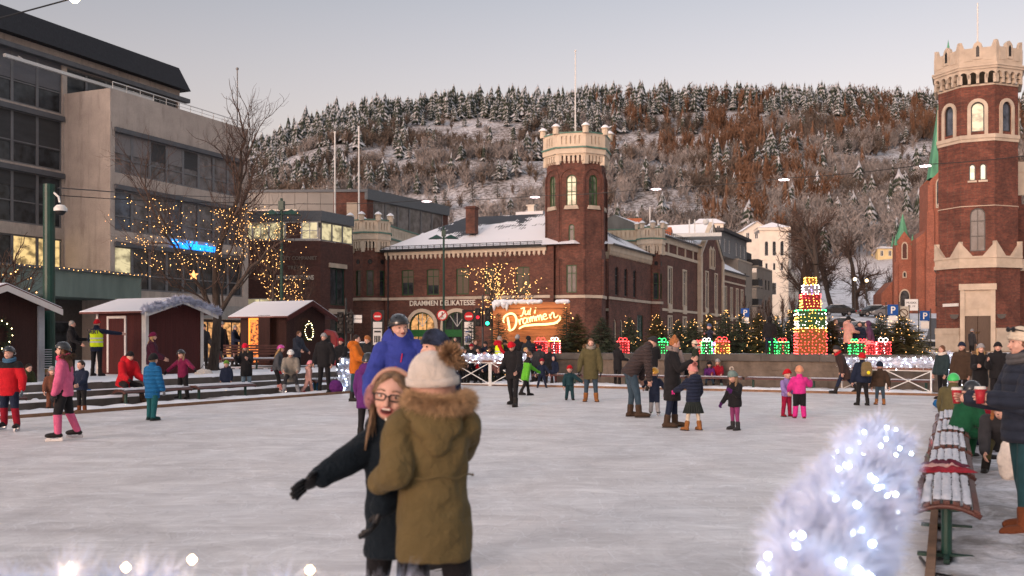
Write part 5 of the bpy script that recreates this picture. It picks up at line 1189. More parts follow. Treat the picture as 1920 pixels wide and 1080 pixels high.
h1 = hut('dark red hut with white trim and snowy roof behind the seated man in red', (-11.4,31.0), 2.35, 2.3, 2.0, 2.36, HRED, TRIMW)
mb = MB(); [mb.box(x-.06,x+.06,-.03,.06,0,2.02) for x in (.03, 2.32)]; mb.mat4(Matrix.Rotation(R(90),4,'Z')); [mb.box(x-.05,x+.05,-.0,.03,0,2.0) for x in (.1,2.2)]; mb.build('corner_board', TRIMW, h1)
mb = MB().mat4(Matrix.Rotation(R(90),4,'Z')); mb.box(.85,.93,.0,.04,.05,1.85); mb.box(1.65,1.73,.0,.04,.05,1.85); mb.box(.93,1.65,.0,.04,1.77,1.85); mb.build('door_frame', TRIMW, h1); mb = MB().mat4(Matrix.Rotation(R(90),4,'Z')); mb.box(.93,1.65,.0,.02,.05,1.77); mb.build('door', HRED, h1)
an = math.atan2(dL.y, dL.x); ex, ey = Vector((math.cos(an), math.sin(an), 0)), Vector((-math.sin(an), math.cos(an), 0))
def hp(o, x, y, z): return o.location+ex*x+ey*y+Vector((0,0,z))
garland('pale tinsel garland along the roof edge of the red hut', [hp(h1,-.4,-.38,2.02), hp(h1,1.17,-.38,2.42), hp(h1,2.75,-.38,2.02)], .13, 300, 22, .12, .007, 9, 0, .01, mat=pm('tinsel_bluegrey', (.42,.45,.56), .7, .15, 6), core=.6)
h2 = hut('dark brown red hut with lit doorway and wreath on its gable', (-8.83,39.0), 2.35, 2.4, 2.0, 2.5, HDARK, HRED, z=.6)
mb = MB().mat4(Matrix.Rotation(R(90),4,'Z')); mb.box(1.18,1.86,.01,.03,.12,1.98); mb.build('doorway', litmat('hut_interior', (1.0,.22,.03), .75, 7, .02), h2)
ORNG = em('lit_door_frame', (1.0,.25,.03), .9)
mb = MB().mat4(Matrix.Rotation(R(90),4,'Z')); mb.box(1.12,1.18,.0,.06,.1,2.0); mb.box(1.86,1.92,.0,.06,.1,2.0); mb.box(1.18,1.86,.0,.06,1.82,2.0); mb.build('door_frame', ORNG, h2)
mb = MB().mat4(Matrix.Rotation(R(90),4,'Z')); mb.box(.55,1.15,.3,.34,.1,1.98); mb.build('open_door', HDARK, h2)
h3 = hut('dark red hut at the left edge with wreath light and latticed corner window', (-13.2,23.4), 2.4, 2.3, 1.95, 2.38, HDARK, TRIMW)
mb = MB(); mb.box(2.28,2.46,-.05,.1,0,1.95); mb.build('corner_board', pm('grey_trim', (.28,.30,.33), .6, .1), h3)
mb = MB()
for i in range(9): mb.box(2.30,2.62,-.12,-.10,.35+i*.06,.37+i*.06)
mb.build('shutter_slats', MATS['grey_trim'], h3)
def wreath(label, c, r, seed, lit=20):
    t = thing('wreath', label, 'wreath', c, math.atan2(dL.y, dL.x)); rs_ = np.random.RandomState(seed); P = []; D = []
    for i in range(900):
        a = rs_.random()*2*PI; p = np.array((math.cos(a)*r*.95, -.05, math.sin(a)*r*1.25)); P.append(p+rs_.normal(0,.03,3)); D.append(rs_.normal(0,1,3)*.08)
    V, Fq = blades_np(P, D, .006, rs_); mesh_np('greenery', V, Fq, FIRM, t)
    LP = [(math.cos(2*PI*i/lit)*r*(1+rs_.normal(0,.1)), -.11, math.sin(2*PI*i/lit)*r*1.3*(1+rs_.normal(0,.08))) for i in range(lit)]; bulbs('light_string', LP, .016, em('wreath_bulb', (1,.78,.4), 8), t)
wreath('round green wreath with pale lights on the gable of the right hut', hp(h2,1.18,-.05,1.35), .26, 2, 26)
wreath('dark wreath with a few lights on the hut at the left edge', hp(h3,1.2,-.05,1.2), .26, 3, 12)
# ------------------------------------------------------------------ people
JOBS = []
def fab(name, c, rough=.8, bump=.35, bsc=60, quilt=0, var=.18, sheen=.04):
    if name in MATS: return MATS[name]
    m, n = newmat(name); co = n.coords(); f = n.noise(co, 9, 5, .65); g = n.noise(co, bsc, 4)
    n.l(n.ramp(f, [(.3, tuple(x*(1-var) for x in c)), (.7, tuple(min(1, x*(1+var)) for x in c))]), n.b.inputs['Base Color'])
    n.b.inputs['Roughness'].default_value = rough; n.b.inputs['Sheen Weight'].default_value = sheen; n.b.inputs['Specular IOR Level'].default_value = .12
    h = g
    if quilt:
        sp = n.n('SeparateXYZ'); n.l(co, sp.inputs[0]); ml = n.n('Math', operation='MULTIPLY'); n.l(sp.outputs[2], ml.inputs[0]); ml.inputs[1].default_value = PI/quilt
        si = n.n('Math', operation='SINE'); n.l(ml.outputs[0], si.inputs[0]); ab = n.n('Math', operation='ABSOLUTE'); n.l(si.outputs[0], ab.inputs[0])
        ad = n.n('Math', operation='MULTIPLY_ADD'); n.l(g, ad.inputs[0]); ad.inputs[1].default_value = .15; n.l(ab.outputs[0], ad.inputs[2]); h = ad.outputs[0]
        n.bump(h, .9, .025)
    else:
        wv = n.noise(co, 14, 3, .5, 1.2); ad = n.n('Math', operation='MULTIPLY_ADD'); n.l(wv, ad.inputs[0]); ad.inputs[1].default_value = 2.2; n.l(g, ad.inputs[2]); n.bump(ad.outputs[0], bump, .012)
    return m
m, n = newmat('skin'); co = n.coords(); f = n.noise(co, 14, 4)
n.l(n.ramp(f, [(.3, (.46,.255,.195)), (.7, (.57,.34,.265))]), n.b.inputs['Base Color']); n.b.inputs['Roughness'].default_value = .5; n.b.inputs['Subsurface Weight'].default_value = .0; SKIN = m
def hairm(name, c): return pm(name, c, .55, .35, 30, .7, 60, scale=(3,3,.5))
HAIR = {'blond': hairm('hair_blond', (.42,.27,.12)), 'brown': hairm('hair_brown', (.13,.06,.03)), 'dark': hairm('hair_dark', (.02,.013,.01)), 'light': hairm('hair_light_brown', (.21,.135,.08)), 'grey': hairm('hair_grey', (.30,.28,.26)), 'ginger': hairm('hair_ginger', (.36,.14,.05))}
EYEM = pm('eye_dark', (.015,.012,.012), .2, .1); MOUTHM = pm('mouth', (.20,.05,.045), .5, .1); BLADEM = pm('skate_blade', (.55,.56,.58), .25, .1, metal=.9); BOOTK = fab('boot_black', (.015,.014,.014), .5)
HELM = {}
def helmat(name, c): return pm('helmet_'+name, c, .22, .08, 4, coat=.8)
def R3(rx=0, ry=0, rz=0): return (Matrix.Rotation(R(rz),3,'Z') @ Matrix.Rotation(R(ry),3,'Y') @ Matrix.Rotation(R(rx),3,'X'))
class Prims(MB):
    def cap(s, a, b, ra, rb, n=12):
        a, b = Vector(a), Vector(b); d = b-a; L = d.length
        if L < 1e-6: s.ball(a, ra, n, 8); return
        d.normalize(); pts = []; rad = []
        for t in (0.02,.3,.6,.85,1): pts.append(a-d*ra*math.cos(t*PI/2)); rad.append(ra*math.sin(t*PI/2))
        for t in (1,.85,.6,.3,.02): pts.append(b+d*rb*math.cos(t*PI/2)); rad.append(rb*math.sin(t*PI/2))
        s.tube(pts, rad, n)
    def loft(s, rings, n=20):
        """rings: (centre, rx, ry, rot3)"""
        vs = []; 
        for c, rx, ry, rt in rings:
            for k in range(n):
                a = 2*PI*k/n; p = Vector(c)+rt @ Vector((rx*math.cos(a), ry*math.sin(a), 0)); vs.append(tuple(p))
        fs = [(i*n+k, i*n+(k+1)%n, (i+1)*n+(k+1)%n, (i+1)*n+k) for i in range(len(rings)-1) for k in range(n)]
        fs += [tuple(range(n))[::-1], tuple(range((len(rings)-1)*n, len(rings)*n))]; s.add(vs, fs)
def job(prims, vox, name, mats, parent, assign=None, smooth_it=2, wr=0, seed=0, freq=1.0, after=None, label=None, taper=None):
    JOBS.append((prims, vox, name, mats, parent, assign, smooth_it, wr, seed, freq, label))
def run_jobs():
    tmp = bpy.data.scenes.new('tmp'); obs = []
    for pr, vox, *_ in JOBS:
        me = bpy.data.meshes.new('t'); me.from_pydata(pr.v, [], pr.f); o = bpy.data.objects.new('t', me); tmp.collection.objects.link(o)
        md = o.modifiers.new('r', 'REMESH'); md.mode = 'VOXEL'; md.voxel_size = vox; md.use_smooth_shade = True; obs.append(o)
    vl = tmp.view_layers[0]; vl.update(); dg = vl.depsgraph; dg.update()
    for o, (pr, vox, name, mats, parent, assign, sit, wr, seed, freq, label) in zip(obs, JOBS):
        me = bpy.data.meshes.new_from_object(o.evaluated_get(dg)); me.name = name
        nv = len(me.vertices); V = np.empty(nv*3, np.float32); me.vertices.foreach_get('co', V); V = V.reshape(-1, 3).astype(float)
        E_ = np.empty(len(me.edges)*2, np.int32); me.edges.foreach_get('vertices', E_); E_ = E_.reshape(-1, 2)
        deg = np.bincount(E_.ravel(), minlength=nv)[:,None].clip(1)
        for _ in range(sit):
            S = np.stack([np.bincount(E_[:,0], V[E_[:,1],k], nv)+np.bincount(E_[:,1], V[E_[:,0],k], nv) for k in range(3)], 1)/deg; V = V*.45+S*.55
        if wr:
            me.vertices.foreach_set('co', V.astype(np.float32).ravel()); me.update()
            Nn = np.empty(nv*3, np.float32); me.vertices.foreach_get('normal', Nn); Nn = Nn.reshape(-1, 3); r_ = np.random.RandomState(seed); d = np.zeros(nv)
            for k in range(7):
                kv = r_.normal(0, 1, 3)*np.array((14,14,26))*freq*(.6+.25*k); d += np.sin(V@kv+r_.rand()*6+1.6*np.sin(V@(r_.normal(0,1,3)*12*freq)))/(1+.35*k)
            V = V+Nn*(np.tanh(d*.7)*wr)[:,None]
        me.vertices.foreach_set('co', V.astype(np.float32).ravel())
        me.materials.clear()
        for m_ in mats: me.materials.append(m_)
        if assign is not None:
            nf = len(me.polygons); Cc = np.empty(nf*3, np.float32); me.polygons.foreach_get('center', Cc); me.polygons.foreach_set('material_index', assign(Cc.reshape(-1,3)).astype(np.int32))
        else: me.polygons.foreach_set('material_index', np.zeros(len(me.polygons), np.int32))
        me.polygons.foreach_set('use_smooth', np.ones(len(me.polygons), bool)); me.update()
        ob = bpy.data.objects.new(name, me); link(ob, parent); tag(ob, label)
    for o in obs: 
        md_ = o.data; bpy.data.objects.remove(o); bpy.data.meshes.remove(md_)
    bpy.data.scenes.remove(tmp); JOBS.clear()
def dirv(p, a, s): return Vector((s*math.sin(R(a)), math.sin(R(p))*math.cos(R(a)), -math.cos(R(p))*math.cos(R(a))))
def fk(H, lean=0, side=0, twist=0, head=(0,0,0), armL=(5,8,15), armR=(5,8,15), legL=(2,4,3), legR=(-2,4,3)):
    """joints in the figure's own frame: +y ahead, +x its right; arms (pitch, out, elbow bend[, fore out]), legs (pitch, out, knee bend)"""
    c = min(1, max(0, (1.7-H)/.85)); hh = .228-.034*c; hip = H*(.50-.045*c); J = {'H': H, 'hh': hh, 'c': c}
    Tr = R3(-lean, side, twist); J['TR'] = Tr; pel = Vector((0,0,hip)); shz = H-hh-.055*H-hip
    J['pel'] = pel; J['chest'] = pel+Tr @ Vector((0,0,shz)); J['neck'] = pel+Tr @ Vector((0,.0,shz+.035*H))
    HR = R3(-lean*.45, side*.5, twist*.6) @ R3(-head[0], head[2], -head[1]); J['HR'] = HR
    J['head'] = J['neck']+Tr @ Vector((0,.006*H,.004*H))+HR @ Vector((0,.012,hh*.5))
    sw = .108*H+.012*c
    for s, k, arm, leg in ((-1,'L',armL,legL),(1,'R',armR,legR)):
        sh = pel+Tr @ Vector((s*sw, 0, shz-.030*H)); J['sh'+k] = sh
        ua, fa = .17*H, .15*H; p, a, e = arm[:3]; a2 = arm[3] if len(arm) > 3 else a*.4
        J['el'+k] = sh+Tr @ dirv(p, a, s)*ua; fd = Tr @ dirv(p+e, a2, s); J['wr'+k] = J['el'+k]+fd*fa; J['hd'+k] = fd
        hp_ = pel+Vector((s*.052*H, 0, -.01*H)); J['hip'+k] = hp_; th, sn = hip*.50, hip*.42; p, a, e = leg[:3]
        J['kn'+k] = hp_+dirv(p, a, s)*th; J['an'+k] = J['kn'+k]+dirv(p-e, a, s)*sn; J['fp'+k] = (p-e)*.5 if e > 20 or abs(p) > 20 else 0
    zmin = min(J['anL'].z, J['anR'].z)-.05*H
    for k, v in J.items():
        if isinstance(v, Vector) and k[:2] != 'hd': J[k] = v-Vector((0,0,zmin))
    return J
def hand(mb, wr, d, side, sc, TR, curl=30, spread=1.0):
    """palm, four fingers and a thumb; d = direction of the forearm"""
    d = d.normalized(); up = (TR @ Vector((side,0,0))); w_ = (d.cross(up)).normalized(); nrm = w_.cross(d).normalized()*(-side) if False else (up-d*up.dot(d)).normalized()*(-1)
    # w_: across the palm, nrm: towards the body (palm side)
    q = Matrix((w_, nrm, d)).transposed(); pc = wr+d*.045*sc
    mb.ball(pc, (.040*sc,.018*sc,.052*sc), 10, 8, rot=q)
    for i, (off_, L) in enumerate(((-.028,.068),(-.010,.078),(.009,.074),(.027,.058))):
        a = pc+w_*off_*sc+d*.035*sc; cu = R(curl*(.5+.12*i)); d1 = d*math.cos(cu)+nrm*math.sin(cu)+w_*off_*3*spread; d2 = d*math.cos(cu*2.3)+nrm*math.sin(cu*2.3)
        b = a+d1.normalized()*L*.55*sc; mb.tube([a, b, b+d2.normalized()*L*.5*sc, b+d2.normalized()*L*.56*sc], [.0105*sc,.0100*sc,.0085*sc,.003*sc], 7)
    fwd = w_*(-1); a = pc-d*.02*sc+fwd*.03*sc; b = a+(fwd*.8+d*.9+nrm*.35).normalized()*.035*sc; mb.tube([a, b, b+(d+nrm*.5).normalized()*.03*sc, b+(d+nrm*.5).normalized()*.034*sc], [.013*sc,.0115*sc,.009*sc,.003*sc], 7)
def figure(t, J, jacket=None, pants=None, skin=None, hem=.06, puff=.014, lod=1, hat=None, hair=None, boots=None, skates=False, gloves=None, hood=None, fur=None, collar=.5, skirt=None, seed=0, lower=None, yoke=None, bodyfat=1.0, pantpuff=.010, scarf=None, eyes=True, curl=30, headscale=1.0, smile=False, legcut=.52, cap=None, hoodup=False, flare=0, coatlabel=None):
    H, hh, c, TR, HR = J['H'], J['hh'], J['c'], J['TR'], J['HR']; skin = skin or SKIN; vox = (.022,.015,.0095,.0065)[lod]; nn = (10,12,16,24)[lod]
    jacket = jacket or fab('cloth_black', (.013,.013,.015)); pants = pants or fab('trousers_black', (.012,.012,.014)); boots = boots or BOOTK
    hd = J['head']; hs = hh*headscale
    # body: head, neck, torso, limbs as one surface
    P = Prims(); P.ball(hd, (hs*.345, hs*.415, hs*.46), nn, nn, rot=HR)
    P.ball(hd+HR @ Vector((0,hs*.10,-hs*.22)), (hs*.265,hs*.29,hs*.275), nn, nn, rot=HR); P.ball(hd+HR @ Vector((0,hs*.28,-hs*.36)), (hs*.11,hs*.09,hs*.085), 8, 8, rot=HR)
    P.cap(hd+HR @ Vector((0,hs*.40,hs*.01)), hd+HR @ Vector((0,hs*.475,-hs*.13)), hs*.035, hs*.062, 8)
    for s in (-1,1):
        P.ball(hd+HR @ Vector((s*hs*.35,-hs*.02,-hs*.04)), (hs*.04,hs*.08,hs*.13), 8, 8, rot=HR); P.ball(hd+HR @ Vector((s*hs*.17,hs*.29,-hs*.14)), hs*.10, 8, 8)
        P.ball(hd+HR @ Vector((s*hs*.15,hs*.335,hs*.10)), (hs*.11,hs*.045,hs*.04), 8, 8, rot=HR)
    P.ball(hd+HR @ Vector((0,hs*.385,-hs*.235)), (hs*.105,hs*.035,hs*.035), 8, 6, rot=HR)
    P.cap(J['neck']-TR @ Vector((0,0,.05*H)), hd+HR @ Vector((0,-hs*.03,-hs*.3)), .036*H, .033*H+.004*c, nn)
    up = lambda z, rx, ry: (J['pel']+TR @ Vector((0,0,z)), rx, ry, TR); Ls = (J['chest']-J['pel']).length
    bw = bodyfat
    P.loft([up(-.05*H,.085*H*bw,.062*H*bw), up(.02*H,.088*H*bw,.065*H*bw), up(Ls*.45,.078*H*bw,.056*H*bw), up(Ls*.8,.092*H*bw,.058*H*bw), up(Ls*.98,.07*H*bw,.045*H*bw), up(Ls+.03*H,.03*H,.03*H)])
    for s, k in ((-1,'L'),(1,'R')):
        P.cap(J['sh'+k], J['el'+k], .033*H, .026*H, nn); P.cap(J['el'+k], J['wr'+k], .026*H, .018*H, nn)
        P.cap(J['hip'+k], J['kn'+k], .050*H+pantpuff, .035*H+pantpuff*.8, nn); P.cap(J['kn'+k], J['an'+k], .034*H+pantpuff*.8, .024*H+pantpuff, nn)
        if not gloves: P.ball(J['wr'+k]+J['hd'+k]*.01, .02*H, 8, 8)
    P.ball(J['pel']-Vector((0,.012*H,.01*H)), (.085*H*bw,.07*H*bw,.062*H*bw), nn, nn)
    mats = [pants, skin]+([lower] if lower else [])
    zk = (J['knL'].z*.5+J['knR'].z*.5)*(1.08 if lower else 0); hc = np.array(hd); nk = np.array(J['neck']); upv = np.array(TR @ Vector((0,0,1)))
    wrs = [np.array(J['wr'+k]) for k in 'LR']
    def asg(Cn, hc=hc, nk=nk, upv=upv, wrs=wrs, hs=hs, H=H, lower=lower, zl=J['knL'].z*1.0, zr=J['knR'].z*1.0):
        a = np.zeros(len(Cn)); a[((Cn-nk)@upv > -.02*H) & (np.linalg.norm(Cn-hc, axis=1) < hs*1.1)] = 1
        for w__ in wrs: a[np.linalg.norm(Cn-w__, axis=1) < .035*H] = 1
        if lower is not None: a[(Cn[:,2] < min(zl, zr)*.98) & (a == 0)] = 2
        return a
    job(P, vox*.8 if lod > 1 else vox, 'body', mats, t, asg, 2 if lod < 2 else 3, wr=0)
    # hands or gloves
    mb = MB()
    for s, k in ((-1,'L'),(1,'R')):
        mb2 = MB(); hand(mb2, J['wr'+k], J['hd'+k], s, (.62+.38*H/1.7)*J.get('hsc', 1), TR, J.get('curl'+k, curl))
        mb2.build('glove' if gloves else 'hand', gloves or skin, t, smooth=True)
    # jacket
    if jacket != 'none':
        P = Prims(); pf = puff; hz = -hem*H
        fx = 1+flare
        rings = [up(hz,(.096*H+pf)*bw*fx,(.074*H+pf)*bw*fx), up(hz*.4,(.100*H+pf)*bw*(1+flare*.6),(.077*H+pf)*bw*(1+flare*.6)), up(.02*H,(.098*H+pf)*bw,(.076*H+pf)*bw), up(Ls*.42,(.090*H+pf)*bw,(.070*H+pf)*bw), up(Ls*.72,(.102*H+pf)*bw,(.074*H+pf)*bw), up(Ls*.90,(.100*H+pf)*bw,(.062*H+pf)*bw), up(Ls+.0*H,.074*H+pf*.6,.052*H+pf*.6), up(Ls+.035*H,.045*H+pf*.4,.045*H+pf*.4)]
        P.loft(rings, 24)
        for s, k in ((-1,'L'),(1,'R')):
            P.cap(J['sh'+k]+TR @ Vector((-s*.01*H,0,0)), J['el'+k], .037*H+pf*.9, .032*H+pf, nn); P.cap(J['el'+k], J['wr'+k]-J['hd'+k]*.004, .032*H+pf, .0235*H+pf*.8, nn)
        if collar: P.cap(J['neck']-TR @ Vector((0,0,.02*H)), J['neck']+TR @ Vector((0,.0,.018*H*collar)), .046*H+pf*.5, .044*H+pf*.5, nn)
        if hood is not None and not hoodup: P.ball(J['neck']+TR @ Vector((0,-.062*H,-.020*H)), (.075*H+pf,.050*H+pf,.055*H+pf), nn, nn, rot=TR @ R3(-25))
        if hoodup: P.ball(hd+HR @ Vector((0,-hs*.13,hs*.04)), (hs*.47,hs*.50,hs*.58), nn, nn, rot=HR)
        mj = [jacket]+([yoke] if yoke else [])
        def asj(Cn, nk=nk, upv=upv, H=H): 
            a = np.zeros(len(Cn)); a[(Cn-nk)@upv > -.10*H] = 1; return a
        job(P, vox, 'jacket', mj, t, asj if yoke else None, 3 if lod > 1 else 2, wr=(.0035,.0045,.006,.007)[lod], seed=seed, freq=1.0 if lod < 3 else .9, label=coatlabel)
    if skirt:
        P = Prims(); z1 = J['pel'].z; rr = .095*H; hz2 = (J['knL'].z+J['knR'].z)/2+.02*H
        V = []; Fq = []; nk2 = 48
        for i, (z, r_) in enumerate(((z1-.02*H, rr+.01), (z1-.08*H, rr*1.25), (hz2, rr*1.65))):
            for k in range(nk2): a = 2*PI*k/nk2; q = r_*(1+(.05*i)*(1 if k % 2 else -1)); V.append((J['pel'].x+q*math.cos(a), J['pel'].y+q*.85*math.sin(a), z))
        for i in range(2):
            for k in range(nk2): Fq.append((i*nk2+k, i*nk2+(k+1)%nk2, (i+1)*nk2+(k+1)%nk2, (i+1)*nk2+k))
        mb = MB(); mb.add(V, Fq); mb.build('skirt', skirt, t, smooth=False)
    # footwear
    for s, k in ((-1,'L'),(1,'R')):
        an = J['an'+k]; kn = J['kn'+k]; sh_ = (kn-an).normalized(); sn = .30 if not skates else .28
        fw = J.get('ft'+k) or Vector((s*.12, math.cos(R(J['fp'+k])), math.sin(R(J['fp'+k])))).normalized(); P = Prims()
        upf = (sh_-fw*sh_.dot(fw)); upf = upf.normalized() if upf.length > .1 else Vector((0,0,1)); sd = fw.cross(upf); q = Matrix((sd, fw, upf)).transposed(); fs = .55*H+.45*H*(1+.12*c)
        P.cap(an+sh_*.075*H, an-upf*.012*H, .034*H+.008, .031*H+.006, 12); P.ball(an-upf*.022*H+fw*.045*H, (.031*H+.004,.082*H+.008,.026*H+.004), 14, 10, rot=q); P.ball(an-upf*.028*H+fw*.082*H, (.033*H+.004,.05*H,.021*H+.003), 12, 8, rot=q); P.ball(an-upf*.025*H-fw*.018*H, (.029*H,.035*H,.026*H), 10, 8, rot=q)
        job(P, (.018,.012,.009,.008)[lod], 'skate' if skates else 'boot', [boots], t, None, 1)
        mb = MB(); M_ = Matrix.Translation(an) @ q.to_4x4(); mb.mat4(M_); z0 = -.05*H
        if skates:
            mb.box(-.010,.010,-.05*H,.125*H,z0-.052,z0-.012); mb.box(-.016,.016,-.05*H,-.01*H,z0-.03,z0+.005); mb.box(-.016,.016,.07*H,.11*H,z0-.03,z0+.005); mb.build('blade', BLADEM, t)
        else:
            mb.prism([(x*.034*H*w_, y*H) for x, y, w_ in ((-1,-.045,.75),(1,-.045,.75),(1,.0,.85),(1,.07,1.05),(.6,.125,1),(-.6,.125,1),(-1,.07,1.05),(-1,0,.85))], z0-.004, z0+.012); mb.build('sole', pm('sole', (.03,.028,.026), .8, .2), t)
    # head wear, hair, face
    HM = Matrix.Translation(hd) @ HR.to_4x4()
    if hair:
        col, ln = hair; P = Prims(); P.ball(hd+HR @ Vector((0,-hs*.06,hs*.07)), (hs*.385,hs*.42,hs*.455), nn, nn, rot=HR)
        if ln == 'bun': P.ball(hd+HR @ Vector((0,-hs*.16,hs*.55)), (hs*.17,hs*.17,hs*.15), 10, 8)
        if ln in ('long','back'):
            for s in (-1,-.5,0,.5,1):
                a = hd+HR @ Vector((s*hs*.33,-hs*.12,-hs*.1)); b = J['neck']+TR @ Vector((s*hs*.36,(.06*H if (abs(s) == 1 and ln == 'long') else -.065*H-puff),-.10*H-.05*H*(abs(s) == 1))); P.cap(a, (a+b)/2+TR @ Vector((0,-.012*H if ln == 'back' else 0,0)), hs*.14, hs*.13, 10); P.cap((a+b)/2+TR @ Vector((0,-.012*H if ln == 'back' else 0,0)), b, hs*.13, hs*.06, 10)
        hl = np.array(hd); fy_ = np.array(HR @ Vector((0,1,0)));
        job(P, vox*.8, 'hair', [HAIR[col]], t, None, 1, wr=.003, seed=seed+1, freq=2.5)
        # keep the face clear: hair mass is pulled behind the brow by its offset
    if hat:
        kind, hm = hat[0], hat[1]; mb = MB().mat4(HM); ns = 18 if lod else 12
        if kind == 'beanie':
            pf_ = [(1.0*math.cos(a), math.sin(a)) for a in np.linspace(-.12, PI/2, 9)]
            def pt(r, z, k): a = 2*PI*k/ns; tilt = -.20*r*math.sin(a)*hs; return (hs*.41*r*math.cos(a), hs*.475*r*math.sin(a)-hs*.03, hs*.10+z*hs*.50-tilt*(-1)*(.0)+(-tilt)*-1*.0+math.sin(a)*hs*.10*r)
            V = [pt(r, z, k) for r, z in pf_ for k in range(ns)]; mb.add(V, [(i*ns+k, i*ns+(k+1)%ns, (i+1)*ns+(k+1)%ns, (i+1)*ns+k) for i in range(8) for k in range(ns)])
            V = [pt(r, z, k) for r, z in ((1.03,-.16),(1.09,-.15),(1.09,.10),(1.02,.11)) for k in range(ns)]; mb.add(V, [(i*ns+k, i*ns+(k+1)%ns, (i+1)*ns+(k+1)%ns, (i+1)*ns+k) for i in range(3) for k in range(ns)])
            ho = mb.build('beanie', hm, t, smooth=True)
            if len(hat) > 2 and hat[2] is not None:
                rs_ = np.random.RandomState(seed+3); D = rs_.normal(0,1,(500,3)); D /= np.linalg.norm(D, axis=1, keepdims=True); pc = np.array(HM @ Vector(hat[3] if len(hat) > 3 else (0,-.02,hs*.70))); pr_ = hat[4] if len(hat) > 4 else hs*.22
                V, Fq = blades_np(np.repeat(pc[None],500,0)+D*pr_*.3, D*pr_*.75, .006, rs_); ob = mesh_np('pompom', V, Fq, hat[2], ho)
        else:
            pf_ = [(math.cos(a), math.sin(a)) for a in np.linspace(-.05, PI/2, 9)]
            def pt(r, z, k): a = 2*PI*k/ns; return (hs*.47*r*math.cos(a), hs*.56*r*math.sin(a)-hs*.05, hs*.13+z*hs*.50+(.10*hs*r*max(0, math.sin(a))-.20*hs*r*max(0,-math.sin(a)))*(1-z))
            V = [pt(r, z, k) for r, z in pf_ for k in range(ns)]; mb.add(V, [(i*ns+k, i*ns+(k+1)%ns, (i+1)*ns+(k+1)%ns, (i+1)*ns+k) for i in range(8) for k in range(ns)])
            V = [pt(r, z, k) for r, z in ((.93,-.03),(1.04,-.07),(1.04,.03),(1.0,.04)) for k in range(ns)]; mb.add(V, [(i*ns+k, i*ns+(k+1)%ns, (i+1)*ns+(k+1)%ns, (i+1)*ns+k) for i in range(3) for k in range(ns)])
            ho = mb.build('helmet', hm, t, smooth=True)
            mb = MB().mat4(HM)
            for x_ in (-.2,0,.2):
                for y_ in (-.1,.2): mb.ball((x_*hs*1.1, y_*hs, hs*(.60-.9*x_*x_-.55*y_*y_)), (hs*.03,hs*.08,hs*.035), 6, 4)
            mb.build('vent', BLACK if hat[1] is not MATS.get('helmet_black') else MATS['window_glass_blue'], ho)
            mb = MB().mat4(HM); mb.tube([(-hs*.40,-hs*.02,hs*.1),(-hs*.33,hs*.08,-hs*.32),(0,hs*.2,-hs*.50),(hs*.33,hs*.08,-hs*.32),(hs*.40,-hs*.02,hs*.1)], .007, 5); mb.build('chin_strap', BLACK, ho)
    if eyes:
        for s in (-1,1):
            mb = MB().mat4(HM); mb.ball((s*hs*.145, hs*.375, hs*.035), (hs*.055,hs*.022,hs*.028), 8, 6); mb.build('eye', EYEM, t)
        mb = MB().mat4(HM); mb.ball((0, hs*.405, -hs*.235), (hs*.11,hs*.018,hs*(.045 if smile else .02)), 10, 6); mb.build('mouth', MOUTHM, t)
    if scarf:
        mb = MB()
        for j in range(2):
            pts = [J['neck']+TR @ Vector((math.cos(a)*(.054*H+puff*.4), math.sin(a)*(.054*H+puff*.4)+.004*H, -.006*H+j*.022*H-math.sin(a)*.016*H)) for a in np.linspace(0,2*PI,17)]; mb.tube(pts, .017*H, 8)
        mb.build('scarf', scarf, t, smooth=True)
    if fur:
        rs_ = np.random.RandomState(seed+9); P_ = []; D_ = []
        for i in range(900 if lod < 3 else 5200):
            a = rs_.uniform(.02, .98)*PI*(1.0) ; ang = PI+a   # arc behind the neck from shoulder to shoulder
            ctr = J['neck']+TR @ Vector((math.cos(ang)*(.085*H+puff), math.sin(ang)*(.10*H+puff)+.02*H, .012*H)); rr_ = .022*H
            d_ = Vector(rs_.normal(0,1,3)).normalized(); P_.append(tuple(ctr+d_*rr_*.6)); D_.append(tuple(d_*rr_*1.3+Vector((0,0,-.004))))
        V, Fq = blades_np(P_, D_, .004 if lod < 3 else .0022, rs_); mesh_np('fur_trim', V, Fq, fur, t)
PEOPLE = 0
def person(label, px, fy=None, H=1.7, face=180, Y=None, z=0, lod=None, dz=0, name='person', group=None, pose=None, **kw):
    global PEOPLE
    PEOPLE += 1
    if Y is None: x, Y = G(px, fy, z)
    x = WX(px, Y); fkk = {k: kw.pop(k) for k in ('lean','side','twist','head','armL','armR','legL','legR') if k in kw}
    sit = kw.pop('sit', None)
    if sit is not None: fkk.setdefault('legL', (78,10,80)); fkk.setdefault('legR', (80,8,82))
    J = fk(H, **fkk); t = thing(name, label, 'person', (x, Y, z+dz+(.055 if kw.get('skates') else 0)), -R(face), group)
    if lod is None: lod = 2 if Y < 13 else (1 if Y < 27 else 0)
    figure(t, J, lod=lod, seed=PEOPLE*7, **kw); return t, J
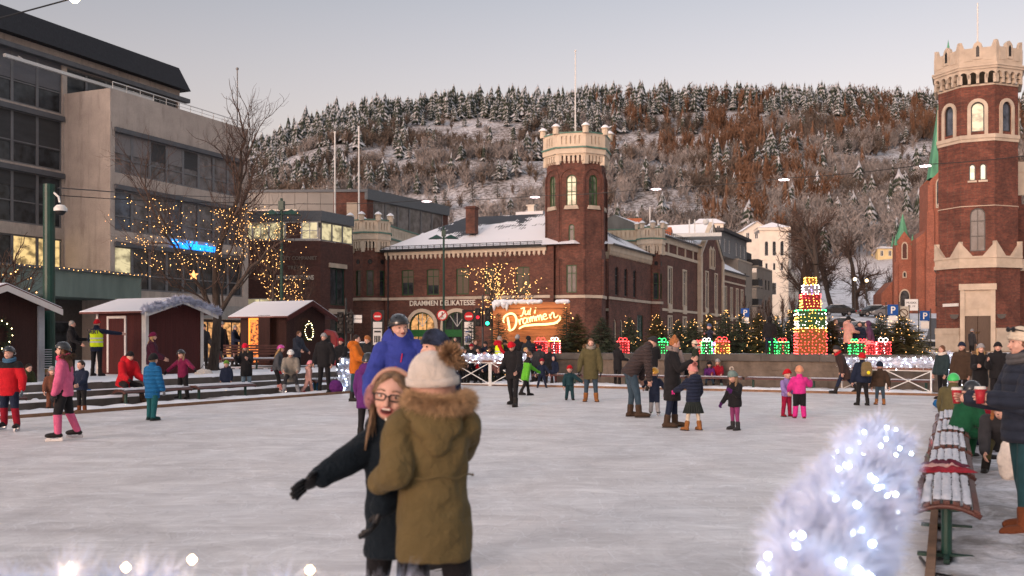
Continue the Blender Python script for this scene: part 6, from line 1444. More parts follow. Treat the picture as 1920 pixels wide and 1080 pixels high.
# ------------------------------------------------------------------ the people on and round the ice
FURB = pm('fur_brown', (.25,.155,.085), .9, .35, 12); FURD = pm('fur_dark', (.09,.06,.04), .9, .3, 12); WOOLW = pm('wool_cream', (.62,.56,.50), .9, .1, 30, .5)
K = lambda n_, c, **k: fab('cloth_'+n_, c, **k)
black = K('black', (.013,.013,.015)); char = K('charcoal', (.03,.03,.034)); navy = K('navy', (.012,.018,.038)); navyq = K('navy_quilted', (.016,.022,.045), quilt=.06)
jeans = K('denim', (.035,.06,.085)); ljeans = K('light_denim', (.14,.20,.25)); teal = K('teal_denim', (.015,.05,.06)); red = K('red', (.40,.010,.018)); dred = K('dark_red', (.22,.008,.02))
grey = K('grey', (.17,.16,.15)); beige = K('beige_grey', (.22,.20,.17)); green = K('bottle_green', (.008,.065,.03)); olive = K('olive', (.085,.075,.035)); plum = K('plum', (.13,.010,.045)); purple = K('purple', (.085,.018,.12))
pink = K('pink', (.50,.10,.20)); fuch = K('fuchsia', (.56,.03,.22)); lilac = K('lilac', (.25,.18,.42)); palep = K('pale_pink', (.42,.24,.21)); orange = K('orange', (.42,.115,.015)); brown = K('brown', (.05,.032,.022)); brownq = K('brown_quilted', (.045,.034,.034), quilt=.075)
blue = K('bright_blue', (.012,.10,.26)); royal = K('royal_blue', (.030,.045,.24)); lime = K('lime', (.10,.38,.03)); tan = K('tan_suede', (.24,.10,.035)); dtan = K('brown_suede', (.14,.045,.02)); yel = K('hi_vis_yellow', (.62,.80,.02)); cream = K('cream_knit', (.55,.48,.38), bsc=90); rose = K('rose_knit', (.50,.22,.20)); sage = K('sage_knit', (.14,.20,.19)); pur2 = K('mulberry', (.19,.04,.12)); greyb = K('grey_knit', (.24,.24,.25)); rust = K('rust_knit', (.28,.11,.04))
hb = helmat('black', (.012,.012,.013)); hw = helmat('white', (.62,.62,.60)); hp_ = helmat('pink', (.60,.20,.24)); hmg = helmat('magenta', (.45,.04,.25)); hg = helmat('green', (.04,.45,.10)); hy = helmat('yellow', (.60,.30,.02))
def B(m_, pom=None, *r): return ('beanie', m_, pom, *r)
P_ = person
SW = dict(armL=(10,22,12), armR=(8,22,15))
P_('child in red snowsuit with black helmet skating toward the camera at the left edge', 18, 808, 1.42, 180, jacket=red, pants=navy, lower=dred, yoke=black, hat=('helmet', hb), skates=True, gloves=K('grey_glove', (.12,.15,.17)), hem=.10, puff=.03, legL=(8,7,10), legR=(-6,7,10), scarf=K('blue_scarf', (.05,.12,.2)), pantpuff=.025, **SW)
t, J = P_('girl in pink ski jacket with dark furry hood and black helmet facing left on skates', 120, 826, 1.50, 262, jacket=pink, pants=black, lower=pink, hat=('helmet', hb), skates=True, gloves=char, hem=.07, puff=.022, legL=(10,5,12), legR=(-8,5,14), armL=(5,8,12), armR=(-5,10,20), fur=FURD, hair=('brown','back'), pantpuff=.022, scarf=K('pink_scarf', (.5,.04,.12)))
P_('adult in navy with brown boots standing behind the girl in pink', 153, 774, 1.15, 200, jacket=navy, pants=black, boots=dtan, armL=(30,10,40), armR=(20,10,40), hair=('dark','short'), puff=.03)
P_('blond adult in dark coat bending over the toddler in brown at left', 66, 752, 1.2, 95, jacket=char, pants=black, hair=('blond','short'), lean=40, armL=(60,5,20), armR=(60,5,20), sit=1, puff=.03)
P_('person in dark green coat crouching beside the left hut', 40, Y=24.5, H=1.25, z=.1, face=120, jacket=K('moss', (.03,.035,.015)), pants=black, lean=35, sit=1, armL=(50,5,20), armR=(50,5,20), hair=('dark','short'), puff=.05)
P_('toddler in brown snowsuit and grey knitted hat at the left rink edge', 98, 768, .98, 150, jacket=K('russet', (.14,.055,.035)), pants=MATS['cloth_russet'], hat=B(greyb), puff=.03, armL=(40,15,40), armR=(10,15,20), pantpuff=.03)
P_('grey haired person in black coat before the white hut panel', 134, Y=31.5, H=1.72, z=.50, face=80, jacket=black, hair=('grey','short'), armL=(30,5,60), armR=(20,5,40))
t, J = P_('steward seen from behind in yellow high visibility vest and red beanie by the hut door', 181, 705, 1.70, 10, z=.52, jacket=navy, pants=black, hat=B(red), armL=(10,15,40), armR=(70,60,10,50), hem=.08)
def vest(t, J, letters, H=1.7, w_=1.0):
    P = Prims(); TR = J['TR']; Ls = (J['chest']-J['pel']).length; up = lambda z, rx, ry: (J['pel']+TR @ Vector((0,0,z)), rx, ry, TR)
    P.loft([up(0,.118*H,.096*H), up(Ls*.42,.113*H,.092*H), up(Ls*.72,.118*H,.094*H), up(Ls*.93,.098*H,.078*H)], 20); job(P, .015, 'vest', [yel], t, None, 2, wr=.003)
    mb = MB()
    for z in (.28,.48):
        pts = [J['pel']+TR @ Vector((.119*H*math.cos(a), .097*H*math.sin(a), Ls*z)) for a in np.linspace(0,2*PI,21)]; 
        for i in range(20): a, b = pts[i], pts[i+1]; mb.quad(tuple(a-Vector((0,0,.022))), tuple(b-Vector((0,0,.022))), tuple(b+Vector((0,0,.022))), tuple(a+Vector((0,0,.022))))
    mb.build('reflective_band', pm('reflective_grey', (.5,.5,.5), .4, .05), t)
    if letters: textobj('lettering', letters, .17, BLACK, tuple(J['pel']+TR @ Vector((0,-.103*H,Ls*.76))), (R(90),0,0), t, .004, extra=.006)
vest(t, J, 'VERT')
P_('man in red hooded jacket and black beanie seated on the left bench', 233, 755, 1.72, 128, jacket=red, pants=black, hat=B(black), sit=1, lean=22, armL=(42,6,48), armR=(42,6,52), hood=1, puff=.045, gloves=black, boots=brown, legL=(80,14,84), legR=(82,14,70))
P_('woman with long blond hair and purple beanie in plum coat by the red hut', 285, Y=28, H=1.64, z=.17, face=75, jacket=K('dark_plum', (.05,.012,.025)), hat=B(plum), hair=('blond','long'), puff=.035, armL=(20,8,40), armR=(20,8,40))
P_('child in bright blue quilted jacket, teal trousers and black and white hat', 286, 788, 1.32, 25, jacket=K('blue_q', (.012,.11,.27), quilt=.08), pants=K('teal', (.012,.085,.095)), hat=B(black), boots=K('boot_teal', (.01,.03,.03)), gloves=greyb, hem=.16, puff=.028, pantpuff=.02, legL=(5,5,5), legR=(-8,5,5), hair=('light','short'))
P_('child in plum jacket and black helmet with arms held out on skates', 343, 752, 1.30, 205, jacket=plum, pants=black, hat=('helmet', hb), skates=True, hair=('light','long'), armL=(30,55,10,60), armR=(10,50,10,50), gloves=black, head=(18,0,10), puff=.02, pantpuff=.02, legL=(5,12,5), legR=(-5,12,5))
P_('small child in navy jacket and green patterned hat at the left bench', 425, 741, 1.0, 180, jacket=navy, pants=navy, hat=B(K('green_knit', (.12,.25,.04))), puff=.03, pantpuff=.02, hem=.1)
P_('tall man in black coat and grey beanie walking left of the wreath hut', 414, Y=38.5, H=1.80, z=.52, face=120, jacket=black, hat=B(greyb), hem=.14, puff=.03, legL=(14,3,10), legR=(-14,3,14))
P_('grey haired man in dark jacket left of the wreath hut doorway', 440, Y=41, H=1.70, z=.52, face=100, jacket=navy, hair=('grey','short'), armL=(20,5,60), armR=(20,5,60))
P_('white haired woman in dark coat nearest the wreath hut doorway', 456, Y=41.4, H=1.66, z=.52, face=110, jacket=char, hair=('grey','short'), armL=(20,5,60), armR=(20,5,60))
P_('toddler in dark red jacket behind the girl in the red beanie', 408, Y=36, H=.92, z=.52, face=90, jacket=dred, pants=jeans, hair=('dark','short'), puff=.02)
P_('seller in dark clothes standing inside the lit doorway of the wreath hut', 487, Y=40.1, H=1.6, z=.6, face=200, jacket=black, hair=('dark','short'))
P_('girl with red beanie, long black coat and light jeans looking down', 462, 738, 1.52, 192, jacket=black, pants=ljeans, hat=B(K('bright_red_knit', (.62,.012,.04))), hair=('light','long'), hem=.17, flare=.08, puff=.024, armL=(25,8,85), armR=(30,8,95), head=(30,0,0), boots=char)
P_('girl with magenta helmet, blond hair and grey jacket leaning on the bench', 518, 737, 1.40, 95, jacket=K('grey_blue', (.06,.065,.075)), pants=black, hat=('helmet', hmg), hair=('blond','back'), skates=True, boots=rose, gloves=dred, lean=14, hem=.06, puff=.02, armL=(-25,12,10), armR=(15,10,20), legL=(6,4,5), legR=(20,4,5))
P_('woman in grey parka and white helmet seated on the left bench looking at her hands', 545, 738, 1.62, 168, jacket=beige, pants=char, hat=('helmet', hw), sit=1, lean=18, armL=(35,5,62), armR=(35,5,62), head=(25,0,0), puff=.04, hem=.12, hair=('dark','short'), skates=True, boots=greyb)
P_('toddler in pale pink snowsuit and pink helmet stepping right', 578, 738, 1.0, 75, jacket=palep, pants=palep, hat=('helmet', hp_), puff=.028, pantpuff=.03, legL=(22,4,10), legR=(-20,4,15), hood=1, boots=dred, gloves=palep, lean=8)
P_('tall man in black jacket and grey beanie with hands in pockets', 608, 738, 1.80, 192, jacket=black, pants=black, hat=B(greyb), puff=.035, armL=(-5,16,30,2), armR=(-5,16,30,2), hood=1, hem=.08, legL=(3,5,2), legR=(-2,5,2))
P_('dark haired man in orange jacket and teal jeans in profile', 667, 752, 1.74, 95, jacket=orange, pants=teal, hair=('dark','short'), hood=1, hem=.10, puff=.03, armL=(25,5,60), armR=(25,5,50), legL=(4,4,2), legR=(-4,4,2), smile=True)
P_('woman in rust brown knitted hat and black coat behind the man in orange', 690, Y=29, H=1.72, face=215, jacket=black, hat=B(rust), hair=('ginger','short'), hem=.1)
P_('child in fuchsia suit and white helmet bending between the orange and blue jackets', 688, 772, 1.30, 60, jacket=fuch, pants=fuch, lower=black, hat=('helmet', hw), skates=True, lean=22, armL=(40,10,20), armR=(30,10,20), puff=.02, pantpuff=.02, legL=(15,5,20), legR=(-15,5,10), boots=teal, eyes=False)
P_('child in purple hooded jacket and black helmet seen from behind', 688, Y=15.5, H=1.33, face=8, jacket=purple, pants=black, hat=('helmet', hb), hood=1, hem=.14, puff=.03, skates=True, eyes=False, armL=(25,12,20), armR=(10,15,20), lean=8)
t, J = P_('smiling man in royal blue ski jacket and black helmet leaning forward', 752, Y=10.5, H=1.82, face=165, lod=2, jacket=royal, pants=char, hat=('helmet', hb), lean=16, side=4, hood=1, hem=.08, puff=.035, skates=True, armL=(20,22,35), armR=(18,24,40), head=(0,-14,4), smile=True, gloves=black)
mb = MB(); TR = J['TR']
for x_, z0, z1 in ((-.085,.26,.42),(.09,.22,.40),(.02,.44,.53)):
    a = J['pel']+TR @ Vector((x_,.165,z0)); b = J['pel']+TR @ Vector((x_-.02,.155,z1)); mb.bar(a, b, .007)
mb.build('zip', pm('red_zip', (.5,.02,.05), .5), t)
P_('child in navy patterned beanie with furry hood looking left behind the cream bobble hat', 822, Y=6.9, H=1.60, face=238, lod=2, jacket=navy, pants=navy, hat=B(K('navy_knit', (.022,.03,.055), var=.9)), fur=FURB, puff=.03, skates=True, armL=(10,8,10), armR=(10,8,10), hair=('light','short'))
# behind the railing with garland
for i, (px, Y, H, f, jk, ht, hr_, lab) in enumerate((
  (840,58,1.7,190,black,None,'dark','distant person in black before the arches, left of the kiosk sign'),(853,57,1.75,170,black,None,'grey','distant man in dark coat before the right arch'),
  (858,37.6,1.5,160,brown,None,'light','person in brown with light hair at the left end of the garlanded railing'),(884,37.2,1.45,190,black,B(dred),'dark','person in black with dark red hat behind the garlanded railing'),
  (897,38.2,1.30,200,red,None,'dark','child in red jacket behind the garlanded railing'),(907,36.9,1.15,150,navyq,B(rose),'brown','child in rose beanie and navy jacket behind the garlanded railing'),
  (918,38.5,1.35,180,char,B(brown),'dark','person in brown hat behind the garlanded railing'),(932,36.6,1.0,200,K('dusty', (.16,.07,.06)),B(rose),'brown','small child in dusty rose hat behind the garlanded railing'),
  (872,38.9,1.25,170,navy,None,'brown','child in navy between the garlanded railing and the stage trees'),
  (970,37.5,1.80,20,black,B(greyb),'grey','tall person in black with pale grey beanie before the wooden sign'),(992,37.2,1.75,340,K('slate_q', (.02,.026,.034), quilt=.1),B(black),'dark','tall person in slate quilted coat with black hat before the wooden sign'),
  (982,36.0,1.35,120,navy,None,'blond','child in navy and pale blue before the tall pair at the wooden sign'))):
    P_(lab, px, Y=Y, H=H, face=f, jacket=jk, hat=ht, hair=(hr_, 'short'), hem=.1, puff=.03, armL=(15+8*(i%3),8,35), armR=(12,8,20+10*(i%4)), lean=4*(i%3))
t, J = P_('grey haired steward in red jacket and yellow vest left of the wooden sign', 936, Y=37.4, H=1.76, face=85, jacket=red, pants=black, hair=('grey','short'), hood=1, hem=.12, armL=(25,5,50), armR=(25,5,50)); vest(t, J, None, 1.76)
P_('person in red beanie and long black jacket walking forward with head bent', 962, 762, 1.60, 205, jacket=black, pants=black, hat=B(K('crimson_knit', (.50,.010,.022))), hem=.09, puff=.03, armL=(12,8,45), armR=(10,8,60), head=(35,0,0), legL=(14,4,6), legR=(-12,4,18))
P_('child in lime green trousers and dark jacket behind the person in the red beanie', 986, 742, 1.30, 75, jacket=lime, yoke=black, pants=black, hair=('brown','short'), hem=.16, armL=(50,8,20), armR=(-5,8,10), gloves=lime, lean=10, puff=.02, legL=(14,4,5), legR=(-12,4,18))
P_('boy in navy overalls and red patterned beanie with arms apart at the far rink edge', 1016, 727, .98, 175, jacket=navy, pants=navy, hat=B(dred), armL=(25,30,20), armR=(20,30,20), legL=(5,12,10), legR=(0,12,10), puff=.02, pantpuff=.02)
P_('small child in navy hooded jacket and brown boots beside the boy in overalls', 1038, 723, 1.06, 190, jacket=navy, pants=K('maroon', (.09,.03,.03)), hoodup=True, puff=.02, hem=.1)
P_('adult in dark coat with brown hair crouching behind the two small boys', 1030, Y=35.2, H=1.35, face=10, jacket=black, hair=('brown','short'), lean=10, puff=.04, hem=.1)
P_('adult in black with dark hat seated behind the boy in navy overalls', 1010, Y=35.8, H=1.42, face=20, jacket=char, hat=B(black), lean=10, puff=.04)
P_('toddler in teal snowsuit and red hat holding the hand of the woman in the parka', 1068, 750, .92, 175, jacket=K('teal_suit', (.015,.045,.055)), pants=MATS['cloth_teal_suit'], hat=B(red), armL=(30,42,-10,55), armR=(5,15,10), puff=.024, pantpuff=.024, legL=(8,5,5), legR=(-4,5,5))
P_('woman in olive parka with fur hood and tan boots looking down at the toddler', 1108, 753, 1.66, 185, jacket=olive, pants=jeans, boots=tan, hair=('brown','short'), fur=FURB, hem=.16, flare=.05, puff=.03, armL=(5,12,15), armR=(5,18,10,10), gloves=black, head=(16,0,0), lean=5, scarf=beige, lod=1)
P_('woman in black holding a phone to her face at the far bench', 1158, 725, 1.52, 50, jacket=black, pants=black, hair=('dark','short'), armL=(40,5,105), armR=(20,5,60), hem=.14)
P_('man in brown quilted jacket and dark beanie bending toward the child with yellow helmet', 1182, 782, 1.84, 82, jacket=brownq, pants=jeans, hat=B(char), lean=36, armL=(32,8,8), armR=(36,8,4), hem=.06, puff=.03, legL=(8,5,12), legR=(14,5,10), head=(20,0,0), boots=brown, lod=1)
P_('child in navy suit and yellow helmet on skates holding the bending man', 1227, 780, .95, 18, jacket=navy, pants=navy, lower=greyb, hat=('helmet', hy), skates=True, armL=(60,45,-10), armR=(40,20,20), puff=.022, pantpuff=.024, eyes=False)
P_('person in black jacket and jeans seen from behind at the far bench', 1222, Y=31.5, H=1.66, face=5, jacket=black, pants=jeans, hat=B(black), hem=.07, puff=.035, armL=(25,8,80), armR=(25,8,80), eyes=False)
t, J = P_('woman with ginger bun in long black coat and grey striped scarf turning right', 1260, 801, 1.66, 98, jacket=black, pants=navy, hair=('ginger','bun'), hem=.22, flare=.10, puff=.022, armL=(10,8,70), armR=(28,8,95), head=(14,-4,0), scarf=K('grey_pink_scarf', (.22,.18,.17)), lod=1, legL=(6,3,4), legR=(-6,3,4), boots=brown)
mb = MB(); mb.loft if False else None
mb.tube([J['neck']+Vector((-.04,.13,-.02)), J['neck']+Vector((-.05,.17,-.22)), J['neck']+Vector((-.04,.17,-.48))], [.05,.06,.055], 8); mb.tube([J['neck']+Vector((-.09,-.02,.0)), J['neck']+Vector((-.14,.05,-.25)), J['neck']+Vector((-.12,.10,-.62))], [.045,.05,.045], 8); mb.build('scarf_end', MATS['cloth_grey_pink_scarf'], t, smooth=True)
P_('girl in rose bobble hat, navy jacket, dark skirt and brown boots seen from behind', 1300, 807, 1.16, 335, jacket=navyq, pants=cream, hat=B(rose, MATS['cloth_rose_knit'], (0,-.07,.12), .05), skirt=K('skirt', (.02,.026,.024)), boots=tan, gloves=fuch, armL=(50,10,20), armR=(10,10,30), puff=.024, eyes=False, legL=(3,8,2), legR=(0,8,2), pantpuff=0, hood=1)
P_('girl in sage bobble hat, black jacket and mulberry trousers facing left', 1378, 806, 1.06, 238, jacket=black, pants=pur2, hat=B(sage, WOOLW), boots=char, armL=(25,10,90), armR=(10,12,30), gloves=purple, hair=('light','long'), hem=.10, puff=.022, flare=.08, pantpuff=.005, legL=(6,6,6), legR=(-4,6,6), head=(20,0,0))
P_('woman in dark green coat with cream and black hat at the terrace wall', 1304, Y=33.3, H=1.58, face=275, jacket=K('dark_green', (.02,.028,.018)), hat=B(cream), hair=('dark','short'), hem=.15, fur=WOOLW)
P_('child in purple jacket and black pointed hat seated on the far bench', 1330, 727, 1.12, 190, jacket=purple, pants=jeans, hat=B(black), sit=1, lean=20, armL=(45,5,50), armR=(45,5,50), hair=('dark','long'), puff=.02)
P_('child in maroon jacket and grey hat seated beside the one in purple', 1347, 727, 1.22, 200, jacket=dred, pants=black, hat=B(greyb, None), sit=1, lean=18, armL=(45,5,50), armR=(45,5,50), hair=('light','long'), puff=.025, boots=sage)
P_('girl in lilac jacket, red beanie and crimson trousers beside the one in fuchsia', 1475, 781, .98, 155, jacket=lilac, pants=K('crimson', (.30,.012,.05)), hat=B(red), boots=dred, puff=.022, pantpuff=.018, armL=(10,14,30), armR=(25,10,40), smile=True)
P_('girl in fuchsia snowsuit with black seat and peach hat seen from behind', 1499, 784, 1.06, 10, jacket=fuch, pants=black, lower=fuch, hat=B(K('peach_knit', (.55,.25,.15))), puff=.03, pantpuff=.028, armL=(20,18,30), armR=(45,30,70), hem=.02, eyes=False, boots=dred)
P_('man in brown coat and red scarf striding left along the terrace wall', 1583, 738, 1.52, 282, jacket=K('dark_brown', (.035,.022,.02)), pants=navy, hat=B(char), lean=20, legL=(26,4,6), legR=(-28,4,14), scarf=red, hem=.2, puff=.03)
t, J = P_('person in navy jacket and red beanie walking away with an olive backpack', 1617, 760, 1.28, 355, jacket=navy, pants=black, hat=B(red), puff=.035, eyes=False, armL=(8,14,8), armR=(5,10,8), legL=(6,3,4), legR=(-6,3,6))
def on_person(t, J, x, y, z):
    p = J['chest']+J['TR'] @ Vector((x, y, z)); M_ = Matrix.Translation(t.location) @ t.rotation_euler.to_matrix().to_4x4(); return M_ @ p
def backpack(label, t, J, mat, w_=.26, h=.36, d=.14, dot=None):
    r = thing('backpack', label, 'backpack', on_person(t, J, 0, -.17, -.30), t.rotation_euler.z)
    mb = MB(); pr = [(-w_/2,0),(w_/2,0),(w_/2*1.02,h*.6),(w_/2*.8,h*.9),(w_*.2,h),(-w_*.2,h),(-w_/2*.8,h*.9),(-w_/2*1.02,h*.6)]; mb.ext(pr, -d, 0); mb.build('bag', mat, r, bevel=.03, smooth=False)
    mb = MB(); mb.ext([(x*.8,z*.45+.02) for x,z in pr], -d-.04, -d+.01); mb.build('front_pocket', mat, r, bevel=.015)
    mb = MB(); mb.tube([(-.03,-.03,h),(0,-.03,h+.04),(.03,-.03,h)], .008, 6); mb.build('handle', BLACK, r)
    for s in (-1,1): mb = MB(); mb.tube([(s*w_*.3,-.01,h*.85),(s*w_*.36,.10,h*.98),(s*w_*.38,.20,h*.8),(s*w_*.36,.14,h*.3),(s*w_*.35,0,.06)], .014, 6); mb.build('strap', BLACK, r)
    if dot: mb = MB(); mb.ball((0,-d-.05,h*.25), (.045,.012,.045), 10, 8); mb.build('badge', dot, r)
backpack('olive backpack with a yellow badge on the person in navy walking away', t, J, K('khaki', (.16,.12,.06)), .25, .36, .12, pm('yellow_badge', (.75,.65,.02), .5))
P_('child in brown jacket and navy beanie walking away beside the backpack wearer', 1650, 759, 1.06, 5, jacket=brown, pants=jeans, hat=B(navy), boots=tan, puff=.03, eyes=False, armL=(5,14,10), armR=(0,25,10), legL=(5,3,4), legR=(-5,3,6))
# on the terrace
P_('boy in dark blue with both arms stretched out on the terrace', 1331, Y=35.6, H=1.05, z=TZ, face=262, jacket=navy, pants=navy, hat=B(K('blue_knit', (.05,.08,.16))), armL=(20,82,0,82), armR=(10,82,0,82), puff=.015)
P_('dark hooded figure standing on the terrace left of the green presents', 1443, Y=35.0, H=1.30, z=TZ, face=20, jacket=black, pants=navy, hoodup=True, hem=.06, puff=.03, eyes=False)
P_('faint person in grey and red just right of the light tower', 1566, Y=36.5, H=1.25, z=TZ, face=150, jacket=K('grey_red', (.20,.12,.12)), hair=('brown','short'), puff=.03)
P_('person in pink coat and black hat standing on the terrace right of the light tower', 1590, Y=34.3, H=1.28, z=TZ, face=60, jacket=palep, pants=black, hat=B(black), hood=1, hem=.2, flare=.06, puff=.03, armL=(25,8,70), armR=(20,8,60))
P_('person in navy quilted jacket between the pink coat and the violet coat', 1612, Y=34.6, H=1.12, z=TZ, face=200, jacket=navyq, pants=black, hair=('dark','short'), hem=.1, puff=.04)
P_('person in violet coat leaning left on the terrace above the presents', 1633, Y=34.0, H=1.16, z=TZ, face=285, jacket=K('violet', (.075,.035,.075)), pants=char, hoodup=True, lean=12, hem=.16, puff=.03, legL=(20,4,8), legR=(-20,4,8))
# right side
P_('man in grey beanie waiting in the doorway of the brick tower', 1822, Y=60, H=1.72, z=.55, face=70, jacket=char, hat=B(greyb), hem=.1)
P_('woman with brown hair and white scarf in dark jacket by the tinsel column', 1767, Y=27.0, H=1.46, face=250, jacket=K('petrol', (.02,.035,.04)), hair=('brown','back'), scarf=WOOLW, puff=.03)
P_('man in dark brown jacket and navy beanie looking left in the right group', 1804, Y=25.2, H=1.54, face=225, jacket=brown, hat=B(navy), hem=.12, puff=.04)
P_('woman with long blond hair, black coat and red trousers facing the camera', 1838, 762, 1.50, 182, jacket=black, pants=K('red_trousers', (.36,.012,.03)), hat=B(greyb), hair=('blond','long'), hem=.19, flare=.06, fur=FURB, puff=.03, boots=dtan, armL=(25,10,95), armR=(25,8,70), legL=(2,2,2), legR=(4,-4,4))
P_('man in black jacket and black beanie at the right of the group', 1871, Y=23.6, H=1.54, face=205, jacket=black, hat=B(black), armL=(30,8,60), armR=(30,8,90), puff=.04)
P_('child in olive jacket and bright green helmet on the far end of the bench row', 1785, Y=16.6, H=1.32, z=0, face=30, jacket=olive, pants=jeans, hat=('helmet', hg), sit=1, lean=24, puff=.05, armL=(40,8,30), armR=(40,8,30), gloves=blue)
t, J = P_('child in green snowsuit with white piping and black cap turning away on the bench', 1800, Y=13.3, H=1.32, z=0, face=75, jacket=green, pants=green, hat=('helmet', hb), sit=1, lean=20, puff=.045, pantpuff=.03, armL=(40,10,30), armR=(30,12,30), hem=.1, lod=2)
P_('child in dark red trousers sitting behind the one in green', 1834, Y=14.2, H=1.1, z=0, face=100, jacket=dred, pants=K('wine', (.16,.012,.03)), hair=('brown','short'), sit=1, lean=30, puff=.03, armL=(60,5,20), armR=(60,5,20))
P_('person with long ginger blond hair kneeling over bags behind the red cup woman', 1868, Y=12.2, H=1.35, z=-.02, face=200, jacket=char, pants=olive, hair=('ginger','long'), sit=1, lean=48, puff=.03, armL=(70,5,10), armR=(75,5,10), head=(20,0,0))
# woman with red cups, near right
t, J = P_('woman in navy quilted jacket and cream knitted hat holding a red cup at the right', 1921, Y=8.25, H=1.69, face=272, lod=2, jacket=K('navy_puffer', (.020,.026,.042), quilt=.095), pants=teal, hat=B(cream), hem=.07, puff=.042, armL=(22,8,78), armR=(20,6,75), scarf=K('dark_grey_scarf', (.07,.07,.075)), boots=dtan, legL=(6,3,4), legR=(-5,3,6), hair=('brown','back'))
mb = MB(); hm_ = J['head']; 
for s in (-1,1): mb.ball((hm_.x+s*.045, hm_.y+.09, hm_.z+.11), (.035,.012,.022), 10, 8)
mb.tube([(hm_.x-.08,hm_.y,hm_.z+.09),(hm_.x-.045,hm_.y+.095,hm_.z+.115),(hm_.x+.045,hm_.y+.095,hm_.z+.115),(hm_.x+.08,hm_.y,hm_.z+.09)], .006, 6); mb.build('sunglasses', BLACK, t)
def cup(label, p, r=.042, h=.12):
    c = thing('paper_cup', label, 'cup', p); mb = MB(); mb.lathe([(0,0),(r*.72,0),(r,h),(r*.97,h)], 18); mb.build('cup_body', pm('red_cup', (.33,.015,.025), .5), c, smooth=True); mb = MB(); mb.lathe([(r*1.07,h-.004),(r*1.07,h+.006),(r*.98,h+.012),(r*.92,h+.018),(0,h+.016)], 18); mb.build('lid', pm('cup_lid', (.6,.58,.55), .5), c, smooth=True)
wrl = Matrix.Translation(t.location) @ t.rotation_euler.to_matrix().to_4x4()
for k, lab in (('L','red paper cup with pale lid in the hand of the woman in the cream hat'),('R','second red paper cup behind the first one held at right')):
    q = wrl @ (J['wr'+k]+J['hd'+k]*.07); cup(lab, q+Vector((-.045 if k == 'L' else -.02, -.01 if k == 'L' else .05, -.05)))
cup('red paper cup standing on the snow behind the bench row', Vector((*G(1835,800),0)), .06, .16)
for i, (px, Y, H, f, jk, ht, lab) in enumerate((
  (866,36.4,1.35,170,black,B(greyb),'person in black with grey beanie at the left post of the garlanded railing'),(890,39.4,1.62,150,char,None,'bare headed person in charcoal behind the child in red'),
  (912,39.8,1.55,210,navy,B(char),'person in navy with charcoal beanie left of the steward'),(925,38.6,1.2,190,plum,B(black),'child in plum jacket before the steward in the vest'),
  (946,38.8,1.6,160,black,B(navy),'person in black with navy beanie just right of the steward'),(1004,38.2,1.5,200,char,B(rust),'person in charcoal with rust beanie below the wooden sign'),
  (380,37.5,1.68,140,char,B(black),'person in charcoal left of the tall lit tree trunk'),(556,35.5,1.6,120,K('slate', (.03,.035,.05)),None,'person in slate jacket before the dark gable of the wreath hut'),
  (640,33.5,1.66,200,black,B(dred),'person in black with dark red beanie right of the ticket machine'),(730,33,1.6,190,char,B(greyb),'person in charcoal behind the man in royal blue'),
  (1690,31.8,1.05,250,K('moss', (.03,.035,.015)),None,'person in moss green bending behind the right railing'),(1715,31.4,1.1,100,black,B(black),'person in black crouching behind the right railing'))):
    P_(lab, px, Y=Y, H=H, face=f, jacket=jk, hat=ht, hair=('brown' if i % 2 else 'dark', 'short'), hem=.1, puff=.03, z=.52 if px in (380,) else (.34 if px == 556 else 0), armL=(15+9*(i%3),8,40), armR=(10+7*(i%4),8,30+10*(i%3)), lean=(3*(i%4)))
# bags, shoes and loose things
def bag(label, px, fy, mat, s=.3, hh_=.25, seed=1, z=0):
    x, y = G(px, fy, z); P = Prims(); P.ball((0,0,hh_*.5), (s*.5,s*.36,hh_*.5), 16, 12); P.ball((s*.2,0,hh_*.35), (s*.35,s*.3,hh_*.35), 12, 10); t = thing('bag', label, 'bag', (x, y, z)); job(P, .014, 'bag_body', [mat], t, None, 1, wr=.012, seed=seed)
    mb = MB(); mb.tube([(-s*.2,0,hh_*.9),(0,0,hh_*1.25),(s*.2,0,hh_*.9)], .012, 6); mb.build('handle', BLACK, t)
bag('purple bag on the ice edge right of the tall man in black', 628, 738, purple, .45, .42)
bag('blue bag beside the tall man in black', 594, 736, blue, .25, .4)
bag('bright blue bag under the bench beside the girl in pink', 162, 757, blue, .38, .38)
bag('white cloth bag on the bench right of the child in plum', 382, 722, WOOLW, .6, .5, z=.25)
bag('white plastic bag lying on the snow below the brown toddler', 60, 765, SNOW, .35, .25)
bag('bright blue bag at the near end of the far bench by the tinsel column', 1763, 765, blue, .35, .22)
bag('cream tote bag behind the legs of the woman in the cream hat', 1893, 905, WOOLW, .26, .5)
bag('grey plastic bag on the snow beside the red cup', 1822, 812, greyb, .35, .14)
def shoes(label, px, fy, mat, an):
    x, y = G(px, fy); t = thing('shoe', label, 'shoe', (x, y, .02), R(an)); P = Prims(); P.ball((0,0,.045), (.14,.05,.045), 14, 10); P.cap((-.08,0,.05),(-.09,0,.12), .045,.04, 10); job(P, .01, 'upper', [mat], t, None, 1, wr=.002); mb = MB(); mb.box(-.13,.13,-.045,.045,-.018,.005); mb.build('sole', MATS['sole'], t, bevel=.01)
shoes('dark blue shoe lying on the snow beside the bench row', 1842, 838, navy, 10); shoes('black shoe lying right of the dark blue shoe', 1866, 842, black, 160); shoes('teal shoe under the second bench by the snow', 1822, 822, teal, 60)
# black cable on the snow from the near railing
mb = MB(); mb.tube([(1.75,3.9,.02),(1.95,4.6,.03),(2.35,5.6,.02),(2.75,6.4,.04),(2.95,7.2,.03)], .012, 6); tag(mb.build('cable', BLACK, None, smooth=True), 'thin black power cable curving over the snow below the nearest bench', 'cable')
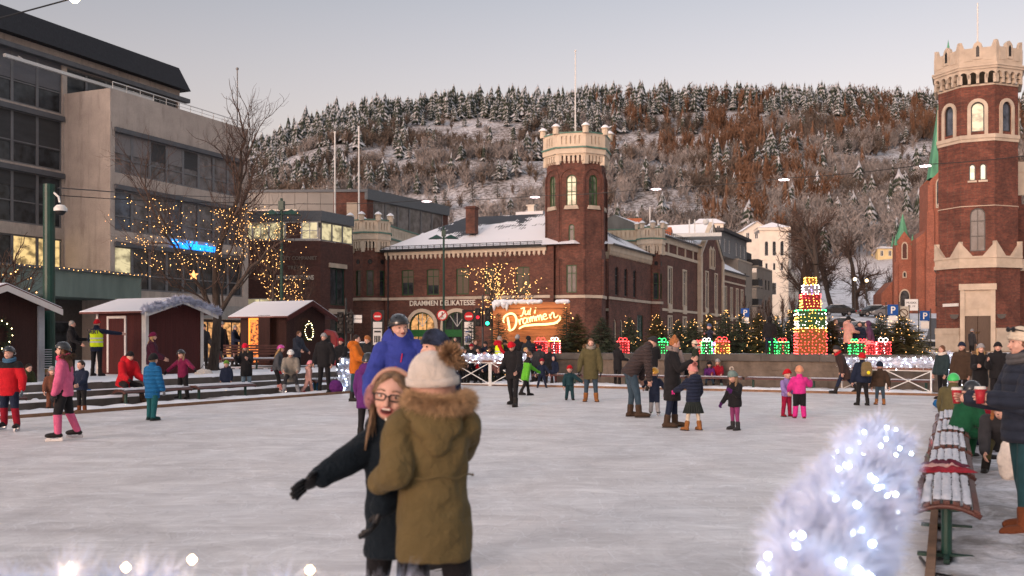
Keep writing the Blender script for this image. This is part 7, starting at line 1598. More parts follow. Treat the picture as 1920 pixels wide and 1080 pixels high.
# ------------------------------------------------------------------ the two girls in front
def setj(t, J, key, px, py, Y):
    M_ = (Matrix.Translation(t.location) @ Matrix.Rotation(t.rotation_euler.z,4,'Z')).inverted(); J[key] = M_ @ Vector((WX(px,Y), Y, WZ(py,Y)))
def hdir(J, k, t=None, px=None): J['hd'+k] = (J['wr'+k]-J['el'+k]).normalized()
parka = K('khaki_parka', (.105,.078,.033), bump=.55, var=.12); nparka = K('dark_navy_parka', (.0045,.009,.014), bump=.6)
FURL = pm('fur_light_brown', (.42,.28,.16), .9, .45, 30); HATW = fab('wool_hat_cream', (.52,.46,.40), .95, .8, 160, sheen=.6)
def root(label, px, Y, face): return thing('person', label, 'person', (WX(px,Y), Y, .055), -R(face))
# girl seen from behind in khaki parka
t = root('girl seen from behind in khaki parka with fur hood and cream hat with brown pompom', 814, 4.5, -14)
J = fk(1.475, lean=2, head=(8,-6,-4), armL=(40,20,40), armR=(62,2,55), legL=(3,6,4), legR=(-5,6,6))
setj(t, J, 'elL', 742, 884, 4.36); setj(t, J, 'wrL', 712, 903, 4.44); J['hdL'] = Vector((-.35,.9,-.05)).normalized(); J['head'] -= Vector((-.012,0,.028))
figure(t, J, lod=3, seed=901, jacket=parka, pants=K('black_leggings', (.010,.010,.012)), puff=.028, hem=.128, flare=.07, hat=('beanie', HATW, FURB, (.072,-.095,.125), .066), headscale=1.24, skates=True, eyes=False, gloves=BLACK, boots=pm('white_boot', (.55,.53,.5), .5), bodyfat=.95)
rs_ = np.random.RandomState(4); P_2 = []; D_2 = []; H = 1.5; HN = J['neck']; TR = J['TR']
for i in range(26000):
    a = PI+rs_.uniform(-.12,1.12)*PI; k = min(1, max(0, -math.sin(a)))
    ctr = HN+TR @ Vector((math.cos(a)*.122+.028, math.sin(a)*.130+.010, .026-.022*k)); d_ = Vector(rs_.normal(0,1,3)).normalized()
    P_2.append(tuple(ctr+d_*rs_.uniform(.0,.038))); D_2.append(tuple(d_*rs_.uniform(.020,.046)+Vector((math.cos(a)*.008,0,-.008))))
V, Fq = blades_np(P_2, D_2, .0011, rs_); mesh_np('fur_trim', V, Fq, FURL, t)
P = Prims(); pts = [HN+TR @ Vector((math.cos(a)*.125, math.sin(a)*.115+.01, -.030-.030*max(0,-math.sin(a)))) for a in np.linspace(PI*.92, PI*2.08, 15)]; P.tube(pts, .028, 10); P.ball(HN+TR @ Vector((0,-.095,-.085)), (.115,.055,.085), 16, 12, rot=TR @ R3(-22)); P.ball(HN+TR @ Vector((.0,-.105,-.15)), (.07,.04,.08), 16, 12, rot=TR @ R3(-18))
job(P, .008, 'hood', [parka], t, None, 4, wr=.006, seed=3)
mb = MB(); mb.tube([HN+TR @ Vector((math.cos(a)*.105, math.sin(a)*.09+.015, .018)) for a in np.linspace(PI*.9, PI*2.1, 15)], .022, 10); mb.build('fleece_lining', WOOLW, t, smooth=True)
mb = MB(); Ls = (J['chest']-J['pel']).length
pts = [J['pel']+TR @ Vector(((.090*H+.038)*1.03*math.cos(a), (.070*H+.038)*1.03*math.sin(a), Ls*.42+.006*math.sin(a*7))) for a in np.linspace(PI*1.02, PI*1.98, 26)]; mb.tube(pts, .0045, 6); mb.build('waist_drawstring', parka, t, smooth=True)
# girl facing the camera in dark navy parka
t = root('laughing girl with glasses and pink earmuffs in dark navy parka stretching out one arm', 746, 4.86, 172)
J = fk(1.34, lean=2, side=2, head=(2,14,-8), armL=(20,10,40), armR=(30,40,10), legL=(3,6,4), legR=(-5,6,6))
setj(t, J, 'elR', 648, 868, 4.74); setj(t, J, 'wrR', 602, 893, 4.66); hdir(J, 'R'); J['head'] += Vector((.022,0,.040)); J['neck'] += Vector((.012,0,.015)); setj(t, J, 'shR', 702, 824, 4.86); J['hsc'] = 1.22
setj(t, J, 'elL', 768, 915, 4.66); setj(t, J, 'wrL', 716, 948, 4.52); J['hdL'] = Vector((.35,.12,-.93)).normalized()
J['curlR'] = 14
figure(t, J, lod=3, seed=907, jacket=nparka, pants=K('black_leggings', (.010,.010,.012)), puff=.030, hem=.125, flare=.08, hair=None, headscale=1.10, skates=True, eyes=False, gloves=BLACK, collar=.9, bodyfat=.98, hood=1, coatlabel=None)
hs = J['hh']*1.10; HM = Matrix.Translation(J['head']) @ J['HR'].to_4x4(); HR = J['HR']; hd = J['head']
WHT = pm('eye_white', (.62,.60,.57), .25, .03)
for s in (-1,1):
    mb = MB().mat4(HM); mb.ball((s*hs*.15, hs*.335, hs*.03), (hs*.062,hs*.052,hs*.026), 12, 8); e_ = mb.build('eye', WHT, t, smooth=True)
    mb = MB().mat4(HM); mb.ball((s*hs*.15-hs*.01, hs*.372, hs*.03), (hs*.027,hs*.022,hs*.026), 10, 8); mb.build('iris', EYEM, e_, smooth=True)
    mb = MB().mat4(HM); mb.tube([(s*hs*.07,hs*.40,hs*.145),(s*hs*.15,hs*.395,hs*.17),(s*hs*.24,hs*.34,hs*.14)], .0032, 6); mb.build('eyebrow', HAIR['light'], t, smooth=True)
mb = MB().mat4(HM); mb.ball((0, hs*.385, -hs*.262), (hs*.125,hs*.030,hs*.072), 16, 10); mo = mb.build('mouth', pm('mouth_dark', (.06,.008,.008), .4), t, smooth=True)
mb = MB().mat4(HM); pts = [(math.cos(a)*hs*.125, hs*.402-abs(math.cos(a))*hs*.03, -hs*.262+math.sin(a)*hs*.075) for a in np.linspace(0,2*PI,21)]; mb.tube(pts, .0042, 6, cap=False); mb.build('lips', pm('lip_pink', (.42,.13,.12), .4), mo, smooth=True)
mb = MB().mat4(HM); mb.box(-hs*.085,hs*.085,hs*.40,hs*.415,-hs*.235,-hs*.205); mb.build('teeth', pm('teeth', (.7,.66,.6), .3), mo, bevel=.002)
# glasses
g_ = thing('glasses', 'dark rimmed glasses worn by the laughing girl', 'glasses', t.matrix_basis @ hd, 0)
g_.rotation_euler = (t.rotation_euler.to_matrix() @ HR).to_euler()
for s in (-1,1):
    mb = MB(); cx, cz = s*hs*.155, hs*.02
    pts = [(cx+hs*.115*math.copysign(abs(math.cos(a))**.5, math.cos(a)), hs*.44-abs(cx+hs*.1*math.cos(a))*.10, cz+hs*.066*math.copysign(abs(math.sin(a))**.5, math.sin(a))) for a in np.linspace(0,2*PI,25)]; mb.tube(pts, .0036, 6, cap=False); mb.build('rim', BLACK, g_, smooth=True)
    mb = MB(); mb.tube([(s*hs*.27,hs*.42,hs*.05),(s*hs*.36,hs*.25,hs*.05),(s*hs*.37,hs*.0,hs*.03)], .003, 6); mb.build('temple_arm', BLACK, g_, smooth=True)
mb = MB(); mb.tube([(-hs*.04,hs*.455,hs*.04),(0,hs*.47,hs*.05),(hs*.04,hs*.455,hs*.04)], .003, 6); mb.build('bridge', BLACK, g_, smooth=True)
# hair: cap with parting, strands down both sides
P = Prims(); P.ball(hd+HR @ Vector((0,-hs*.10,hs*.075)), (hs*.40,hs*.42,hs*.46), 24, 24, rot=HR)
for s in (-1,1): P.cap(hd+HR @ Vector((s*hs*.10,hs*.22,hs*.42)), hd+HR @ Vector((s*hs*.36,hs*.12,hs*.05)), hs*.07, hs*.06, 10); P.cap(hd+HR @ Vector((s*hs*.36,hs*.06,hs*.05)), hd+HR @ Vector((s*hs*.33,-hs*.02,-hs*.40)), hs*.085, hs*.06, 10)
job(P, .0065, 'hair', [HAIR['light']], t, None, 2, wr=.0035, seed=5, freq=3.2)
rs_ = np.random.RandomState(8); P_2 = []; D_2 = []
mb = MB()
for i in range(170):
    s = 1 if i % 2 else -1; a0_ = rs_.uniform(-.6,.9); st = hd+HR @ Vector((s*hs*.38, hs*(-.05+.15*a0_), hs*rs_.uniform(-.25,.1))); e1 = st+Vector((s*rs_.uniform(-.01,.02), rs_.uniform(-.01,.03), -rs_.uniform(.07,.13))); e2 = e1+Vector((rs_.uniform(-.02,.02)+s*.01, rs_.uniform(.0,.04), -rs_.uniform(.03,.11))); mb.tube([st, (st+e1)/2+Vector((s*.006,.004,0)), e1, e2], [.0022,.002,.0014,.0004], 4)
st = hd+HR @ Vector((hs*.36, hs*.10, -hs*.2)); mb.tube([st, st+Vector((.012,.03,-.09)), st+Vector((.028,.06,-.16)), st+Vector((.035,.07,-.215))], [.010,.009,.007,.003], 7)
mb.build('hair_strands', HAIR['light'], t, smooth=True)
em_ = thing('earmuffs', 'fluffy dusty pink earmuffs on the laughing girl', 'earmuffs', g_.location, 0); em_.rotation_euler = g_.rotation_euler
PK = pm('earmuff_pink', (.48,.27,.28), .9, .15, 20)
for s in (-1,1):
    mb = MB(); c0 = (s*hs*.43, -hs*.02, -hs*.06); mb.ball(c0, (hs*.11,hs*.21,hs*.23), 16, 12); o_ = mb.build('ear_pad', PK, em_, smooth=True)
    D = rs_.normal(0,1,(2200,3)); D /= np.linalg.norm(D,axis=1,keepdims=True); Pp = D*np.array((hs*.11,hs*.21,hs*.23))+np.array(c0); V, Fq = blades_np(Pp, D*.012, .0012, rs_); mesh_np('fluff', V, Fq, PK, o_)
mb = MB(); mb.tube([(math.cos(a)*hs*.44, -hs*.02, hs*.06+math.sin(a)*hs*.50) for a in np.linspace(0,PI,17)], .012, 8); mb.build('head_band', pm('earmuff_band', (.36,.22,.17), .8), em_, smooth=True)
mb = MB(); ch = J['neck']
for z_ in (.03,-.05,-.14,-.23): mb.ball((ch.x+.03, ch.y+.075+.042+max(0,-z_)*.25, ch.z+z_), .008, 8, 6)
mb.build('snap_fastener', pm('snap_metal', (.4,.38,.33), .3, metal=1), t)
run_jobs()
# ------------------------------------------------------------------ gift boxes of lights
GOLD = em('gold_bulb', (1.0,.46,.08), 5); REDB = em('red_bulb', (1.0,.05,.05), 5); GRNB = em('green_bulb', (.05,1.0,.20), 3.5); WHTB = em('white_bulb', (1.0,.90,.85), 5); PURB = em('violet_bulb', (.45,.22,1.0), 5)
def gift(label, c, w_, h, body, cols, group=None, an=0, den=.075, br=.012, bow=True, d=None):
    """lit present: cloth box, bulbs on sides and top; cols = (side, band, top)"""
    d = d or w_; t = thing('light_present', label, 'present', c, an, group); mb = MB(); mb.box(-w_/2,w_/2,-d/2,d/2,0,h); mb.build('box', body, t, bevel=.01); rs_ = np.random.RandomState(hash(label) % 999 if False else int(abs(c[0])*100+h*77) % 999)
    L = {}
    def put(m_, p): L.setdefault(m_.name, (m_, []))[1].append(p)
    nx, nz = max(3, int(w_/den)), max(3, int(h/den)); ex_ = .012
    for face in range(4):
        for i in range(nx+1):
            for k in range(nz+1):
                u = (i/nx-.5)+rs_.normal(0,.18)/nx; v = k/nz+rs_.normal(0,.18)/nz; v = min(1, max(.01, v)); p = {0:(u*w_,-d/2-ex_,v*h),1:(w_/2+ex_,u*d,v*h),2:(u*w_,d/2+ex_,v*h),3:(-w_/2-ex_,u*d,v*h)}[face]
                band = abs(u) < .13 or (len(cols) > 3 and cols[3](u, v)); put(cols[1] if band else (cols[2] if v > .86 else cols[0]), p)
    for i in range(nx+1):
        for k in range(nx+1): put(cols[2], ((i/nx-.5)*w_, (k/nx-.5)*d, h+.01))
    for nm, (m_, ps) in L.items(): bulbs('light_string', ps, br, m_, t)
    if bow:
        ps = []
        for s in (-1,1):
            for a in np.linspace(0, 2*PI, 18): ps.append((s*(w_*.20+w_*.17*math.cos(a)), 0, h+w_*.20+w_*.16*math.sin(a)))
        bulbs('bow', ps, br, cols[1], t)
        mb = MB()
        for s in (-1,1): mb.tube([(s*(w_*.20+w_*.17*math.cos(a)), 0, h+w_*.20+w_*.16*math.sin(a)) for a in np.linspace(0,2*PI,14)], .008, 5)
        mb.build('bow_wire', BLACK, t)
    return t
REDC = pm('present_red', (.16,.010,.015), .7); GLDC = pm('present_gold', (.16,.07,.015), .7); GRNC = pm('present_green', (.015,.06,.02), .7); WHC = pm('present_white', (.16,.16,.18), .7)
X0, Y0 = WX(1519,34.6), 34.6
st = [(.94,.88,GLDC,(REDB,REDB,GOLD,lambda u,v: .25 < v < .70),'bottom box of the light tower, gold corners and red cross'),(.90,.62,GRNC,(WHTB,GOLD,GRNB,lambda u,v: .40 < v < .62),'second box of the light tower, white and green'),(.60,.54,REDC,(REDB,GOLD,REDB,lambda u,v: .15 < v < .75),'third box of the light tower, red with gold band'),(.48,.31,WHC,(WHTB,PURB,WHTB),'fourth box of the light tower, white and violet'),(.34,.26,GLDC,(GOLD,GOLD,GOLD),'small gold box on top of the light tower')]
z = TZ
for w_, h, bd, cl, lab in st: gift(lab, (X0, Y0, z), w_, h, bd, cl, 'stacked boxes of the light tower', R(-8), den=.105, br=.0155, bow=False); z += h+.005
for px, Y, w_, h, bd, cl, lab in (
  (1014,37.6,.42,.42,REDC,(REDB,REDB,REDB),'red present of lights left of its golden bowed neighbour by the sign'),(1040,37.3,.36,.44,REDC,(REDB,WHTB,GOLD),'red present with white ribbon and gold bow by the sign'),
  (1168,37.0,.40,.42,REDC,(REDB,REDB,REDB),'red present of lights behind the bending man'),(1241,36.6,.40,.40,GRNC,(GRNB,GRNB,GRNB),'green present of lights behind the person in jeans'),
  (1310,35.6,.30,.36,REDC,(REDB,REDB,GOLD),'red present with gold bow left of the boy with outstretched arms'),(1325,35.2,.34,.42,GRNC,(GRNB,WHTB,GRNB),'green and white present at the feet of the boy with outstretched arms'),(1336,35.9,.24,.30,WHC,(PURB,PURB,PURB),'small violet present right of the green and white one'),(1354,35.3,.46,.42,GLDC,(GOLD,REDB,REDB),'gold present with red ribbon in the middle of the terrace'),
  (1447,35.4,.34,.40,GRNC,(GRNB,GRNB,GRNB),'green present behind the dark hooded figure'),(1467,35.2,.38,.40,GRNC,(GRNB,REDB,GRNB),'green present with red bow left of the light tower'),
  (1602,34.0,.30,.40,GRNC,(GRNB,GRNB,REDB),'green present below the person in pink coat'),(1617,33.9,.30,.40,GRNC,(GRNB,REDB,REDB),'green present with red ribbon below the navy jacket'),(1632,33.6,.26,.34,REDC,(REDB,REDB,REDB),'red present below the violet coat'),(1656,33.3,.40,.40,REDC,(REDB,WHTB,REDB),'red present with bright white ribbon at the terrace edge')):
    gift(lab, (WX(px,Y), Y, TZ), w_, h, bd, cl, 'small presents of lights on the terrace', R(-10), den=.085, br=.013)
# ------------------------------------------------------------------ wooden Christmas sign
SY = 40.0; SX0, SX1, SZ0, SZ1 = WX(925,SY), WX(1068,SY), WZ(656,SY), WZ(566,SY)
SG = thing('wooden_sign', 'wooden plank sign with glowing Jul i Drammen lettering and fake snow on top', 'sign', (SX0, SY, 0), 0)
PLK = pm('orange_planks', (.42,.16,.06), .75, .35, 3, .5, scale=(.4,1,4))
W_ = SX1-SX0
for i in range(7):
    z0 = SZ0+(SZ1-SZ0)*i/7; mb = MB(); mb.box(-.02*rnd.random(), W_+.03*rnd.random(), 0, .06, z0+.008, z0+(SZ1-SZ0)/7-.006); mb.build('plank', PLK, SG, bevel=.006)
mb = MB(); mb.box(.2,.32,.07,.2,0,SZ1); mb.box(W_-.32,W_-.2,.07,.2,0,SZ1); mb.box(0,W_,.06,.08,SZ0,SZ1-.03); mb.build('frame', SLAT, SG)
def z5(x, y): return (WX(900+x/7.716, SY)-SX0, WZ(540+y/7.716, SY))
LET = em('sign_letter_glow', (1.0,.74,.30), .95); 
def stroke(pts, w0, w1=None, name='letter_stroke'):
    Pz = [Vector((z5(*p)[0], 0, z5(*p)[1])) for p in pts]; Q = []   # Catmull-Rom
    for i in range(len(Pz)-1):
        a, b, c_, d = Pz[max(0,i-1)], Pz[i], Pz[i+1], Pz[min(len(Pz)-1,i+2)]
        for k in range(6): u = k/6; Q.append(.5*((2*b)+(c_-a)*u+(2*a-5*b+4*c_-d)*u*u+(3*b-a-3*c_+d)*u**3))
    Q.append(Pz[-1]); n_ = len(Q); w1 = w0 if w1 is None else w1; L_, R_ = [], []
    for i, q in enumerate(Q):
        dd = (Q[min(i+1,n_-1)]-Q[max(i-1,0)]).normalized(); nn_ = Vector((-dd.z,0,dd.x)); w_ = (w0+(w1-w0)*i/(n_-1))*SY/F/7.716*.5*(.55+.45*math.sin(PI*min(1,max(0,(i+.7)/(n_+.4))))); L_.append(q+nn_*w_); R_.append(q-nn_*w_)
    return L_, R_
mb = MB()
def add_stroke(pts, w0=26, w1=None):
    L_, R_ = stroke(pts, w0, w1); n_ = len(L_)
    for y0, y1, mi in ((-.16,-.10,0),):
        vs = [(p.x,y0,p.z) for p in L_]+[(p.x,y0,p.z) for p in R_]+[(p.x,y1,p.z) for p in L_]+[(p.x,y1,p.z) for p in R_]
        fs = []
        for i in range(n_-1): fs += [(i,i+1,n_+i+1,n_+i),(2*n_+i,3*n_+i,3*n_+i+1,2*n_+i+1),(i,2*n_+i,2*n_+i+1,i+1),(n_+i,n_+i+1,3*n_+i+1,3*n_+i)]
        fs += [(0,n_,3*n_,2*n_),(n_-1,3*n_-1,4*n_-1,2*n_-1)]; mb.add(vs, fs)
for pts, w in (([(588,302),(612,296),(640,290),(628,350),(606,402),(578,402)],20),([(660,328),(650,372),(664,386),(688,368),(700,326)],18),([(700,326),(692,374),(706,384)],18),([(735,290),(716,374),(732,382)],18),([(802,318),(788,356),(800,362)],20),([(806,286),(804,292)],22),
  ([(352,505),(336,470),(360,410),(430,372),(490,384),(524,440),(520,520),(484,592),(430,616),(404,598)],32),([(400,420),(412,500),(430,600)],36),
  ([(560,452),(572,500),(580,534)],26),([(572,492),(586,460),(606,444),(618,462)],20),
  ([(676,440),(640,436),(620,480),(634,514),(660,508),(678,470)],22),([(684,430),(682,480),(698,506)],22),
  ([(708,424),(718,464),(724,498)],22),([(720,464),(734,424),(748,430),(756,490)],20),([(752,458),(766,416),(780,420),(792,482)],20),
  ([(800,408),(812,450),(820,478)],22),([(814,444),(830,404),(844,408),(854,468)],20),([(848,436),(864,396),(880,400),(892,460),(904,452)],20),
  ([(912,420),(956,404),(944,376),(916,392),(912,436),(940,456),(984,430)],20),
  ([(1000,382),(1014,420),(1024,446)],22),([(1014,414),(1040,362),(1062,366),(1074,424),(1100,424),(1130,392)],21),
  ([(562,592),(620,556),(700,540),(820,530),(960,524),(1080,508),(1140,468),(1158,436),(1150,404)],36)):
    add_stroke(pts, w*.95, w*.95)
lt_ = mb.build('lettering', LET, SG); lt_['label'] = 'glowing script reading Jul i Drammen with a swoosh'
mb = MB()
for (x0, x1, d) in ((190,905,.16),(1085,1300,.07)):
    a, b = z5(x0,0)[0], z5(x1,0)[0]; nseg = int((b-a)/.05)
    pts = [(a+(b-a)*i/nseg, .0, SZ1+.01+.02*noise.noise(Vector((i*.3,x0,0)))) for i in range(nseg+1)]; mb.tube(pts, [.03]+[.085+.03*noise.noise(Vector((i*.25,x0,9))) for i in range(nseg-1)]+[.03], 10)
for (x, y0, y1, w_) in ((205,200,330,.10),(260,200,280,.16),(340,200,300,.15),(385,220,330,.09),(440,200,250,.14),(520,200,240,.10),(700,210,240,.08),(760,200,238,.06),(860,200,225,.08)):
    mb.cap if False else None; a = z5(x,y0); b = z5(x,y1); mb.tube([(a[0],-.03,a[1]),(a[0],-.04,(a[1]+b[1])/2),(a[0],-.03,b[1])], [w_,w_*.8,.015], 8)
mb.build('fake_snow', pm('fake_snow', (.66,.70,.76), .5, .06, 4, .3), SG, smooth=True)
# ------------------------------------------------------------------ street furniture
def lamp(label, px, ptop, Y, z0=0, arms=True, group='green twin arm street lamps'):
    t = thing('street_lamp', label, 'street lamp', (WX(px,Y), Y, z0), R(-5), group); zt = WZ(ptop, Y)-z0; r = .075
    mb = MB(); mb.tube([(0,0,0),(0,0,1.2),(0,0,1.25),(0,0,zt)], [.12,.12,r,r*.8], 10); mb.box(-.12,.12,-.12,.12,zt*.93,zt*.93+.4); mb.build('pole', GREENP, t)
    za = zt-.75
    for s in (-1,1):
        mb = MB(); mb.tube([(0,0,za),(s*.45,0,za+.08)], .035, 6); mb.build('arm', GREENP, t)
        mb = MB(); mb.add([(s*.08,-.28,za+.02),(s*.95,-.20,za-.02),(s*.95,.20,za-.02),(s*.08,.28,za+.02),(s*.45,0,za+.26),(s*.12,0,za+.10),(s*.45,0,za-.03)], [(0,1,4,5),(1,2,4),(2,3,5,4),(3,0,5),(0,6,1),(1,6,2),(2,6,3),(3,6,0)]); mb.build('lamp_shade', GREENP, t)
    return t
lamp('green twin arm street lamp rising behind the hut with the wreath', 528, 372, 45, .5); lamp('green twin arm street lamp before the brick hall', 832, 425, 62)
for px, Y, zt in ((1603,140,4.6),(1625,150,4.8)):
    t = thing('park_lamp', 'park lamp with lit globe on the snowy slope, %s' % ('left one' if px == 1603 else 'right one by the broad tree'), 'street lamp', (WX(px,Y), Y, T(WX(px,Y),Y)), 0, 'lit park lamps'); mb = MB(); mb.tube([(0,0,0),(0,0,zt)], .07, 6); mb.build('pole', DARKM, t); mb = MB(); mb.ball((0,0,zt+.2), .24, 8, 6); mb.build('globe', em('globe_warm', (1,.75,.42), 3), t)
# camera pole, left
t = thing('camera_pole', 'thick dark green pole with security camera before the left office', 'pole', (WX(92,26.5), 26.5, .4), 0)
mb = MB(); mb.tube([(0,0,0),(0,0,5.35)], .15, 14); mb.build('pole', GREENP, t); mb = MB(); mb.tube([(.1,0,5.15),(.3,-.1,5.0),(.34,-.12,4.85)], .03, 6); mb.build('bracket', WHITEM, t)
mb = MB(); mb.lathe([(0,.22),(.10,.20),(.17,.12),(.17,.04)], 14, (.36,-.12,4.58)); cm = mb.build('camera', WHITEM, t, smooth=True); mb = MB(); mb.ball((.36,-.12,4.62), (.13,.13,.12), 12, 8); mb.build('lens_dome', BLACK, cm, smooth=True)
mb = MB()
for k in range(40): mb.box(.148,.152,0,.001,0,.001) if False else None
# no-pedestrian sign on the second lamp
def disc(mb, c, r, y0, y1, n=24): mb.ext([(c[0]+r*math.cos(2*PI*k/n), c[1]+r*math.sin(2*PI*k/n)) for k in range(n)], y0, y1)
SRED = pm('sign_red', (.45,.01,.015), .5, .03); SWH = pm('sign_white', (.68,.67,.64), .5, .03); SBL = pm('sign_blue', (.01,.07,.28), .5, .03)
t = thing('road_sign', 'round red and white no pedestrians sign on the dark lamp pole', 'road sign', (WX(829,61.6), 61.6, WZ(591,61.6)), 0)
mb = MB(); disc(mb, (0,0), .34, 0, .03); mb.build('rim', SRED, t); mb = MB(); disc(mb, (0,0), .26, -.012, .0); fc_ = mb.build('face', SWH, t)
mb = MB(); disc(mb, (.01,.16), .035, -.02, -.013, 10); mb.ext([(-.03,.12),(.05,.12),(.03,-.03),(-.02,-.03)], -.02, -.013); mb.ext([(-.02,-.03),(.01,-.03),(-.05,-.19),(-.08,-.19)], -.02, -.013); mb.ext([(.0,-.03),(.03,-.03),(.08,-.19),(.05,-.19)], -.02, -.013); mb.build('pedestrian_pictogram', BLACK, fc_)
mb = MB(); mb.ext([(-.2,-.15),(-.16,-.19),(.2,.15),(.16,.19)], -.026, -.021); mb.build('slash', SRED, fc_)
def kiosk_sign(label, px, Y, lower):
    zt = WZ(583, Y); t = thing('parking_entry_sign', label, 'sign', (WX(px,Y), Y, 0), 0, 'no entry signs in dark frames'); mb = MB(); mb.box(-.40,-.32,-.04,.04,0,zt); mb.box(.32,.40,-.04,.04,0,zt); mb.box(-.40,.40,-.04,.04,zt,zt+.06); mb.box(-.32,.32,.0,.03,1.2,zt); mb.build('frame', BLACK, t)
    mb = MB(); disc(mb, (0,zt-.33), .27, -.03, -.005); s_ = mb.build('no_entry_disc', SRED, t); mb = MB(); mb.box(-.19,.19,-.04,-.031,zt-.375,zt-.285); mb.build('bar', SWH, s_)
    mb = MB(); mb.box(-.27,.27,-.03,-.005,zt-1.02,zt-.66); mb.build('plate', SWH, t); mb = MB(); mb.box(-.27,.27,-.03,-.005,zt-2.05,zt-1.08); p_ = mb.build('plate', SWH, t)
    if lower: textobj('lettering', 'TAXI', .2, BLACK, (0,-.035,zt-.9), (R(90),0,0), t, .003) if False else None
    mb = MB(); [mb.box(-.2+.1*i,-.13+.1*i,-.036,-.031,zt-1.9,zt-1.5) for i in range(4)]; mb.box(-.2,.2,-.036,-.031,zt-1.3,zt-1.2); mb.build('pictogram', BLACK if not lower else SBL, p_)
kiosk_sign('no entry sign with white plates left of the first arch', 708, 60, 0); kiosk_sign('no entry sign with blue pictogram plate by the second arch', 879, 60, 1)
def traffic_light(label, px, Y, ptop, pbot, on):
    t = thing('traffic_light', label, 'traffic light', (WX(px,Y), Y, 0), 0); zt, zb_ = WZ(ptop,Y), WZ(pbot,Y); mb = MB(); mb.tube([(0,.1,0),(0,.1,zt+.8)], .06, 8); mb.build('pole', DARKM, t)
    for s in (-1,1):
        mb = MB(); mb.box(s*.28-.17,s*.28+.17,-.15,.1,zb_,zt); h_ = mb.build('signal_head', BLACK, t, bevel=.03)
        for i in range(3):
            zc_ = zb_+(zt-zb_)*(i+.5)/3; mb = MB().mat4(Matrix.Translation((s*.28,-.15,zc_)) @ Matrix.Rotation(R(90),4,'X')); mb.lathe([(.12,0),(.12,.12)], 10); mb.build('visor', BLACK, h_)
            mb = MB(); disc(mb, (s*.28,zc_), .10, -.17, -.15, 12); mb.build('lens', (em('signal_green', (.02,1,.45), 3.5) if (on == 'g' and s == 1 and i == 0) else em('signal_red', (.8,.01,.03), .8) if (s == -1 and i == 1 and on) else DARKM), h_)
traffic_light('traffic light with green lens lit before the brick hall', 905, 58, 578, 612, 'g'); traffic_light('dark traffic light pole left of the brick hall turret', 648, 56, 585, 625, '')
t = thing('direction_sign', 'small white two line direction sign beside the dark traffic light', 'road sign', (WX(668,56), 56, 0), 0); mb = MB(); mb.tube([(-.3,.04,0),(-.3,.04,WZ(580,56))], .04, 6); mb.build('pole', DARKM, t)
for z_ in (WZ(594,56), WZ(602,56)): mb = MB(); mb.ext([(-.42,z_-.1),(.32,z_-.1),(.32,z_+.1),(-.42,z_+.1),(-.55,z_)], -.02, .0); mb.build('plate', SWH, t)
t = thing('kiosk_machine', 'rounded red ticket machine beside the hut with the wreath', 'machine', (WX(613,41), 41, .55), 0); mb = MB(); mb.ext([(-.42,0),(.42,0),(.42,1.15),(.3,1.42),(.0,1.5),(-.3,1.42),(-.42,1.15)], 0, .5); mb.build('housing', pm('machine_red', (.30,.01,.02), .4, .1, coat=.4), t, bevel=.05); mb = MB(); mb.box(-.2,.15,-.02,.0,.9,1.25); mb.build('screen', BLACK, t); mb = MB(); mb.box(-.02,.3,-.03,.0,.7,.85); mb.build('slot_plate', SWH, t)
def psign(label, px, Y, py, extra):
    t = thing('parking_sign', label, 'road sign', (WX(px,Y), Y, T(WX(px,Y),Y)), 0, 'blue parking signs'); z0 = T(WX(px,Y),Y); zc_ = WZ(py,Y)-z0; w_ = .33; mb = MB()
    for s in (-1,1): mb.tube([(s*(w_+.08),.03,0),(s*(w_+.08),.03,zc_+.5)], .035, 6)
    mb.build('pole', DARKM, t); mb = MB(); mb.box(-w_,w_,-.02,.01,zc_-w_,zc_+w_); b_ = mb.build('plate', SBL, t); textobj('lettering', 'P', .62, SWH, (0,-.03,zc_-.22), (R(90),0,0), b_, .004, extra=.01); mb = MB(); mb.box(-w_*.85,w_*.85,-.02,.01,zc_-w_-.55,zc_-w_-.05); mb.build('lower_plate', SWH, t); return t
psign('blue parking sign nearest the church on a two legged frame', 1674, 62, 581, 1); psign('blue parking sign on a single post right of the bushy fir', 1734, 68, 592, 0); psign('distant blue parking sign behind the firs before the apartments', 1397, 78, 586, 0)
t = thing('road_sign', 'round grey no parking sign beside the parking sign', 'road sign', (WX(1694,62.2), 62.2, 0), 0); zc_ = WZ(587,62.2); mb = MB(); mb.tube([(.36,.03,0),(.36,.03,zc_+.5)], .035, 6); mb.build('pole', DARKM, t); mb = MB(); mb.box(-.33,.33,-.01,.01,zc_-.5,zc_+.42); mb.build('plate', pm('sign_pale', (.42,.40,.34), .6), t); mb = MB(); mb.mat4(Matrix.Translation((0,-.03,zc_)) @ Matrix.Rotation(R(90),4,'X')); mb.tube([(math.cos(a)*.25, math.sin(a)*.25, 0) for a in np.linspace(0,2*PI,21)], .03, 6, cap=False); mb.bar((-.18,.18,0),(.18,-.18,0), .025); mb.build('ring', pm('sign_brown', (.10,.06,.04), .6), t)
for px, pt, lab in ((628,250,'left white flagpole above the dark brick office'),(673,240,'right white flagpole above the dark brick office')):
    t = thing('flagpole', lab, 'flagpole', (WX(px,91), 91, 0), 0, 'white flagpoles behind the dark brick office'); mb = MB(); mb.tube([(0,0,0),(0,0,WZ(pt,91))], [.12,.07], 8); mb.build('pole', WHITEM, t); mb = MB(); mb.ball((0,0,WZ(pt,91)+.08), .12, 8, 6); mb.build('finial', WHITEM, t)
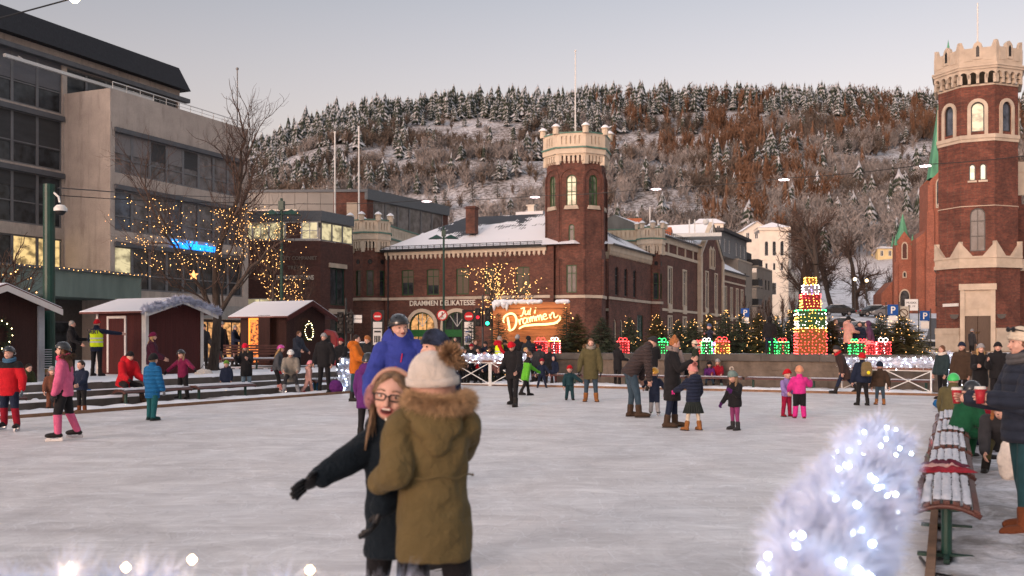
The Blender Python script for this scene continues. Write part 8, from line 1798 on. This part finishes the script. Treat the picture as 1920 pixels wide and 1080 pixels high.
t = thing('aerial_mast', 'thin mast behind the left office roof edge', 'mast', (WX(445,75), 75, 0)); mb = MB(); mb.tube([(0,0,0),(0,0,WZ(130,75))], .05, 6); mb.ball((0,0,WZ(129,75)), .12, 6, 4); mb.build('mast', pm('mast_grey', (.2,.2,.2), .6), t)
# cable with star lamps across the square
CB = [(95,48,365),(450,60,380),(560,62,382),(800,62,375),(1003,60,367),(1230,58,352),(1470,55,334),(1735,50,308),(1990,46,282)]
t = thing('overhead_cable', 'thin cable with flat pale star lamps strung across the square', 'cable', (0,0,0)); mb = MB(); pts = []
for i in range(len(CB)-1):
    a, b = [Vector((WX(p,Y),Y,WZ(q,Y))) for p,Y,q in CB[i:i+2]]
    for k in range(8): u = k/8; pts.append(a.lerp(b,u)-Vector((0,0,.25*4*u*(1-u)*.4)))
mb.tube(pts, .022, 5); mb.build('wire', BLACK, t)
STL = em('star_lamp', (1.0,.78,.80), 1.2)
for p,Y,q in CB[3:8]+[(140,24,-4)]:
    c = Vector((WX(p,Y),Y,WZ(q,Y))) ; l = thing('hanging_star_lamp', {800:'flat star lamp on the cable above the hall roof',1003:'flat star lamp on the cable left of the hall tower',1230:'flat star lamp on the cable above the corner turret',1470:'flat star lamp on the cable before the rust larches',1735:'flat star lamp on the cable left of the brick tower',140:'bright warm lamp hanging at the top left of the picture'}[p], 'lamp', c, 0, 'flat lamps hung on the cable' if p != 140 else None)
    mb = MB(); s = .30 if p != 140 else .2; st_ = [(math.cos(2*PI*k/12)*s*(1 if k % 2 == 0 else .55), math.sin(2*PI*k/12)*s*(1 if k % 2 == 0 else .55)) for k in range(12)]; mb.prism(st_, -.12, -.06) if p != 140 else mb.ball((0,0,0), .12, 10, 8); mb.build('light', STL if p != 140 else em('street_bulb', (1,.62,.3), 40), l); mb = MB(); mb.tube([(0,0,-.06),(0,0,.05 if p != 140 else .4)], .01, 4); mb.build('hanger', BLACK, l)
mb = MB(); mb.tube([(WX(-30,24),24,WZ(42,24)),(WX(60,24),24,WZ(18,24)),(WX(200,24),24,WZ(-20,24))], .02, 5); tag(mb.build('cable', BLACK), 'thin cable crossing the sky at the top left corner', 'cable')
mb = MB(); mb.tube([(WX(108,26.5),26.5,WZ(352,26.5)),(WX(270,45),45,WZ(364,45)),(WX(470,62),62,WZ(372,62))], .018, 5); tag(mb.build('cable', BLACK), 'thin cable from the camera pole past the office windows', 'cable')
# string of lights along the left canopy and behind the huts
ps = []
for i in range(70): u = i/70; x, y = -20+22*u, -1.4; ps.append(tuple((Matrix.Translation(OB.location) @ Matrix.Rotation(OB.rotation_euler.z,4,'Z')) @ Vector((x,y,5.5-.12*abs(math.sin(i*.7))))))
t = thing('light_chain', 'chain of small warm lights along the green grey canopy edge of the left office', 'lights', OB.location); o_ = bulbs('light_string', [tuple(Vector(p)-OB.location) for p in ps], .022, BULB, t)
# paper star in the big tree
t = thing('paper_star', 'orange glowing star hanging in the tall lit tree', 'star', (WX(363,34.5), 34.5, WZ(516,34.5))); mb = MB(); mb.ext([(math.cos(PI/2+2*PI*k/10)*(.17 if k % 2 == 0 else .07), math.sin(PI/2+2*PI*k/10)*(.17 if k % 2 == 0 else .07)) for k in range(10)], -.03, .03); mb.build('star', em('paper_star_glow', (1,.33,.10), 1.3), t); mb = MB(); mb.tube([(0,0,.15),(0,0,.7)], .006, 4); mb.build('cord', BLACK, t)
# ------------------------------------------------------------------ cars
def car(label, px, Y, an, paint, L=4.4, group='cars parked behind the square', dz=0):
    x = WX(px,Y); t = thing('parked_car', label, 'car', (x, Y, T(x,Y)+dz), R(an), group); h = .72; W2 = .86
    pr = [(-L/2,.30),(-L/2,.66),(-L/2+.18,.86),(-L*.27,.96),(-L*.14,1.40),(L*.16,1.45),(L*.36,1.02),(L/2-.10,.90),(L/2,.62),(L/2,.30)]
    mb = MB(); mb.ext([(a,b) for a,b in pr], -W2, W2); mb.build('body', paint, t, bevel=.07)
    mb = MB(); mb.ext([(-L*.245,.98),(-L*.135,1.345),(L*.155,1.39),(L*.32,1.02)], -W2-.006, W2+.006); mb.build('side_window', GLASS, t)
    for s, a, b in ((1,(L*.175,1.43),(L*.355,1.04)),(-1,(-L*.155,1.37),(-L*.272,.99))):
        mb = MB(); mb.quad((a[0]+s*.012,-W2*.84,a[1]),(a[0]+s*.012,W2*.84,a[1]),(b[0]+s*.012,W2*.92,b[1]),(b[0]+s*.012,-W2*.92,b[1])); mb.build('windscreen', GLASS, t)
    for sx in (-.31,.31):
        for sy in (-1,1):
            M_ = Matrix.Translation((sx*L, sy*(W2-.08), .32)) @ Matrix.Rotation(R(90),4,'X'); mb = MB().mat4(M_); mb.lathe([(0,-.11),(.32,-.11),(.32,.11),(0,.11)], 14); w_ = mb.build('wheel', BLACK, t); mb = MB().mat4(M_); mb.lathe([(0,-.12),(.19,-.12),(.19,.12),(0,.12)], 10); mb.build('rim', pm('wheel_rim', (.35,.35,.36), .3, metal=.8), w_)
    for sy in (-1,1): mb = MB(); mb.box(L/2-.03,L/2+.012,sy*.62-.16,sy*.62+.16,.62,.76); mb.build('headlight', SWH, t); mb = MB(); mb.box(-L/2-.012,-L/2+.03,sy*.64-.14,sy*.64+.14,.68,.82); mb.build('tail_light', SRED, t)
    mb = MB(); V_ = [(-L*.14,-.7,1.41),(L*.15,-.7,1.46),(L*.15,.7,1.46),(-L*.14,.7,1.41)]; mb.box(-L*.13,L*.14,-.68,.68,1.43,1.50); mb.build('snow_on_roof', SNOW, t, bevel=.03)
cw = pm('car_white', (.50,.50,.50), .25, .03, coat=1); cb = pm('car_black', (.02,.022,.025), .25, .03, coat=1); cg = pm('car_grey', (.12,.125,.135), .25, .03, coat=1); cbl = pm('car_blue', (.02,.04,.08), .25, .03, coat=1)
car('white car parked nose in beside the brick tower', 1764, 74, 100, cw); car('dark car behind the firs, left of the park trees', 1585, 105, 170, cb); car('grey car parked behind the pink coated person', 1612, 100, 8, cg); car('dark car parked on the upper park road, right of the big trunk', 1640, 128, 5, cb); car('grey car near the church steps', 1668, 126, 175, cg); car('black car on the upper park road at the left', 1568, 130, 5, cb)
car('dark car behind the orange jacket before the hall turret', 670, 66, 5, cb); car('grey car behind the man in royal blue', 735, 68, 178, cg); car('snowy blue car behind the firs at the low lit fir', 1250, 64, 5, cbl); car('snowy dark car behind the firs left of the gold and red present', 1300, 66, 0, cg); car('dark car in front of the second arch', 815, 68, 0, cb)
# people far beyond
for px, Y, lab in ((1700,60,'distant pedestrian walking before the church steps'),(770,70,'distant pedestrian in black before the first arch')): P_(lab, px, Y=Y, z=T(WX(px,Y),Y), H=1.7, face=90, jacket=black, eyes=False, legL=(15,2,5), legR=(-15,2,10))
# dark iron fence before the hall
t = thing('iron_fence', 'low black iron fence behind the crowd before the brick hall', 'fence', (WX(630,44), 44, 0)); L_ = WX(905,44)-WX(630,44); mb = MB()
for i in range(int(L_/.14)): mb.box(i*.14,i*.14+.025,-.012,.012,0,1.05)
for z_ in (.12,1.0): mb.box(0,L_,-.02,.02,z_,z_+.04)
mb.build('bars', BLACK, t); mb = MB(); [mb.box(i*1.8-.05,i*1.8+.05,-.05,.05,0,1.15) for i in range(int(L_/1.8)+1)]; mb.build('post', BLACK, t)
mb = MB(); mb.box(0,L_,-.05,.05,1.05,1.09); mb.build('snow_line', SNOW, t)
# church poster stand, planter wall, low wall
t = thing('notice_board', 'white notice board with black text before the church door', 'notice board', (WX(1709,140), 140, T(WX(1709,140),140))); mb = MB(); mb.box(-.95,.95,0,.06,.4,2.0); mb.build('board', SWH, t); mb = MB(); mb.box(-1.0,-.92,.0,.08,0,2.05); mb.box(.92,1.0,0,.08,0,2.05); mb.build('post', DARKM, t)
for i, s_ in enumerate(('MUSIKK','KL 19')): textobj('lettering', s_, .42, BLACK, (0,-.01,1.35-.5*i), (R(90),0,0), t, .005)
run_jobs()
